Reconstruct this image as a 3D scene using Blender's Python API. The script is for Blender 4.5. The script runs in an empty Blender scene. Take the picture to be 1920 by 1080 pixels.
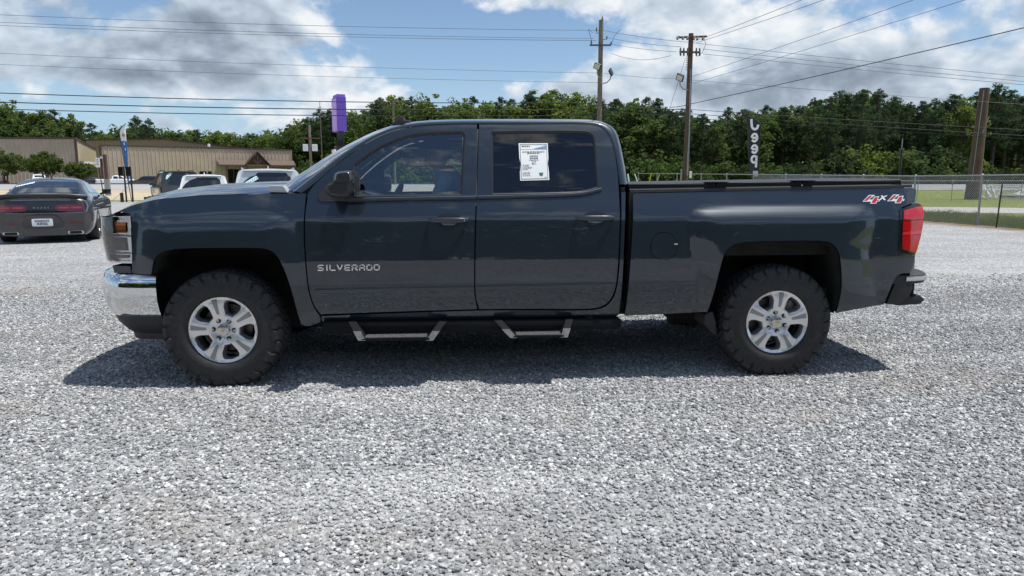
import bpy, bmesh, math, random
import numpy as np
from mathutils import Vector, Matrix, Euler, noise as mnoise
from mathutils.geometry import delaunay_2d_cdt

rnd = random.Random(7)
R_ = math.radians
SC = bpy.context.scene
COL = SC.collection

# ------------------------------------------------------------------ camera
CAM = np.array([1.642, -5.662, 1.388])
YAW = R_(4.03)
PITCH = math.atan((540 - 343) / 1280.0)
FPX = 1280.0
cam_d = bpy.data.cameras.new('camera')
cam_d.sensor_width = 36.0
cam_d.lens = FPX / 1920 * 36.0
cam_d.clip_start = 0.05
cam_d.clip_end = 3000
cam_o = bpy.data.objects.new('camera', cam_d)
COL.objects.link(cam_o)
cam_o.location = CAM
cam_o.rotation_euler = (math.pi / 2 - PITCH, 0, -YAW)
SC.camera = cam_o

# ------------------------------------------------------------------ world sky and sun
SUN_DIR = Vector((0.34, -0.045, 1.0)).normalized()      # towards the sun
SUN_EL = math.asin(SUN_DIR.z)
SUN_AZ = math.atan2(SUN_DIR.x, SUN_DIR.y)               # from +Y towards +X
world = bpy.data.worlds.new('World')
SC.world = world
world.use_nodes = True
world.cycles.sampling_method = 'MANUAL'
world.cycles.sample_map_resolution = 512
SKY_STRENGTH = 0.115
CLOUD_STRENGTH = 0.95

def build_world():
    nt = world.node_tree
    for n in list(nt.nodes):
        nt.nodes.remove(n)
    N, L = nt.nodes.new, nt.links.new
    def math_(op, a, b=None, c=None, clamp=False):
        n = N('ShaderNodeMath'); n.operation = op; n.use_clamp = clamp
        for i, v in enumerate((a, b, c)):
            if v is None: continue
            if isinstance(v, (int, float)): n.inputs[i].default_value = v
            else: L(v, n.inputs[i])
        return n.outputs[0]
    def vmath(op, a, b=None, s=None):
        n = N('ShaderNodeVectorMath'); n.operation = op
        for i, v in enumerate((a, b)):
            if v is None: continue
            if isinstance(v, (tuple, list)): n.inputs[i].default_value = v
            else: L(v, n.inputs[i])
        if s is not None:
            if isinstance(s, (int, float)): n.inputs['Scale'].default_value = s
            else: L(s, n.inputs['Scale'])
        return n
    def smooth(v, a, b):
        n = N('ShaderNodeMapRange'); n.interpolation_type = 'SMOOTHSTEP'
        L(v, n.inputs[0]); n.inputs[1].default_value = a; n.inputs[2].default_value = b
        return n.outputs[0]
    out = N('ShaderNodeOutputWorld')
    sky = N('ShaderNodeTexSky'); sky.sky_type = 'NISHITA'; sky.sun_disc = False
    sky.sun_elevation = SUN_EL; sky.sun_rotation = SUN_AZ
    sky.air_density = 1.0; sky.dust_density = 0.1; sky.ozone_density = 3.0
    bg = N('ShaderNodeBackground'); bg.inputs['Strength'].default_value = SKY_STRENGTH
    L(sky.outputs[0], bg.inputs['Color'])
    tc = N('ShaderNodeTexCoord')
    d = vmath('NORMALIZE', tc.outputs['Generated']).outputs[0]
    sep = N('ShaderNodeSeparateXYZ'); L(d, sep.inputs[0])
    p = vmath('MULTIPLY', d, (1.0, 1.0, 1.7)).outputs[0]     # heaped cloud, a little flattened
    def fbm(vec, scale, detail, rough, dist=0.0, off=(0, 0, 0)):
        v = vmath('ADD', vec, off).outputs[0]
        n = N('ShaderNodeTexNoise'); n.inputs['Scale'].default_value = scale
        n.inputs['Detail'].default_value = detail; n.inputs['Roughness'].default_value = rough
        n.inputs['Distortion'].default_value = dist
        L(v, n.inputs['Vector']); return n.outputs['Fac']
    # steering: (pixel direction, radius, amount)
    def blob(px, py, rad, amt, sx=1.0):
        v = Vector(CAM_RAY(px, py)).normalized()
        dd = vmath('SUBTRACT', d, tuple(v)).outputs[0]
        dd = vmath('MULTIPLY', dd, (1.0 / sx, 1.0 / sx, 1.0)).outputs[0]
        ln = N('ShaderNodeVectorMath'); ln.operation = 'LENGTH'; L(dd, ln.inputs[0])
        m = N('ShaderNodeMapRange'); m.interpolation_type = 'SMOOTHSTEP'
        L(ln.outputs['Value'], m.inputs[0])
        m.inputs[1].default_value = 0.0; m.inputs[2].default_value = rad
        m.inputs[3].default_value = amt; m.inputs[4].default_value = 0.0
        return m.outputs[0]
    def density(q, det=7):
        big = fbm(q, 2.6, 2, 0.5, 0.2, (5.3, 1.4, 0.0))
        puff = fbm(q, 7.0, det, 0.55, 0.3, (3.1, 8.2, 0.0))
        b2 = fbm(q, 19.0, det - 3, 0.6, 0.2, (0.4, 2.0, 0.0))
        c = math_('ADD', math_('MULTIPLY', big, 0.45), math_('MULTIPLY', puff, 0.75))
        return math_('ADD', c, math_('MULTIPLY', b2, 0.22))
    c0 = density(p)
    up = vmath('ADD', p, (0.008, 0.0, 0.030)).outputs[0]      # a little higher in the sky, towards the sun
    c1 = density(up, 5)
    cov = c0
    for b in SKY_BLOBS:
        cov = math_('ADD', cov, blob(*b))
    mask = smooth(cov, 0.69, 0.82)
    lit = math_('MULTIPLY', math_('SUBTRACT', c0, c1), 2.8)
    thick = smooth(cov, 0.74, 1.0)
    base = math_('SUBTRACT', 0.84, math_('MULTIPLY', thick, 0.30))
    base = math_('ADD', base, lit)
    for b in SKY_DARK:
        base = math_('ADD', base, blob(*b))
    sh = math_('MINIMUM', math_('MAXIMUM', base, 0.0), 1.0)
    ramp = N('ShaderNodeValToRGB')
    L(sh, ramp.inputs[0])
    e = ramp.color_ramp.elements
    e[0].position = 0.0; e[0].color = (0.17, 0.205, 0.255, 1)
    e[1].position = 1.0; e[1].color = (0.88, 0.91, 0.94, 1)
    m1 = ramp.color_ramp.elements.new(0.4); m1.color = (0.33, 0.40, 0.49, 1)
    m2 = ramp.color_ramp.elements.new(0.72); m2.color = (0.58, 0.67, 0.77, 1)
    cbg = N('ShaderNodeBackground'); L(ramp.outputs[0], cbg.inputs['Color'])
    cbg.inputs['Strength'].default_value = CLOUD_STRENGTH
    mix = N('ShaderNodeMixShader')
    L(mask, mix.inputs[0]); L(bg.outputs[0], mix.inputs[1]); L(cbg.outputs[0], mix.inputs[2])
    # pale moist air low over the horizon
    hz = N('ShaderNodeMapRange'); hz.interpolation_type = 'SMOOTHSTEP'; L(sep.outputs[2], hz.inputs[0])
    hz.inputs[1].default_value = 0.0; hz.inputs[2].default_value = 0.15; hz.inputs[3].default_value = 0.8; hz.inputs[4].default_value = 0.0
    hbg = N('ShaderNodeBackground'); hbg.inputs['Color'].default_value = (0.34, 0.54, 0.80, 1)
    hbg.inputs['Strength'].default_value = 0.9
    m0 = N('ShaderNodeMixShader'); L(hz.outputs[0], m0.inputs[0]); L(bg.outputs[0], m0.inputs[1]); L(hbg.outputs[0], m0.inputs[2])
    L(m0.outputs[0], mix.inputs[1])
    L(mix.outputs[0], out.inputs['Surface'])

_F = np.array([math.sin(YAW) * math.cos(PITCH), math.cos(YAW) * math.cos(PITCH), -math.sin(PITCH)])
_R = np.array([math.cos(YAW), -math.sin(YAW), 0.0])
_U = np.cross(_R, _F)
def CAM_RAY(px, py):
    return _F + _R * (px - 960) / FPX + _U * (540 - py) / FPX

SKY_BLOBS = [   # (pixel, pixel, radius, amount, sideways stretch): holes and heaps of cloud in this part of the sky
    (940, 100, 0.095, -0.24, 3.2), (1040, 60, 0.05, -0.12, 3.0), (300, 20, 0.16, 0.12, 2.4), (1600, 60, 0.20, 0.16, 2.6), (660, 50, 0.06, 0.05, 2.2),
    (620, 150, 0.04, 0.12, 4.5), (1010, 168, 0.035, 0.13, 4.0), (980, 5, 0.03, 0.18, 4.0), (250, 195, 0.03, -0.13, 8.0), (330, 135, 0.045, 0.13, 5.0), (1500, 160, 0.06, 0.10, 5.0), (340, 235, 0.02, 0.12, 3.0), (1880, 180, 0.06, -0.10, 4.0),
]
SKY_DARK = [(330, 40, 0.10, -0.36, 2.6), (110, 85, 0.06, -0.20, 2.2), (480, 160, 0.03, -0.14, 3.0), (1330, 60, 0.10, 0.12, 2.0), (1780, 70, 0.12, -0.10, 2.6), (620, 50, 0.08, 0.14, 2.0), (1550, 150, 0.06, -0.18, 5.0), (600, 140, 0.04, 0.10, 4.0)]
build_world()

sun_d = bpy.data.lights.new('sun', 'SUN')
sun_d.energy = 5.0
sun_d.angle = R_(0.53)
sun_d.color = (1.0, 0.965, 0.91)
sun_o = bpy.data.objects.new('sun', sun_d)
COL.objects.link(sun_o)
sun_o.location = (0, 0, 40)
sun_o.rotation_euler = SUN_DIR.to_track_quat('Z', 'Y').to_euler()

vs = SC.view_settings
vs.view_transform = 'Standard'
vs.look = 'None'
vs.exposure = 0.10
vs.gamma = 1.0
vs.use_curve_mapping = False
SC.cycles.use_denoising = True
SC.cycles.max_bounces = 8
SC.cycles.transparent_max_bounces = 24
SC.cycles.caustics_reflective = False
SC.cycles.caustics_refractive = False

# ------------------------------------------------------------------ placing
FV = np.array([math.sin(YAW), math.cos(YAW)])
RV = np.array([math.cos(YAW), -math.sin(YAW)])
def terrain(dep):
    if dep <= 25: return 0.0
    if dep >= 104: return 0.75
    if dep >= 99: return 1.214 - 0.464 * (dep - 99) / 5.0
    return 1.23 * (dep - 25) / 75.0
def site(lat, dep, z=None):
    """ground point so many metres right of and ahead of the viewpoint"""
    p = CAM[:2] + RV * lat + FV * dep
    return (float(p[0]), float(p[1]), terrain(dep) if z is None else z)
def lat_px(px, dep):
    return (px - 960) / FPX * dep * math.cos(PITCH) / 1.0 * (1.0 / 1.0)
def at_px(px, py, dep):
    """point at this depth along the sight line of a pixel"""
    d = CAM_RAY(px, py); t = dep / float(d[0] * FV[0] + d[1] * FV[1])
    p = CAM + d * t
    return Vector((float(p[0]), float(p[1]), float(p[2])))
def ground_px(px, dep):
    z = terrain(dep)
    y = 343.0
    for _ in range(6):
        p = at_px(px, y, dep); y += (p.z - z) * FPX / dep
    p = at_px(px, y, dep)
    return (p.x, p.y, z)
def heading(deg):
    """z rotation that turns a thing built facing +X to face so many degrees right of the view"""
    return math.pi / 2 - YAW - R_(deg)

# ------------------------------------------------------------------ materials
MATS = {}
def mat(name, color=(0.5, 0.5, 0.5), rough=0.5, metal=0.0, coat=0.0, coat_rough=0.03, spec=0.5, noise=0.0, nscale=8.0,
        bump=0.0, bscale=40.0, color2=None, rvar=0.0, detail=6, coord='Object', sheen=0.0, stretch=None):
    if name in MATS: return MATS[name]
    m = bpy.data.materials.new(name); m.use_nodes = True
    nt = m.node_tree; b = nt.nodes['Principled BSDF']; N, L = nt.nodes.new, nt.links.new
    b.inputs['Base Color'].default_value = (*color, 1)
    b.inputs['Roughness'].default_value = rough
    b.inputs['Metallic'].default_value = metal
    b.inputs['Coat Weight'].default_value = coat
    b.inputs['Coat Roughness'].default_value = coat_rough
    b.inputs['Specular IOR Level'].default_value = spec
    tc = N('ShaderNodeTexCoord'); src = tc.outputs[coord]
    if stretch:
        mp = N('ShaderNodeMapping'); mp.inputs['Scale'].default_value = stretch; L(src, mp.inputs[0]); src = mp.outputs[0]
    if noise or color2:
        n = N('ShaderNodeTexNoise'); n.inputs['Scale'].default_value = nscale; n.inputs['Detail'].default_value = detail
        n.inputs['Roughness'].default_value = 0.6
        L(src, n.inputs['Vector'])
        r = N('ShaderNodeValToRGB'); L(n.outputs['Fac'], r.inputs[0])
        c2 = color2 if color2 else tuple(min(1, c * (1 + noise)) for c in color)
        c1 = color if color2 else tuple(max(0, c * (1 - noise)) for c in color)
        r.color_ramp.elements[0].position = 0.32; r.color_ramp.elements[0].color = (*c1, 1)
        r.color_ramp.elements[1].position = 0.68; r.color_ramp.elements[1].color = (*c2, 1)
        L(r.outputs[0], b.inputs['Base Color'])
    if rvar:
        n = N('ShaderNodeTexNoise'); n.inputs['Scale'].default_value = nscale * 2.3; n.inputs['Detail'].default_value = 5
        L(src, n.inputs['Vector'])
        mr = N('ShaderNodeMapRange'); L(n.outputs['Fac'], mr.inputs[0])
        mr.inputs[3].default_value = max(0, rough - rvar); mr.inputs[4].default_value = min(1, rough + rvar)
        L(mr.outputs[0], b.inputs['Roughness'])
    if bump:
        n = N('ShaderNodeTexNoise'); n.inputs['Scale'].default_value = bscale; n.inputs['Detail'].default_value = 6
        L(src, n.inputs['Vector'])
        bp = N('ShaderNodeBump'); bp.inputs['Strength'].default_value = min(1, bump); bp.inputs['Distance'].default_value = 0.02
        L(n.outputs['Fac'], bp.inputs['Height']); L(bp.outputs[0], b.inputs['Normal'])
    MATS[name] = m
    return m

def glass_mat(name, tint=(0.8, 0.86, 0.84), rough=0.0, ior=1.5, boost=0.0):
    """thin automotive glazing: reflects by angle, lets tinted light through"""
    if name in MATS: return MATS[name]
    m = bpy.data.materials.new(name); m.use_nodes = True
    nt = m.node_tree; N, L = nt.nodes.new, nt.links.new
    nt.nodes.remove(nt.nodes['Principled BSDF'])
    o = nt.nodes['Material Output']
    t = N('ShaderNodeBsdfTransparent'); t.inputs[0].default_value = (*tint, 1)
    g = N('ShaderNodeBsdfGlossy'); g.inputs['Roughness'].default_value = rough
    fr = N('ShaderNodeFresnel'); fr.inputs['IOR'].default_value = ior
    a = N('ShaderNodeMath'); a.operation = 'MULTIPLY_ADD'; L(fr.outputs[0], a.inputs[0])
    a.inputs[1].default_value = 1.8; a.inputs[2].default_value = boost; a.use_clamp = True
    geo = N('ShaderNodeNewGeometry')
    mx = N('ShaderNodeMixShader'); L(a.outputs[0], mx.inputs[0]); L(t.outputs[0], mx.inputs[1]); L(g.outputs[0], mx.inputs[2])
    L(mx.outputs[0], o.inputs['Surface'])
    MATS[name] = m
    return m

# ------------------------------------------------------------------ mesh helpers
def tag(o, label=None, cat=None, group=None, kind=None):
    if label: o['label'] = label
    if cat: o['category'] = cat
    if group: o['group'] = group
    if kind: o['kind'] = kind
    return o
def link(o, parent=None):
    COL.objects.link(o)
    if parent is not None: o.parent = parent
    return o
def empty(name, loc=(0, 0, 0), rz=0.0):
    o = bpy.data.objects.new(name, None); o.empty_display_size = 0.3
    o.location = loc; o.rotation_euler = (0, 0, rz)
    return link(o)
def mesh_data(name, verts, faces, m, smooth=False):
    me = bpy.data.meshes.new(name)
    me.from_pydata([tuple(map(float, v)) for v in verts], [], faces)
    if m is not None:
        for mm in (m if isinstance(m, (list, tuple)) else [m]): me.materials.append(mm)
    if smooth: me.polygons.foreach_set('use_smooth', [True] * len(me.polygons))
    me.update()
    return me
def mo(name, verts, faces, m, parent=None, smooth=False, loc=None, rot=None):
    o = bpy.data.objects.new(name, mesh_data(name, verts, faces, m, smooth))
    if loc is not None: o.location = loc
    if rot is not None: o.rotation_euler = rot
    return link(o, parent)
class MB:
    """collects shapes for ONE mesh"""
    def __init__(s): s.v = []; s.f = []
    def add(s, verts, faces):
        b = len(s.v); s.v += [tuple(v) for v in verts]; s.f += [tuple(i + b for i in f) for f in faces]; return s
    def box(s, c, size, rz=0.0, M=None):
        hx, hy, hz = size[0] / 2, size[1] / 2, size[2] / 2
        vs_ = []
        cs, sn = math.cos(rz), math.sin(rz)
        for z in (-hz, hz):
            for x, y in ((-hx, -hy), (hx, -hy), (hx, hy), (-hx, hy)):
                p = Vector((x * cs - y * sn, x * sn + y * cs, z))
                if M is not None: p = M @ p
                vs_.append((c[0] + p.x, c[1] + p.y, c[2] + p.z))
        return s.add(vs_, [(3, 2, 1, 0), (4, 5, 6, 7), (0, 1, 5, 4), (1, 2, 6, 5), (2, 3, 7, 6), (3, 0, 4, 7)])
    def tube(s, pts, r, seg=8, cap=True):
        pts = [Vector(p) for p in pts]; n = len(pts)
        rs = r if isinstance(r, (list, tuple)) else [r] * n
        ring = []; prev = None
        for i, p in enumerate(pts):
            t = (pts[min(i + 1, n - 1)] - pts[max(i - 1, 0)])
            t = t.normalized() if t.length > 1e-9 else Vector((0, 0, 1))
            a = prev if prev is not None else (Vector((0, 0, 1)) if abs(t.z) < 0.9 else Vector((1, 0, 0)))
            u = (a - t * a.dot(t))
            u = u.normalized() if u.length > 1e-6 else t.orthogonal().normalized()
            w = t.cross(u); prev = u
            ring += [tuple(p + (u * math.cos(2 * math.pi * k / seg) + w * math.sin(2 * math.pi * k / seg)) * rs[i]) for k in range(seg)]
        fs = []
        for i in range(n - 1):
            for k in range(seg):
                a, b = i * seg + k, i * seg + (k + 1) % seg
                fs.append((a, b, b + seg, a + seg))
        if cap:
            fs.append(tuple(range(seg - 1, -1, -1))); fs.append(tuple((n - 1) * seg + k for k in range(seg)))
        return s.add(ring, fs)
    def prism(s, poly, y0, y1, axis='y'):
        """polygon extruded; axis y: poly is (x,z); z: (x,y); x: (y,z)"""
        n = len(poly)
        def P(a, t):
            return {'y': (a[0], t, a[1]), 'z': (a[0], a[1], t), 'x': (t, a[0], a[1])}[axis]
        vs_ = [P(a, y0) for a in poly] + [P(a, y1) for a in poly]
        fs = [tuple(range(n)), tuple(range(2 * n - 1, n - 1, -1))]
        for i in range(n):
            j = (i + 1) % n; fs.append((i, i + n, j + n, j))
        return s.add(vs_, fs)
    def revolve(s, prof, seg=48, axis='y', c=(0, 0, 0), closed=False):
        """profile (radius, along axis)"""
        n = len(prof); vs_ = []
        for k in range(seg):
            a = 2 * math.pi * k / seg; ca, sa = math.cos(a), math.sin(a)
            for r, t in prof:
                vs_.append({'y': (c[0] + r * ca, c[1] + t, c[2] + r * sa), 'z': (c[0] + r * ca, c[1] + r * sa, c[2] + t),
                            'x': (c[0] + t, c[1] + r * ca, c[2] + r * sa)}[axis])
        fs = []
        for k in range(seg):
            k2 = (k + 1) % seg
            for i in range(n if closed else n - 1):
                j = (i + 1) % n
                fs.append((k * n + i, k * n + j, k2 * n + j, k2 * n + i))
        return s.add(vs_, fs)
    def grid(s, rows):
        n = len(rows[0]); vs_ = [p for r in rows for p in r]
        fs = [(i * n + j, i * n + j + 1, (i + 1) * n + j + 1, (i + 1) * n + j) for i in range(len(rows) - 1) for j in range(n - 1)]
        return s.add(vs_, fs)
    def build(s, name, m, parent=None, smooth=False, bevel=0.0, seg=2, fix=True, loc=None, rot=None, angle=None):
        me = mesh_data(name, s.v, s.f, m, False)
        if fix or bevel:
            bm = bmesh.new(); bm.from_mesh(me)
            if fix: bmesh.ops.recalc_face_normals(bm, faces=bm.faces)
            if bevel:
                es = [e for e in bm.edges if len(e.link_faces) == 2 and e.calc_face_angle(0) > R_(28)]
                if es: bmesh.ops.bevel(bm, geom=es, offset=bevel, segments=seg, affect='EDGES', profile=0.6, clamp_overlap=True)
            bm.to_mesh(me); bm.free()
        if smooth:
            me.polygons.foreach_set('use_smooth', [True] * len(me.polygons))
            me.update()
            me.set_sharp_from_angle(angle=R_(angle if angle else 40))
        o = bpy.data.objects.new(name, me)
        if loc is not None: o.location = loc
        if rot is not None: o.rotation_euler = rot
        return link(o, parent)
def copy_tree(o, parent=None):
    c = o.copy(); COL.objects.link(c)
    if parent is not None: c.parent = parent
    for ch in list(o.children): copy_tree(ch, c)
    return c
def text(name, body, size, m, parent=None, loc=(0, 0, 0), rot=(0, 0, 0), extrude=0.002, align='CENTER', sx=1.0, spacing=1.0, bold=0.0):
    cu = bpy.data.curves.new(name, 'FONT'); cu.body = body; cu.size = size; cu.extrude = extrude
    cu.align_x = align; cu.align_y = 'CENTER'; cu.space_character = spacing; cu.offset = bold
    cu.materials.append(m)
    t = bpy.data.objects.new('tmp', cu)
    COL.objects.link(t); bpy.context.view_layer.update()
    me = bpy.data.meshes.new_from_object(t.evaluated_get(bpy.context.evaluated_depsgraph_get()))
    bpy.data.objects.remove(t); bpy.data.curves.remove(cu)
    me.name = name
    if not me.materials: me.materials.append(m)
    o = bpy.data.objects.new(name, me); o.location = loc; o.rotation_euler = rot; o.scale = (sx, 1, 1)
    return link(o, parent)
def spline(pts, step, closed=True):
    """Catmull-Rom through points; a third element marks a sharp corner"""
    n = len(pts); out = []
    P = [np.array(p[:2], float) for p in pts]; cor = [len(p) > 2 for p in pts]
    for i in range(n if closed else n - 1):
        a, b = P[i], P[(i + 1) % n]
        pa = P[i - 1] if (closed or i > 0) and not cor[i] else a - (b - a)
        nb = P[(i + 2) % n] if (closed or i + 2 < n) and not cor[(i + 1) % n] else b + (b - a)
        L = np.linalg.norm(b - a); k = max(1, int(round(L / step)))
        la, ln_ = np.linalg.norm(a - pa), np.linalg.norm(nb - b)
        ta = (b - pa) * (L / (L + la + 1e-9)) if la > 0 else b - a
        tb = (nb - a) * (L / (L + ln_ + 1e-9)) if ln_ > 0 else b - a
        for j in range(k):
            t = j / k; t2, t3 = t * t, t * t * t
            out.append((2 * t3 - 3 * t2 + 1) * a + (t3 - 2 * t2 + t) * ta + (-2 * t3 + 3 * t2) * b + (t3 - t2) * tb)
    if not closed: out.append(P[-1])
    return np.array(out)
def poly_dist(pts, poly):
    """signed distance, positive inside"""
    pts = np.asarray(pts, float); d = np.full(len(pts), 1e9); ins = np.zeros(len(pts), bool)
    n = len(poly)
    for i in range(n):
        a = np.asarray(poly[i], float); b = np.asarray(poly[(i + 1) % n], float)
        e = b - a; w = pts - a
        t = np.clip((w @ e) / (e @ e + 1e-12), 0, 1)
        d = np.minimum(d, np.linalg.norm(w - t[:, None] * e, axis=1))
        c = ((a[1] > pts[:, 1]) != (b[1] > pts[:, 1]))
        with np.errstate(divide='ignore', invalid='ignore'):
            xi = (b[0] - a[0]) * (pts[:, 1] - a[1]) / (b[1] - a[1] + 1e-15) + a[0]
        ins ^= c & (pts[:, 0] < xi)
    return np.where(ins, d, -d)
def inset(poly, dist):
    """move a closed outline inwards"""
    P = np.asarray(poly, float); n = len(P)
    area = 0.5 * np.sum(P[:, 0] * np.roll(P[:, 1], -1) - np.roll(P[:, 0], -1) * P[:, 1])
    sgn = 1 if area > 0 else -1
    out = np.zeros_like(P)
    for i in range(n):
        e1 = P[i] - P[i - 1]; e2 = P[(i + 1) % n] - P[i]
        n1 = np.array([-e1[1], e1[0]]) / (np.linalg.norm(e1) + 1e-12) * sgn
        n2 = np.array([-e2[1], e2[0]]) / (np.linalg.norm(e2) + 1e-12) * sgn
        m = n1 + n2; L = np.linalg.norm(m)
        m = m / L if L > 1e-6 else n1
        out[i] = P[i] + m * dist / max(0.45, float(m @ n1))
    return out
def fill(outline, holes=(), step=0.03):
    """triangulate an outline with holes and inner grid points -> (pts, tris)"""
    O = np.asarray(outline, float)
    mn, mx = O.min(0), O.max(0)
    gx = np.arange(mn[0] + step / 2, mx[0], step); gy = np.arange(mn[1] + step / 2, mx[1], step)
    G = np.array([(a + (step / 2 if j % 2 else 0), b) for j, b in enumerate(gy) for a in gx]) if len(gx) and len(gy) else np.zeros((0, 2))
    if len(G):
        ok = poly_dist(G, O) > step * 0.4
        for h in holes: ok &= poly_dist(G, h) < -step * 0.4
        G = G[ok]
    verts = [Vector(p) for p in O]; edges = [(i, (i + 1) % len(O)) for i in range(len(O))]
    for h in holes:
        b = len(verts); verts += [Vector(p) for p in h]; edges += [(b + i, b + (i + 1) % len(h)) for i in range(len(h))]
    verts += [Vector(p) for p in G]
    v, e, f, *_ = delaunay_2d_cdt(verts, edges, [], 0, 1e-6)
    V = np.array([tuple(p) for p in v]); T = np.array([t for t in f if len(t) == 3])
    cen = V[T].mean(1)
    ok = poly_dist(cen, O) > 0
    for h in holes: ok &= poly_dist(cen, h) < 0
    return V, T[ok]
# ================================================================== pickup truck
def paint_mat(name, color, metal=0.45, rough=0.34, flake=0.25, dust=0.25):
    if name in MATS: return MATS[name]
    m = mat(name, color, rough, metal, coat=1.0, coat_rough=0.025)
    nt = m.node_tree; b = nt.nodes['Principled BSDF']; N, L = nt.nodes.new, nt.links.new
    b.inputs['Coat IOR'].default_value = 1.58
    tc = N('ShaderNodeTexCoord')
    n = N('ShaderNodeTexNoise'); n.inputs['Scale'].default_value = 900; n.inputs['Detail'].default_value = 2
    L(tc.outputs['Object'], n.inputs['Vector'])
    r = N('ShaderNodeValToRGB'); L(n.outputs['Fac'], r.inputs[0])
    r.color_ramp.elements[0].position = 0.35; r.color_ramp.elements[0].color = (*[c * (1 - flake) for c in color], 1)
    r.color_ramp.elements[1].position = 0.7; r.color_ramp.elements[1].color = (*[min(1, c * (1 + flake)) for c in color], 1)
    L(r.outputs[0], b.inputs['Base Color'])
    # thin road film: the clear coat is a little duller in soft uneven patches
    n2 = N('ShaderNodeTexNoise'); n2.inputs['Scale'].default_value = 3.0; n2.inputs['Detail'].default_value = 8
    L(tc.outputs['Object'], n2.inputs['Vector'])
    mr = N('ShaderNodeMapRange'); L(n2.outputs['Fac'], mr.inputs[0])
    mr.inputs[1].default_value = 0.35; mr.inputs[2].default_value = 0.8
    mr.inputs[3].default_value = 0.018; mr.inputs[4].default_value = 0.018 + 0.07 * dust
    L(mr.outputs[0], b.inputs['Coat Roughness'])
    # orange peel, faint
    n3 = N('ShaderNodeTexNoise'); n3.inputs['Scale'].default_value = 9.0; n3.inputs['Detail'].default_value = 3
    L(tc.outputs['Object'], n3.inputs['Vector'])
    bp = N('ShaderNodeBump'); bp.inputs['Strength'].default_value = 0.012; bp.inputs['Distance'].default_value = 0.02
    L(n3.outputs['Fac'], bp.inputs['Height']); L(bp.outputs[0], b.inputs['Coat Normal'])
    return m

PAINT = paint_mat('graphite_blue_paint', (0.0072, 0.0168, 0.0290), 0.30, 0.38)
BLACKP = mat('black_plastic', (0.018, 0.018, 0.020), 0.55, bump=0.15, bscale=300, rvar=0.1)
SATIN = mat('satin_black_trim', (0.02, 0.021, 0.024), 0.32, rvar=0.06)
GLOSSB = mat('gloss_black', (0.012, 0.012, 0.014), 0.12, coat=0.6)
RUBBER = mat('tyre_rubber', (0.019, 0.019, 0.0195), 0.6, noise=0.35, nscale=30, bump=0.25, bscale=160, rvar=0.12)
UNDER = mat('underbody', (0.014, 0.013, 0.012), 0.85, noise=0.5, nscale=6)
CHROME = mat('chrome', (0.66, 0.67, 0.685), 0.035, 1.0)
BRIGHT = mat('bright_trim', (0.62, 0.63, 0.65), 0.22, 1.0)
ALLOY = mat('machined_alloy', (0.80, 0.80, 0.80), 0.30, 0.8, coat=0.3, coat_rough=0.12)
ALLOYD = mat('painted_alloy', (0.30, 0.31, 0.32), 0.4, 0.6, coat=0.4)
BRAKE = mat('brake_steel', (0.16, 0.14, 0.13), 0.45, 0.8, noise=0.4, nscale=15)
CLOTH = mat('seat_cloth', (0.11, 0.112, 0.118), 0.85, noise=0.3, nscale=120)
DASH = mat('dash_plastic', (0.06, 0.062, 0.066), 0.6)
WHITE = mat('white_paper', (0.82, 0.83, 0.84), 0.6)
INK = mat('ink_grey', (0.12, 0.12, 0.14), 0.7)
RUST = mat('surface_rust', (0.12, 0.05, 0.025), 0.8, noise=0.5, nscale=25)
GLASS_F = glass_mat('door_glass_light', (0.86, 0.93, 0.91), boost=0.12)
GLASS_R = glass_mat('privacy_glass', (0.045, 0.040, 0.040), boost=0.015)
GLASS_W = glass_mat('windshield_glass', (0.72, 0.8, 0.77), boost=0.03)

_zt = np.array([.30, .38, .45, .52, .60, .70, .85, 1.0, 1.10, 1.145, 1.20, 1.29, 1.33, 1.50, 1.65, 1.75, 1.80, 1.86, 1.92, 2.0])
_wt = np.array([.87, .915, .955, .982, .996, 1.005, 1.006, .9975, .989, .984, .967, .934, .919, .866, .811, .771, .749, .717, .676, .62])
_zf = np.linspace(.3, 2.0, 681)
_wf = np.interp(_zf, _zt, _wt)
_k = np.exp(-0.5 * (np.arange(-12, 13) / 4.5) ** 2); _k /= _k.sum()
_wf = np.convolve(np.pad(_wf, 12, mode='reflect', reflect_type='odd'), _k, 'valid')
BLISTERS = []
_GX, _GZ, _GS = -1.0, 0.2, 0.01
_BUMP = np.zeros((620, 140))                    # raised shoulders sampled every centimetre, then eased
def raise_shoulders(items):
    global _BUMP
    gx, gz = np.meshgrid(_GX + _GS * np.arange(620), _GZ + _GS * np.arange(140), indexing='ij')
    p = np.stack([gx.ravel(), gz.ravel()], 1); w = np.zeros(len(p))
    for poly, amp, wid in items:
        lo, hi = poly.min(0), poly.max(0)
        k = np.nonzero((p[:, 0] > lo[0]) & (p[:, 0] < hi[0]) & (p[:, 1] > lo[1]) & (p[:, 1] < hi[1]))[0]
        sc = np.array([0.5, 1.0])               # ends fade over twice the length that the crest does
        s = poly_dist(p[k] * sc, poly * sc)
        t = np.clip(s / wid, 0, 1); w[k] += amp * (1 - (1 - t) ** 2)
    G = w.reshape(620, 140); kk = np.exp(-0.5 * (np.arange(-4, 5) / 0.75) ** 2); kk /= kk.sum()
    G = np.apply_along_axis(lambda r: np.convolve(np.pad(r, 4, mode='edge'), kk, 'valid'), 0, G)
    _BUMP = np.apply_along_axis(lambda r: np.convolve(np.pad(r, 4, mode='edge'), kk, 'valid'), 1, G)
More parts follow.
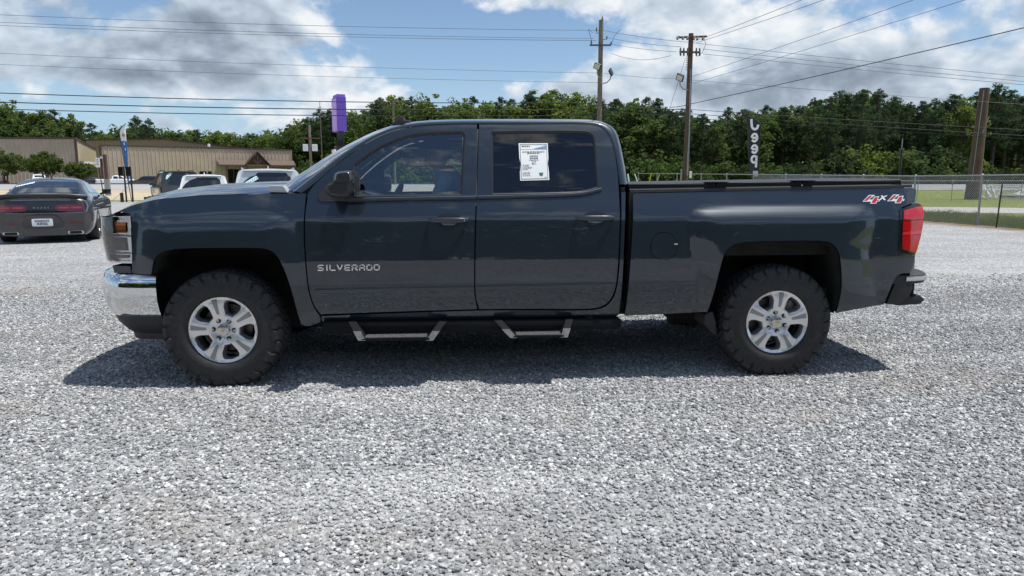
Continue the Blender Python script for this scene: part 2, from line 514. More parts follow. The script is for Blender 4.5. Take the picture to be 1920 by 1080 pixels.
def bump_at(x, z):
    # quadratic B-spline lookup: smooth normals
    u = (np.ravel(x) - _GX) / _GS; v = (np.ravel(z) - _GZ) / _GS
    i = np.clip(np.rint(u).astype(int), 1, 618); j = np.clip(np.rint(v).astype(int), 1, 138)
    a = np.clip(u - i, -.5, .5); b = np.clip(v - j, -.5, .5); out = 0
    wa = (.5 * (.5 - a) ** 2, .75 - a * a, .5 * (.5 + a) ** 2); wb = (.5 * (.5 - b) ** 2, .75 - b * b, .5 * (.5 + b) ** 2)
    for m in range(3):
        for n in range(3): out = out + wa[m] * wb[n] * _BUMP[i + m - 1, j + n - 1]
    return out
def Wside(x, z):
    x = np.asarray(x, float); z = np.asarray(z, float)
    w = np.interp(z, _zf, _wf)
    w = w - 0.010 * np.clip((1.9 - x) / 2.0, 0, None) ** 2
    w = w - 0.34 * np.clip((-0.34 - x), 0, None) ** 2 - 0.9 * np.clip((-0.58 - x), 0, None) ** 2
    w = w - 0.55 * np.clip((x - 4.66), 0, None) ** 2
    if BLISTERS: w = w + bump_at(x, z).reshape(np.shape(w))
    return w
def Nside(x, z, e=0.004):
    wx = (Wside(x + e, z) - Wside(x - e, z)) / (2 * e); wz = (Wside(x, z + e) - Wside(x, z - e)) / (2 * e)
    n = np.stack([-wx, -np.ones_like(wx), -wz], -1)
    return n / np.linalg.norm(n, axis=-1, keepdims=True)
def on_plane(px, py, Y):
    d = CAM_RAY(px, py); t = (Y - CAM[1]) / d[1]; p = CAM + d * t
    return float(p[0]), float(p[2])
def S(pts, off=0.0):
    """trace points from the picture onto the truck's near side surface -> (x, z)"""
    P = np.array([p[:2] for p in pts], float)
    d = _F[None] + _R[None] * ((P[:, :1] - 960) / FPX) + _U[None] * ((540 - P[:, 1:]) / FPX)
    Y = np.full(len(P), -0.98)
    for _ in range(5):
        t = (Y - CAM[1]) / d[:, 1]; x = CAM[0] + d[:, 0] * t; z = CAM[2] + d[:, 2] * t
        Y = -Wside(x, z) - off
    return [(float(a), float(b)) + tuple(p[2:]) for a, b, p in zip(x, z, pts)]
def side_mesh(name, V, T, m, parent, off=0.0, skirt=0.022, loops=(), flip=False):
    """surface patch on the side, with rolled-in edges so that the panel has depth"""
    V = np.asarray(V, float); w = Wside(V[:, 0], V[:, 1]); nn = Nside(V[:, 0], V[:, 1])
    P = np.stack([V[:, 0], -w, V[:, 1]], 1) + nn * off
    A = V[T]; ar = (A[:, 1, 0] - A[:, 0, 0]) * (A[:, 2, 1] - A[:, 0, 1]) - (A[:, 1, 1] - A[:, 0, 1]) * (A[:, 2, 0] - A[:, 0, 0])
    T = np.where((ar > 0)[:, None], T, T[:, ::-1])          # facing -Y
    faces = [tuple(map(int, t)) for t in T]
    nrm = [tuple(nn[i]) for t in T for i in t]
    verts = [tuple(p) for p in P]
    if skirt:
        cnt = {}
        for t in T:
            for a, b in ((t[0], t[1]), (t[1], t[2]), (t[2], t[0])):
                cnt[(int(a), int(b))] = 1
        rim = [(a, b) for (a, b) in cnt if (b, a) not in cnt]
        vin = {}
        for a, b in rim:
            for i in (a, b):
                if i not in vin:
                    vin[i] = len(verts); q = P[i] - nn[i] * skirt; verts.append(tuple(q))
        for a, b in rim:
            f = (b, a, vin[a], vin[b]); faces.append(f)
            e = P[b] - P[a]; fn = np.cross(e, nn[a]); fn /= (np.linalg.norm(fn) + 1e-12)
            na = nn[a] * 0.35 + fn; nb = nn[b] * 0.35 + fn
            nrm += [tuple(nb / np.linalg.norm(nb)), tuple(na / np.linalg.norm(na)), tuple(fn), tuple(fn)]
    me = mesh_data(name, verts, faces, m, True)
    me.normals_split_custom_set([Vector(n) for n in nrm])
    o = bpy.data.objects.new(name, me)
    return link(o, parent)
def panel(name, pts, m, parent, holes=(), gap=0.0045, off=0.0, step=0.03, bstep=0.018, skirt=0.022, xz=False):
    o2 = spline(pts if xz else S(pts), bstep)
    O = inset(o2, gap) if gap else o2
    H = []
    for h in holes:
        H.append(spline(h if xz else S(h), bstep))
    V, T = fill(O, H, step)
    return side_mesh(name, V, T, m, parent, off, skirt)

def hollow_strip(name, line, wid0, wid1, m, parent, off=0.004, px=True, closed=False, step=0.02):
    """band along a traced line lying on the side, wid0 above / wid1 below (metres)"""
    c = spline(S(line) if px else line, step, closed)
    t = np.gradient(c, axis=0); t /= np.linalg.norm(t, axis=1, keepdims=True) + 1e-12
    nrm = np.stack([-t[:, 1], t[:, 0]], 1)
    up, dn = c + nrm * wid0, c - nrm * wid1
    mb = MB()
    def pt(a, o):
        w = Wside(a[:, 0], a[:, 1]); n = Nside(a[:, 0], a[:, 1])
        return np.stack([a[:, 0], -w, a[:, 1]], 1) + n * o
    rows = [pt(up, -0.004), pt(up, off * 0.75), pt(c + nrm * wid0 * .6, off), pt(c - nrm * wid1 * .6, off), pt(dn, off * 0.75), pt(dn, -0.004)]
    mb.grid([[tuple(p) for p in r] for r in rows])
    return mb.build(name, m, parent, smooth=True, angle=60)

# ---- blisters over the wheels (raised wheel-arch shoulders)
BL_F = S([(256, 520), (254, 470), (257, 432), (266, 413), (300, 406), (408, 400.5), (500, 400.5), (530, 404), (550, 416), (560, 440), (564, 490), (570, 560), (575, 640), (250, 640)])
BL_R = S([(1330, 640), (1312, 560), (1297, 470), (1288, 422), (1291, 405), (1303, 394), (1340, 388.5), (1419, 386.5), (1530, 386), (1618, 387), (1637, 396), (1642, 418), (1630, 470), (1622, 640)])
_bf, _br = spline(BL_F, .03), spline(BL_R, .03)
_items = [(_bf, 0.040, 0.13), (_br, 0.040, 0.13)]
raise_shoulders(_items); BLISTERS += _items

ARCH_F = [(284, 516), (288, 494), (294, 482), (309, 472.4), (339.5, 467.5), (446, 466), (495, 467.5), (514, 476), (529.4, 501), (544.6, 542.7), (559.8, 596), (564, 609)]
ARCH_R = [(1327, 590), (1331, 575.6), (1341.5, 542), (1352.6, 497.8), (1362, 472), (1378.5, 459), (1419, 454), (1512, 452.6), (1552.6, 455), (1569, 468), (1575.5, 494), (1576.7, 542), (1571, 572), (1564.5, 588)]
SEAL = [(577, 361.5), (589.5, 344.7), (629, 309), (678.6, 273.4), (718, 251.6), (758, 239.7), (797, 234.8), (837, 232.6), (897, 232.2)]
SEAL2 = [(897.5, 232.2), (1000, 232.0), (1100, 232.3), (1123, 236.7), (1137, 247.6), (1147, 265.4), (1155, 295), (1161, 348.6), (1163, 420)]

def C_(p): return (p[0], p[1], 1)
def build_truck():
    T = empty('pickup_truck')
    tag(T, 'lifted dark slate blue crew cab pickup with chunky tyres parked broadside on gravel', 'pickup truck')
    # ---------------------------------------------------------------- fender
    fender = panel('front_fender', [(220, 396, 1), (250, 384), (294, 373.5), (370, 366.5), (450, 363.5), (510, 362.3), (556, 361.6), (575, 361.6, 1),
                             (571.5, 400), (570.6, 430), (571.5, 463), (578.8, 542.7), (588.3, 573), (600.5, 592, 1), (602, 605, 1), (577, 612.5), (564, 609, 1)] +
                   [C_(ARCH_F[-1])] * 0 + list(reversed(ARCH_F[:-1])) + [(281, 516, 1), (250, 514), (246.5, 512, 1), (246, 470), (243.5, 402, 1)], PAINT, T, step=.022, bstep=.014)
    # shut line of cowl and door is the gap itself; wheel arch lining
    def arch(name, line, inner=-0.52):
        c = spline(S(line), .03, False)
        w = Wside(c[:, 0], c[:, 1]) - 0.012
        rows = [[(a[0], -ww, a[1]) for a, ww in zip(c, w)], [(a[0], -.75, a[1] + .01) for a in c], [(a[0], inner, a[1]) for a in c]]
        mb = MB().grid(rows)
        cx = c[:, 0].mean(); n = len(c)
        wall = [(a[0], inner, a[1]) for a in c] + [(c[-1, 0], inner, .33), (c[0, 0], inner, .33)]
        mb.add(wall, [tuple(range(len(wall)))])
        return mb.build(name, UNDER, T, smooth=True)
    arch('wheel_arch_liner', ARCH_F); arch('wheel_arch_liner', ARCH_R)
    # ---------------------------------------------------------------- doors
    fwin = [(661.5, 369.5, 1), (661.5, 308, 1), (698.4, 281.3), (738, 261.5), (777.6, 250.6), (817, 246.8), (850, 246.0), (869, 246.2), (873.5, 250.5), (873, 262), (869, 328.8), (866.9, 367, 1)]
    rwin = [(921, 365.5, 1), (920.2, 246, 1), (1000, 245.0), (1090, 245.2), (1107, 248), (1115, 257.5), (1119.5, 310), (1122.4, 352.6, 1), (1093.7, 360.2), (1050, 362.8)]
    fd = panel('front_door', [C_(SEAL[0])] + SEAL[1:-1] + [(895.6, 232.4, 1), (893.6, 360), (891.2, 440), (890.2, 500), (890.4, 546.7), (893, 565), (896.0, 580.6, 1), (750, 585), (601, 590.2, 1),
                              (588.3, 573), (578.8, 542.7), (571.5, 463), (570.6, 430), (571.5, 400)], PAINT, T, holes=[fwin])
    rd = panel('rear_door', [C_(SEAL2[0])] + SEAL2[1:-1] + [(1163, 420), (1158.5, 510), (1151, 551), (1134, 572.5), (1106, 579.5), (1000, 580), (898, 580.6, 1),
                              (893, 565), (890.4, 546.7), (890.2, 500), (891.2, 440), (893.6, 360)], PAINT, T, holes=[rwin])
    # rocker and cab corner (what is left of the cab side)
    panel('rocker_panel', [(602, 592, 1), (750, 586.5), (897, 581.8), (1000, 581.2), (1107, 580.8), (1135, 574), (1152, 552.5), (1159.8, 510), (1164.2, 420), (1164, 360, 1), (1173.5, 358, 1), (1172.5, 420), (1168, 520), (1160, 592, 1), (900, 598.5), (604, 603.5, 1)],
          PAINT, T, gap=.003, step=.03)
    # glass, seals, mouldings of the two near doors
    def glazing(door, win, m, deep=0.012):
        h = spline(S(win), .018); V, Tt = fill(inset(h, -0.006), (), .05)
        g = side_mesh('window_glass', V, Tt, m, door, off=-deep, skirt=0)
        ring = MB(); a = inset(h, 0.0165); b = inset(h, -0.001)
        def pt(q, o):
            return np.stack([q[:, 0], -Wside(q[:, 0], q[:, 1]), q[:, 1]], 1) + Nside(q[:, 0], q[:, 1]) * o
        rows = [pt(b, 0.001), pt(inset(h, .004), 0.002), pt(a, -deep + .002), pt(a, -deep - .004)]
        rows = [[tuple(p) for p in np.vstack([r, r[:1]])] for r in rows]
        ring.grid(rows).build('window_seal', SATIN, door, smooth=True, angle=60)
        return g
    glazing(fd, fwin, GLASS_F); glazing(rd, rwin, GLASS_R)
    hollow_strip('belt_moulding', [(652, 375.7), (750, 373.6), (893.5, 371.2)], .0125, .0125, SATIN, fd, .010)
    hollow_strip('belt_moulding', [(896, 371.0), (1000, 368.4), (1060, 366.5), (1095, 363.5), (1127, 355.5)], .0115, .0115, SATIN, rd, .010)
    hollow_strip('belt_highlight', [(652, 373.2), (750, 371.1), (893.5, 368.7)], .0022, .0022, BRIGHT, fd, .0115)
    hollow_strip('belt_highlight', [(896, 368.6), (1000, 366.0), (1060, 364.2), (1095, 361.3), (1127, 353.5)], .0022, .0022, BRIGHT, rd, .0115)
    # lower door moulding: a long shallow raised strip
    hollow_strip('door_moulding', [(590, 545.5), (740, 542), (888, 539.5)], .013, .013, PAINT, fd, .008)
    hollow_strip('door_moulding', [(893, 539.2), (1020, 536.5), (1150, 533)], .013, .013, PAINT, rd, .008)
    # sail panel and mirror
    panel('mirror_base', [(597, 366), (603, 350), (630, 333), (661, 322, 1), (661.5, 377, 1), (606, 378.5), (598, 374)], SATIN, fd, gap=0, off=.008, skirt=.012, bstep=.008)
    mir = MB()
    def on_out(px, py, Y): x, z = on_plane(px, py, Y); return (x, z)
    prof = [(617, 347), (630, 341), (633, 325), (640, 321), (664, 320), (667.5, 326), (669, 358), (664, 369), (648, 372), (626, 369), (616, 362)]
    out = spline([on_out(a, b, -1.11) for a, b in prof], .02)
    c0 = out.mean(0)
    rows = []
    for y, s, dx in ((-.99, .80, .02), (-1.02, .92, .012), (-1.06, 1.0, 0), (-1.12, 1.0, -.004), (-1.165, .95, -.012), (-1.19, .84, -.016), (-1.20, .62, -.016)):
        q = c0 + (out - c0) * s
        rows.append([(p[0] + dx, y, p[1]) for p in np.vstack([q, q[:1]])])
    mir.grid(rows); n0 = len(out) + 1
    mir.add([rows[-1][i] for i in range(n0 - 1)], [tuple(range(n0 - 1))]); mir.add([rows[0][i] for i in range(n0 - 1)], [tuple(range(n0 - 1))])
    mir.build('side_mirror', SATIN, fd, smooth=True, angle=50)
    cap = spline([on_out(a, b, -1.15) for a, b in [(634, 325), (641, 322), (664, 321), (666, 327), (667, 342), (633, 342)]], .015)
    cc = cap.mean(0); rows = []
    for y, s in ((-1.10, 1.03), (-1.17, 1.0), (-1.20, .9), (-1.212, .7)):
        q = cc + (cap - cc) * s; rows.append([(p[0] - .012, y, p[1]) for p in np.vstack([q, q[:1]])])
    mb = MB().grid(rows); mb.add(rows[-1][:-1], [tuple(range(len(cap)))])
    mb.build('mirror_cap', mat('mirror_cap_grey', (.035, .038, .042), .18, coat=.8), fd, smooth=True, angle=50)
    xg, zg = on_plane(668, 345, -1.14)
    mb = MB(); mb.box((xg - .014, -1.095, zg), (.004, .14, .15)); mb.build('mirror_glass', CHROME, fd)
    arm = MB(); x0, z0 = on_plane(632, 372, -1.02); arm.box((x0 + .02, -1.01, z0 + .02), (.11, .12, .05)); arm.build('mirror_arm', SATIN, fd, bevel=.012, smooth=True)
    # handles: cup, bar, cap
    def handle(door, x0p, x1p, yp):
        x0, z = S([(x0p, yp)])[0][:2]; x1 = S([(x1p, yp)])[0][0]; L = x1 - x0; xc = (x0 + x1) / 2
        el = [(xc + .14 * L * 3.1 * math.cos(t) * .75, z + .004 + .040 * math.sin(t)) for t in np.linspace(0, 2 * math.pi, 28, endpoint=False)]
        V, Tt = fill(np.array(el), (), .02)
        side_mesh('handle_cup', V, Tt, mat('handle_recess', (.008, .009, .012), .4), door, off=.0015, skirt=0)
        w0 = float(Wside(np.array([xc]), np.array([z]))[0])
        mb = MB(); ring = []
        n = 14
        for i in range(n):
            t = i / (n - 1); x = x0 + L * t; bow = .030 * (1 - (2 * t - 1) ** 4) + .006
            h = .0185 * (1 - .35 * abs(2 * t - 1) ** 3)
            ring.append([(x, -w0 - bow + .010 * math.cos(a) * -1, z + h * math.sin(a)) for a in np.linspace(0, 2 * math.pi, 13)])
        mb.grid(ring); mb.add(ring[0][:-1], [tuple(range(12))]); mb.add(ring[-1][:-1], [tuple(range(12))])
        mb.build('door_handle', PAINT, door, smooth=True, angle=50)
        mb = MB(); pr = [(xc + .055 * math.cos(t), z - .022 + .014 * math.sin(t)) for t in np.linspace(math.pi, 2 * math.pi, 12)]
        V, Tt = fill(np.array(pr), (), .02)
        side_mesh('handle_cup_rim', V, Tt, BRIGHT, door, off=.004, skirt=.003)
    handle(fd, 804, 878, 412.5); handle(rd, 1080, 1152, 408.5)
    lock = S([(869, 412)])[0]
    MB().revolve([(0, -.006), (.009, -.005), (.011, 0)], 16, 'y', (lock[0], -float(Wside(np.array([lock[0]]), np.array([lock[1]]))[0]) - .028, lock[1])).build('key_lock', BRIGHT, fd, smooth=True)
    # lettering on the door
    a = S([(597, 502.5)])[0]; b = S([(716, 500.5)])[0]
    zc = (a[1] + b[1]) / 2; wy = -float(Wside(np.array([a[0] + .2]), np.array([zc]))[0])
    GL = {'S': [(1, 1, 0, 1), (0, 1, 0, .5), (0, .5, 1, .5), (1, .5, 1, 0), (1, 0, 0, 0)], 'I': [(.5, 0, .5, 1)], 'L': [(0, 1, 0, 0), (0, 0, 1, 0)], 'V': [(0, 1, .5, 0), (.5, 0, 1, 1)],
          'E': [(1, 1, 0, 1), (0, 1, 0, 0), (0, .5, .9, .5), (0, 0, 1, 0)], 'R': [(0, 0, 0, 1), (0, 1, 1, 1), (1, 1, 1, .48), (1, .48, 0, .48), (.45, .48, 1, 0)], 'A': [(0, 0, 0, .75), (0, .75, .3, 1), (.3, 1, 1, 1), (1, 1, 1, 0), (0, .42, 1, .42)],
          'D': [(0, 0, 0, 1), (0, 1, .75, 1), (.75, 1, 1, .75), (1, .75, 1, 0), (1, 0, 0, 0)], 'O': [(0, 0, 0, 1), (0, 1, 1, 1), (1, 1, 1, 0), (1, 0, 0, 0)]}
    le = empty('door_lettering'); le.parent = fd
    Wt = b[0] - a[0]; adv = Wt / 8.62; lw, lh = adv * .66, .034; th = .0078
    xc = a[0]
    for ch in 'SILVERADO':
        mb = MB(); wl = lw
        x_ = xc if ch != 'I' else xc - lw * .22
        for (u0, v0, u1, v1) in GL[ch]:
            p0 = np.array([x_ + u0 * wl, zc - lh / 2 + v0 * lh]); p1 = np.array([x_ + u1 * wl, zc - lh / 2 + v1 * lh])
            L_ = np.linalg.norm(p1 - p0); m_ = (p0 + p1) / 2
            mb.box((m_[0], wy - .004, m_[1]), (L_ + th * .8, .006, th), M=Matrix.Rotation(-math.atan2(p1[1] - p0[1], p1[0] - p0[0]), 3, 'Y'))
        mb.build('door_lettering', CHROME, fd)
        xc += adv * (.60 if ch == 'I' else 1.0)
    bpy.data.objects.remove(le)
    # price sheet on the rear door glass
    q = S([(972.5, 267.5), (1027, 267.5), (1030, 336.5), (975.5, 338)], -.008)
    def sheet(name, uv, m, parent, off):
        A, B, Cc, D = [np.array(p[:2]) for p in q]; pts = []
        for u, v in uv: pts.append((A * (1 - u) + B * u) * (1 - v) + (D * (1 - u) + Cc * u) * v)
        V, Tt = fill(np.array(pts), (), .06)
        return side_mesh(name, V, Tt, m, parent, off=off, skirt=0)
    def rect(u0, v0, u1, v1): return [(u0, v0), (u1, v0), (u1, v1), (u0, v1)]
    sheet('price_sheet', rect(0, 0, 1, 1), WHITE, rd, -.0098)
    blue = mat('sheet_blue', (.18, .33, .55), .6)
    for r in (rect(.04, .03, .96, .042), rect(.04, .955, .96, .967), rect(.04, .042, .055, .955), rect(.945, .042, .96, .955), rect(.06, .165, .94, .172)):
        sheet('sheet_border', r, INK, rd, -.0085)
    sheet('sheet_picture', [(.5, .15), (.94, .06), (.94, .15)], blue, rd, -.0085)
    sheet('sheet_emblem', [(.66, .80), (.80, .80), (.79, .86), (.73, .90), (.67, .86)], mat('emblem_green', (.05, .16, .10), .6), rd, -.0085)
    for (u0, v0, u1, h) in ((.10, .07, .38, .028), (.12, .225, .88, .024), (.28, .265, .70, .024), (.36, .335, .64, .032), (.36, .39, .64, .036), (.33, .45, .67, .016), (.42, .49, .58, .012), (.42, .53, .58, .012), (.42, .56, .58, .012),
                            (.10, .58, .34, .012), (.10, .61, .30, .012), (.10, .64, .42, .012), (.10, .67, .42, .012), (.10, .70, .28, .012), (.10, .78, .36, .010), (.10, .81, .36, .010), (.10, .84, .34, .010), (.10, .87, .36, .010), (.84, .92, .92, .012)):
        k = u0; rr = random.Random(int(v0 * 1000))
        while k < u1 - .01:
            wd = min(rr.uniform(.03, .09), u1 - k); sheet('sheet_print', rect(k, v0, k + wd, v0 + h), INK, rd, -.0085); k += wd + .018
    # ---------------------------------------------------------------- bed side
    bed = panel('bed_side', [(1185.5, 361, 1), (1300, 359), (1450, 355.5), (1600, 353), (1713, 351, 1), (1717, 362), (1716.5, 379, 1), (1691, 390, 1), (1689, 470, 1), (1716, 479, 1), (1713, 498), (1707, 513, 1), (1688, 515), (1678, 524), (1657, 572, 1), (1610, 580), (1566, 588, 1)] +
                list(reversed(ARCH_R[1:-1])) + [(1326, 586, 1), (1240, 590), (1169.5, 593, 1), (1177, 542), (1182.5, 468)], PAINT, T, step=.026, bstep=.016)
    fz = S([(1245, 461.5)])[0]
    ring = np.array([(fz[0] + .098 * math.cos(t), fz[1] + .098 * math.sin(t)) for t in np.linspace(0, 2 * math.pi, 48, endpoint=False)])
    V, Tt = fill(ring, [np.array([(fz[0] + .0935 * math.cos(t), fz[1] + .0935 * math.sin(t)) for t in np.linspace(0, 2 * math.pi, 48, endpoint=False)])], .2)
    side_mesh('fuel_door_gap', V, Tt, GLOSSB, bed, off=.0012, skirt=0)
    V, Tt = fill(np.array([(fz[0] + .0925 * math.cos(t), fz[1] + .0925 * math.sin(t)) for t in np.linspace(0, 2 * math.pi, 40, endpoint=False)]), (), .03)
    side_mesh('fuel_door', V, Tt, PAINT, bed, off=.003, skirt=.003)
    s1 = S([(1267, 457.5)])[0]
    MB().box((s1[0], -float(Wside(np.array([s1[0]]), np.array([s1[1]]))[0]) - .004, s1[1]), (.024, .004, .009)).build('fuel_door_tab', BRIGHT, bed, bevel=.001)
    # 4x4 decal: white keyline, red fill
    RED = mat('decal_red', (.42, .035, .03), .35); DW = mat('decal_white', (.72, .73, .75), .35)
    def decal(polys, m, off):
        for p in polys:
            V, Tt = fill(np.array([(q[0], q[1]) for q in S(p)]), (), .1); side_mesh('decal', V, Tt, m, bed, off=off, skirt=0)
    def four(x, y, k=1.0):
        w = [[(x, y + 6.3), (x + 12, y - 6.2), (x + 24, y - 6.2), (x + 12, y + 2.3), (x + 18.5, y + 2.3), (x + 22, y - 3), (x + 31.5, y - 4), (x + 29, y + 2), (x + 33, y + 2), (x + 31.5, y + 6), (x + 27.5, y + 6), (x + 25.5, y + 10), (x + 14.5, y + 10), (x + 16, y + 6.3)]]
        r = [[(x + 2.6, y + 4.8), (x + 12.8, y - 4.8), (x + 18.5, y - 4.8), (x + 8.6, y + 4.4)], [(x + 19.2, y + 3.7), (x + 23, y - 1.8), (x + 29.5, y - 2.4), (x + 26.9, y + 3.4), (x + 31, y + 3.4), (x + 30.5, y + 4.7), (x + 26.5, y + 4.7), (x + 24.6, y + 8.6), (x + 16.8, y + 8.6), (x + 18.4, y + 4.9)]]
        return w, r
    w1, r1 = four(1617, 371.8); w2, r2 = four(1663, 371.0)
    decal(w1 + w2, DW, .0008); decal(r1 + r2, RED, .0016)
    decal([[(1646.5, 375.4), (1650.5, 375.4), (1656, 371), (1664.5, 366.6), (1660.5, 366.6), (1653, 370.2)], [(1651, 366.6), (1655, 366.6), (1661, 375.4), (1657, 375.4)]], DW, .0012)
    # bed top: black rail cap, folding cover
    rc = MB(); zr = 1.352
    xs = np.linspace(2.80, 4.88, 12)
    zrail = [on_plane(p, 360.5 - (p - 1186) * 9.6 / 527, -.95)[1] for p in np.linspace(1186, 1713, 12)]
    rows = [[], [], [], [], []]
    for x, z in zip(xs, zrail):
        w = float(Wside(np.array([x]), np.array([z]))[0])
        for r, (dy, dz) in zip(rows, ((.004, -.003), (.002, .016), (-.015, .023), (-.085, .023), (-.09, -.02))): r.append((x, -w - dy, z + dz))
    rc.grid(rows); rc.build('bed_rail_cap', BLACKP, T, smooth=True)
    RAILZ = (zrail[0] + .03, zrail[-1] + .03)
    COVER = mat('vinyl_cover', (.026, .026, .028), .5, bump=.1, bscale=500)
    segs = [(2.80, 3.42), (3.43, 4.05), (4.06, 4.79)]
    tc = empty('bed_cover'); tc.parent = T
    for i, (xa, xb) in enumerate(segs):
        f = lambda x: RAILZ[0] + (RAILZ[1] - RAILZ[0]) * (x - 2.8) / 2.08
        mb = MB(); ya = .885
        za, zb = f(xa), f(xb)
        prof = [(-ya, 0), (-ya, .022), (-ya + .02, .03), (0, .042), (ya - .02, .03), (ya, .022), (ya, 0)]
        mb.grid([[(xa, y, za + z) for y, z in prof], [(xb, y, zb + z) for y, z in prof]])
        mb.add([(xa, y, za + z) for y, z in prof], [tuple(range(7))]); mb.add([(xb, y, zb + z) for y, z in prof], [tuple(range(7))])
        mb.build('cover_panel', COVER, tc, smooth=True, angle=30)
        MB().box(((xa + xb) / 2, -ya - .006, (za + zb) / 2 + .002), (xb - xa, .012, .038)).build('cover_edge_rail', GLOSSB, tc, bevel=.003)
        if i:
            MB().box((xa - .005, -ya + .01, za + .030), (.16, .10, .006)).build('cover_hinge', SATIN, tc, bevel=.004)
    # tail lamp
    LRED = mat('tail_lens_red', (.50, .008, .012), .08, coat=1.0); LRED2 = mat('tail_lens_bright', (.72, .03, .03), .06, coat=1.0)
    sur = panel('tail_light', [(1685, 393, 1), (1716, 380.5, 1), (1727.5, 385), (1731, 400), (1729, 425), (1723, 452), (1714.5, 478.5, 1), (1684, 470, 1)], GLOSSB, T, gap=.002, off=.006, skirt=.03)
    for nm, pts, m in (('lens', [(1692, 395, 1), (1726.5, 386, 1), (1729.5, 400), (1728.5, 411, 1), (1691.5, 414, 1)], LRED), ('lens_band', [(1691.5, 415, 1), (1728.5, 412, 1), (1726, 432, 1), (1691, 434, 1)], LRED),
                       ('lens_band', [(1691, 434.5, 1), (1726, 431, 1), (1724.5, 439, 1), (1690.5, 441, 1)], LRED2), ('lens', [(1690.5, 441.5, 1), (1724.5, 439.5, 1), (1715, 474.5, 1), (1690.5, 467, 1)], LRED)):
        panel(nm, pts, m, sur, gap=.001, off=.014, skirt=.02, step=.02)
    # tailgate and bed inside
    w_end = .93
    mb = MB(); mb.box((4.91, 0, 1.03), (.07, 1.70, .64)); mb.build('tailgate', PAINT, T, bevel=.02, smooth=True)
    rows = []
    for z in (.62, .8, 1.0, 1.2, 1.345):
        x = 4.86; w = float(Wside(np.array([x]), np.array([z]))[0])
        rows.append([(4.86, -w + .004, z), (4.905, -w + .03, z), (4.925, -w + .09, z), (4.925, -.82, z)])
    MB().grid(rows).build('bed_corner', PAINT, T, smooth=True)
    mb = MB(); mb.box((3.84, 0, .90), (2.05, 1.74, .06)); mb.box((2.81, 0, .89), (.03, 1.86, .86)); mb.box((3.84, .86, 1.08), (2.05, .03, .5)); mb.box((3.84, -.86, 1.12), (2.05, .03, .42)); mb.build('bed_floor', UNDER, T)
    # ---------------------------------------------------------------- cab top: pillars, roof, glass
    top = [(546, 360.5), (572, 340), (599, 320), (629, 297.5), (659, 277.5), (698, 255.5), (730, 242), (754, 235.5), (790, 230.8), (837, 228.6), (920, 227.6), (1010, 227.6), (1107, 228.2), (1131, 230.5), (1147, 237.5), (1157, 251), (1163.5, 273), (1169, 300), (1173.5, 325), (1177, 350)]
    n = len(top)
    sealx = spline(S([(566, 362), (589.5, 344.7), (629, 309), (678.6, 273.4), (718, 251.6), (758, 239.7), (797, 234.8), (837, 232.6), (920, 232.0), (1010, 232.0), (1100, 232.3), (1123, 236.7), (1137, 247.6), (1147, 265.4), (1155, 295), (1160, 330), (1164, 356)]), .02, False)
    edge = []
    for p in top:
        Y = -.85
        for _ in range(6):
            x, z = on_plane(p[0], p[1], Y); Y = -(float(np.interp(z, _zf, _wf)) - .055)
        edge.append((x, Y, z))
    edge = np.array(edge)
    # resample both by arc length
    def res(P, k):
        P = np.asarray(P, float); s = np.r_[0, np.cumsum(np.linalg.norm(np.diff(P, axis=0), axis=1))]; s /= s[-1]
        u = np.linspace(0, 1, k); return np.stack([np.interp(u, s, P[:, i]) for i in range(P.shape[1])], 1)
    sm = spline([(e[0], e[2]) for e in edge], .02, False); ey = np.interp(np.linspace(0, 1, len(sm)), np.linspace(0, 1, n), edge[:, 1])
    K = 120
    B = res(sm, K); By = -(np.interp(B[:, 1], _zf, _wf) - .055)
    seal3 = np.stack([sealx[:, 0], -Wside(sealx[:, 0], sealx[:, 1]), sealx[:, 1]], 1)
    # match each roof-edge station to the nearest seal station
    idx = []; j = 0
    for b in B:
        dd = np.hypot(seal3[:, 0] - b[0], seal3[:, 2] - b[1]); idx.append(int(np.argmin(dd)))
    idx = np.maximum.accumulate(idx)
    A = seal3[idx].copy()
    for c in range(3): A[:, c] = np.convolve(np.pad(A[:, c], 3, mode='edge'), np.ones(7) / 7, 'valid')
    Bp = np.stack([B[:, 0], By, B[:, 1]], 1)
    rail_rows = []
    for t in (-.12, 0, .12, .3, .5, .7, .85, 1.0):
        q = A * (1 - t) + Bp * t
        bul = .020 * math.sin(math.pi * max(0, t)) ; 
        out = np.zeros_like(q); out[:, 1] = -bul; out[:, 2] = bul * .5
        if t < 0: q = A.copy(); q[:, 1] += .02; out *= 0
        rail_rows.append(q + out)
    # roof across
    iw = int(np.argmin(np.abs(B[:, 0] - 1.27) + 10 * (B[:, 1] < 1.7)))          # top of windshield
    ir = int(np.argmin(np.hypot(B[:, 0] - 2.735, B[:, 1] - 1.70)))
    ys = np.linspace(-1, 1, 25)
    def across(i, y):
        b = Bp[i]; hw = -b[1]; k = 1 - y * y; s = i / (K - 1)
        wf = np.clip((iw + 8 - i) / (iw + 8), 0, 1)             # windshield share
        rf = np.clip((i - ir + 6) / (K - ir), 0, 1)
        flat = 1 - min(1, max(0, (i - iw) / 10)) if i < ir else 0
        crown = .055 * (1 - wf) * (1 - rf) + .018 * wf
        bow = -(.10 + .17 * wf) * wf ** .5 * (1 if wf > 0 else 0)
        k2 = 1 - abs(y) ** 2.3
        return (b[0] + bow * k2 + .05 * rf * k2, y * hw, b[2] + crown * (1 - abs(y) ** 2.6))
    side = [[tuple(p) for p in r] for r in rail_rows]
    mb = MB(); mb.grid(side); mb.build('roof_rail', PAINT, T, smooth=True, angle=80)
    mb = MB(); mb.grid([[(p[0], -p[1], p[2]) for p in r] for r in side]); mb.build('roof_rail', PAINT, T, smooth=True, angle=80)
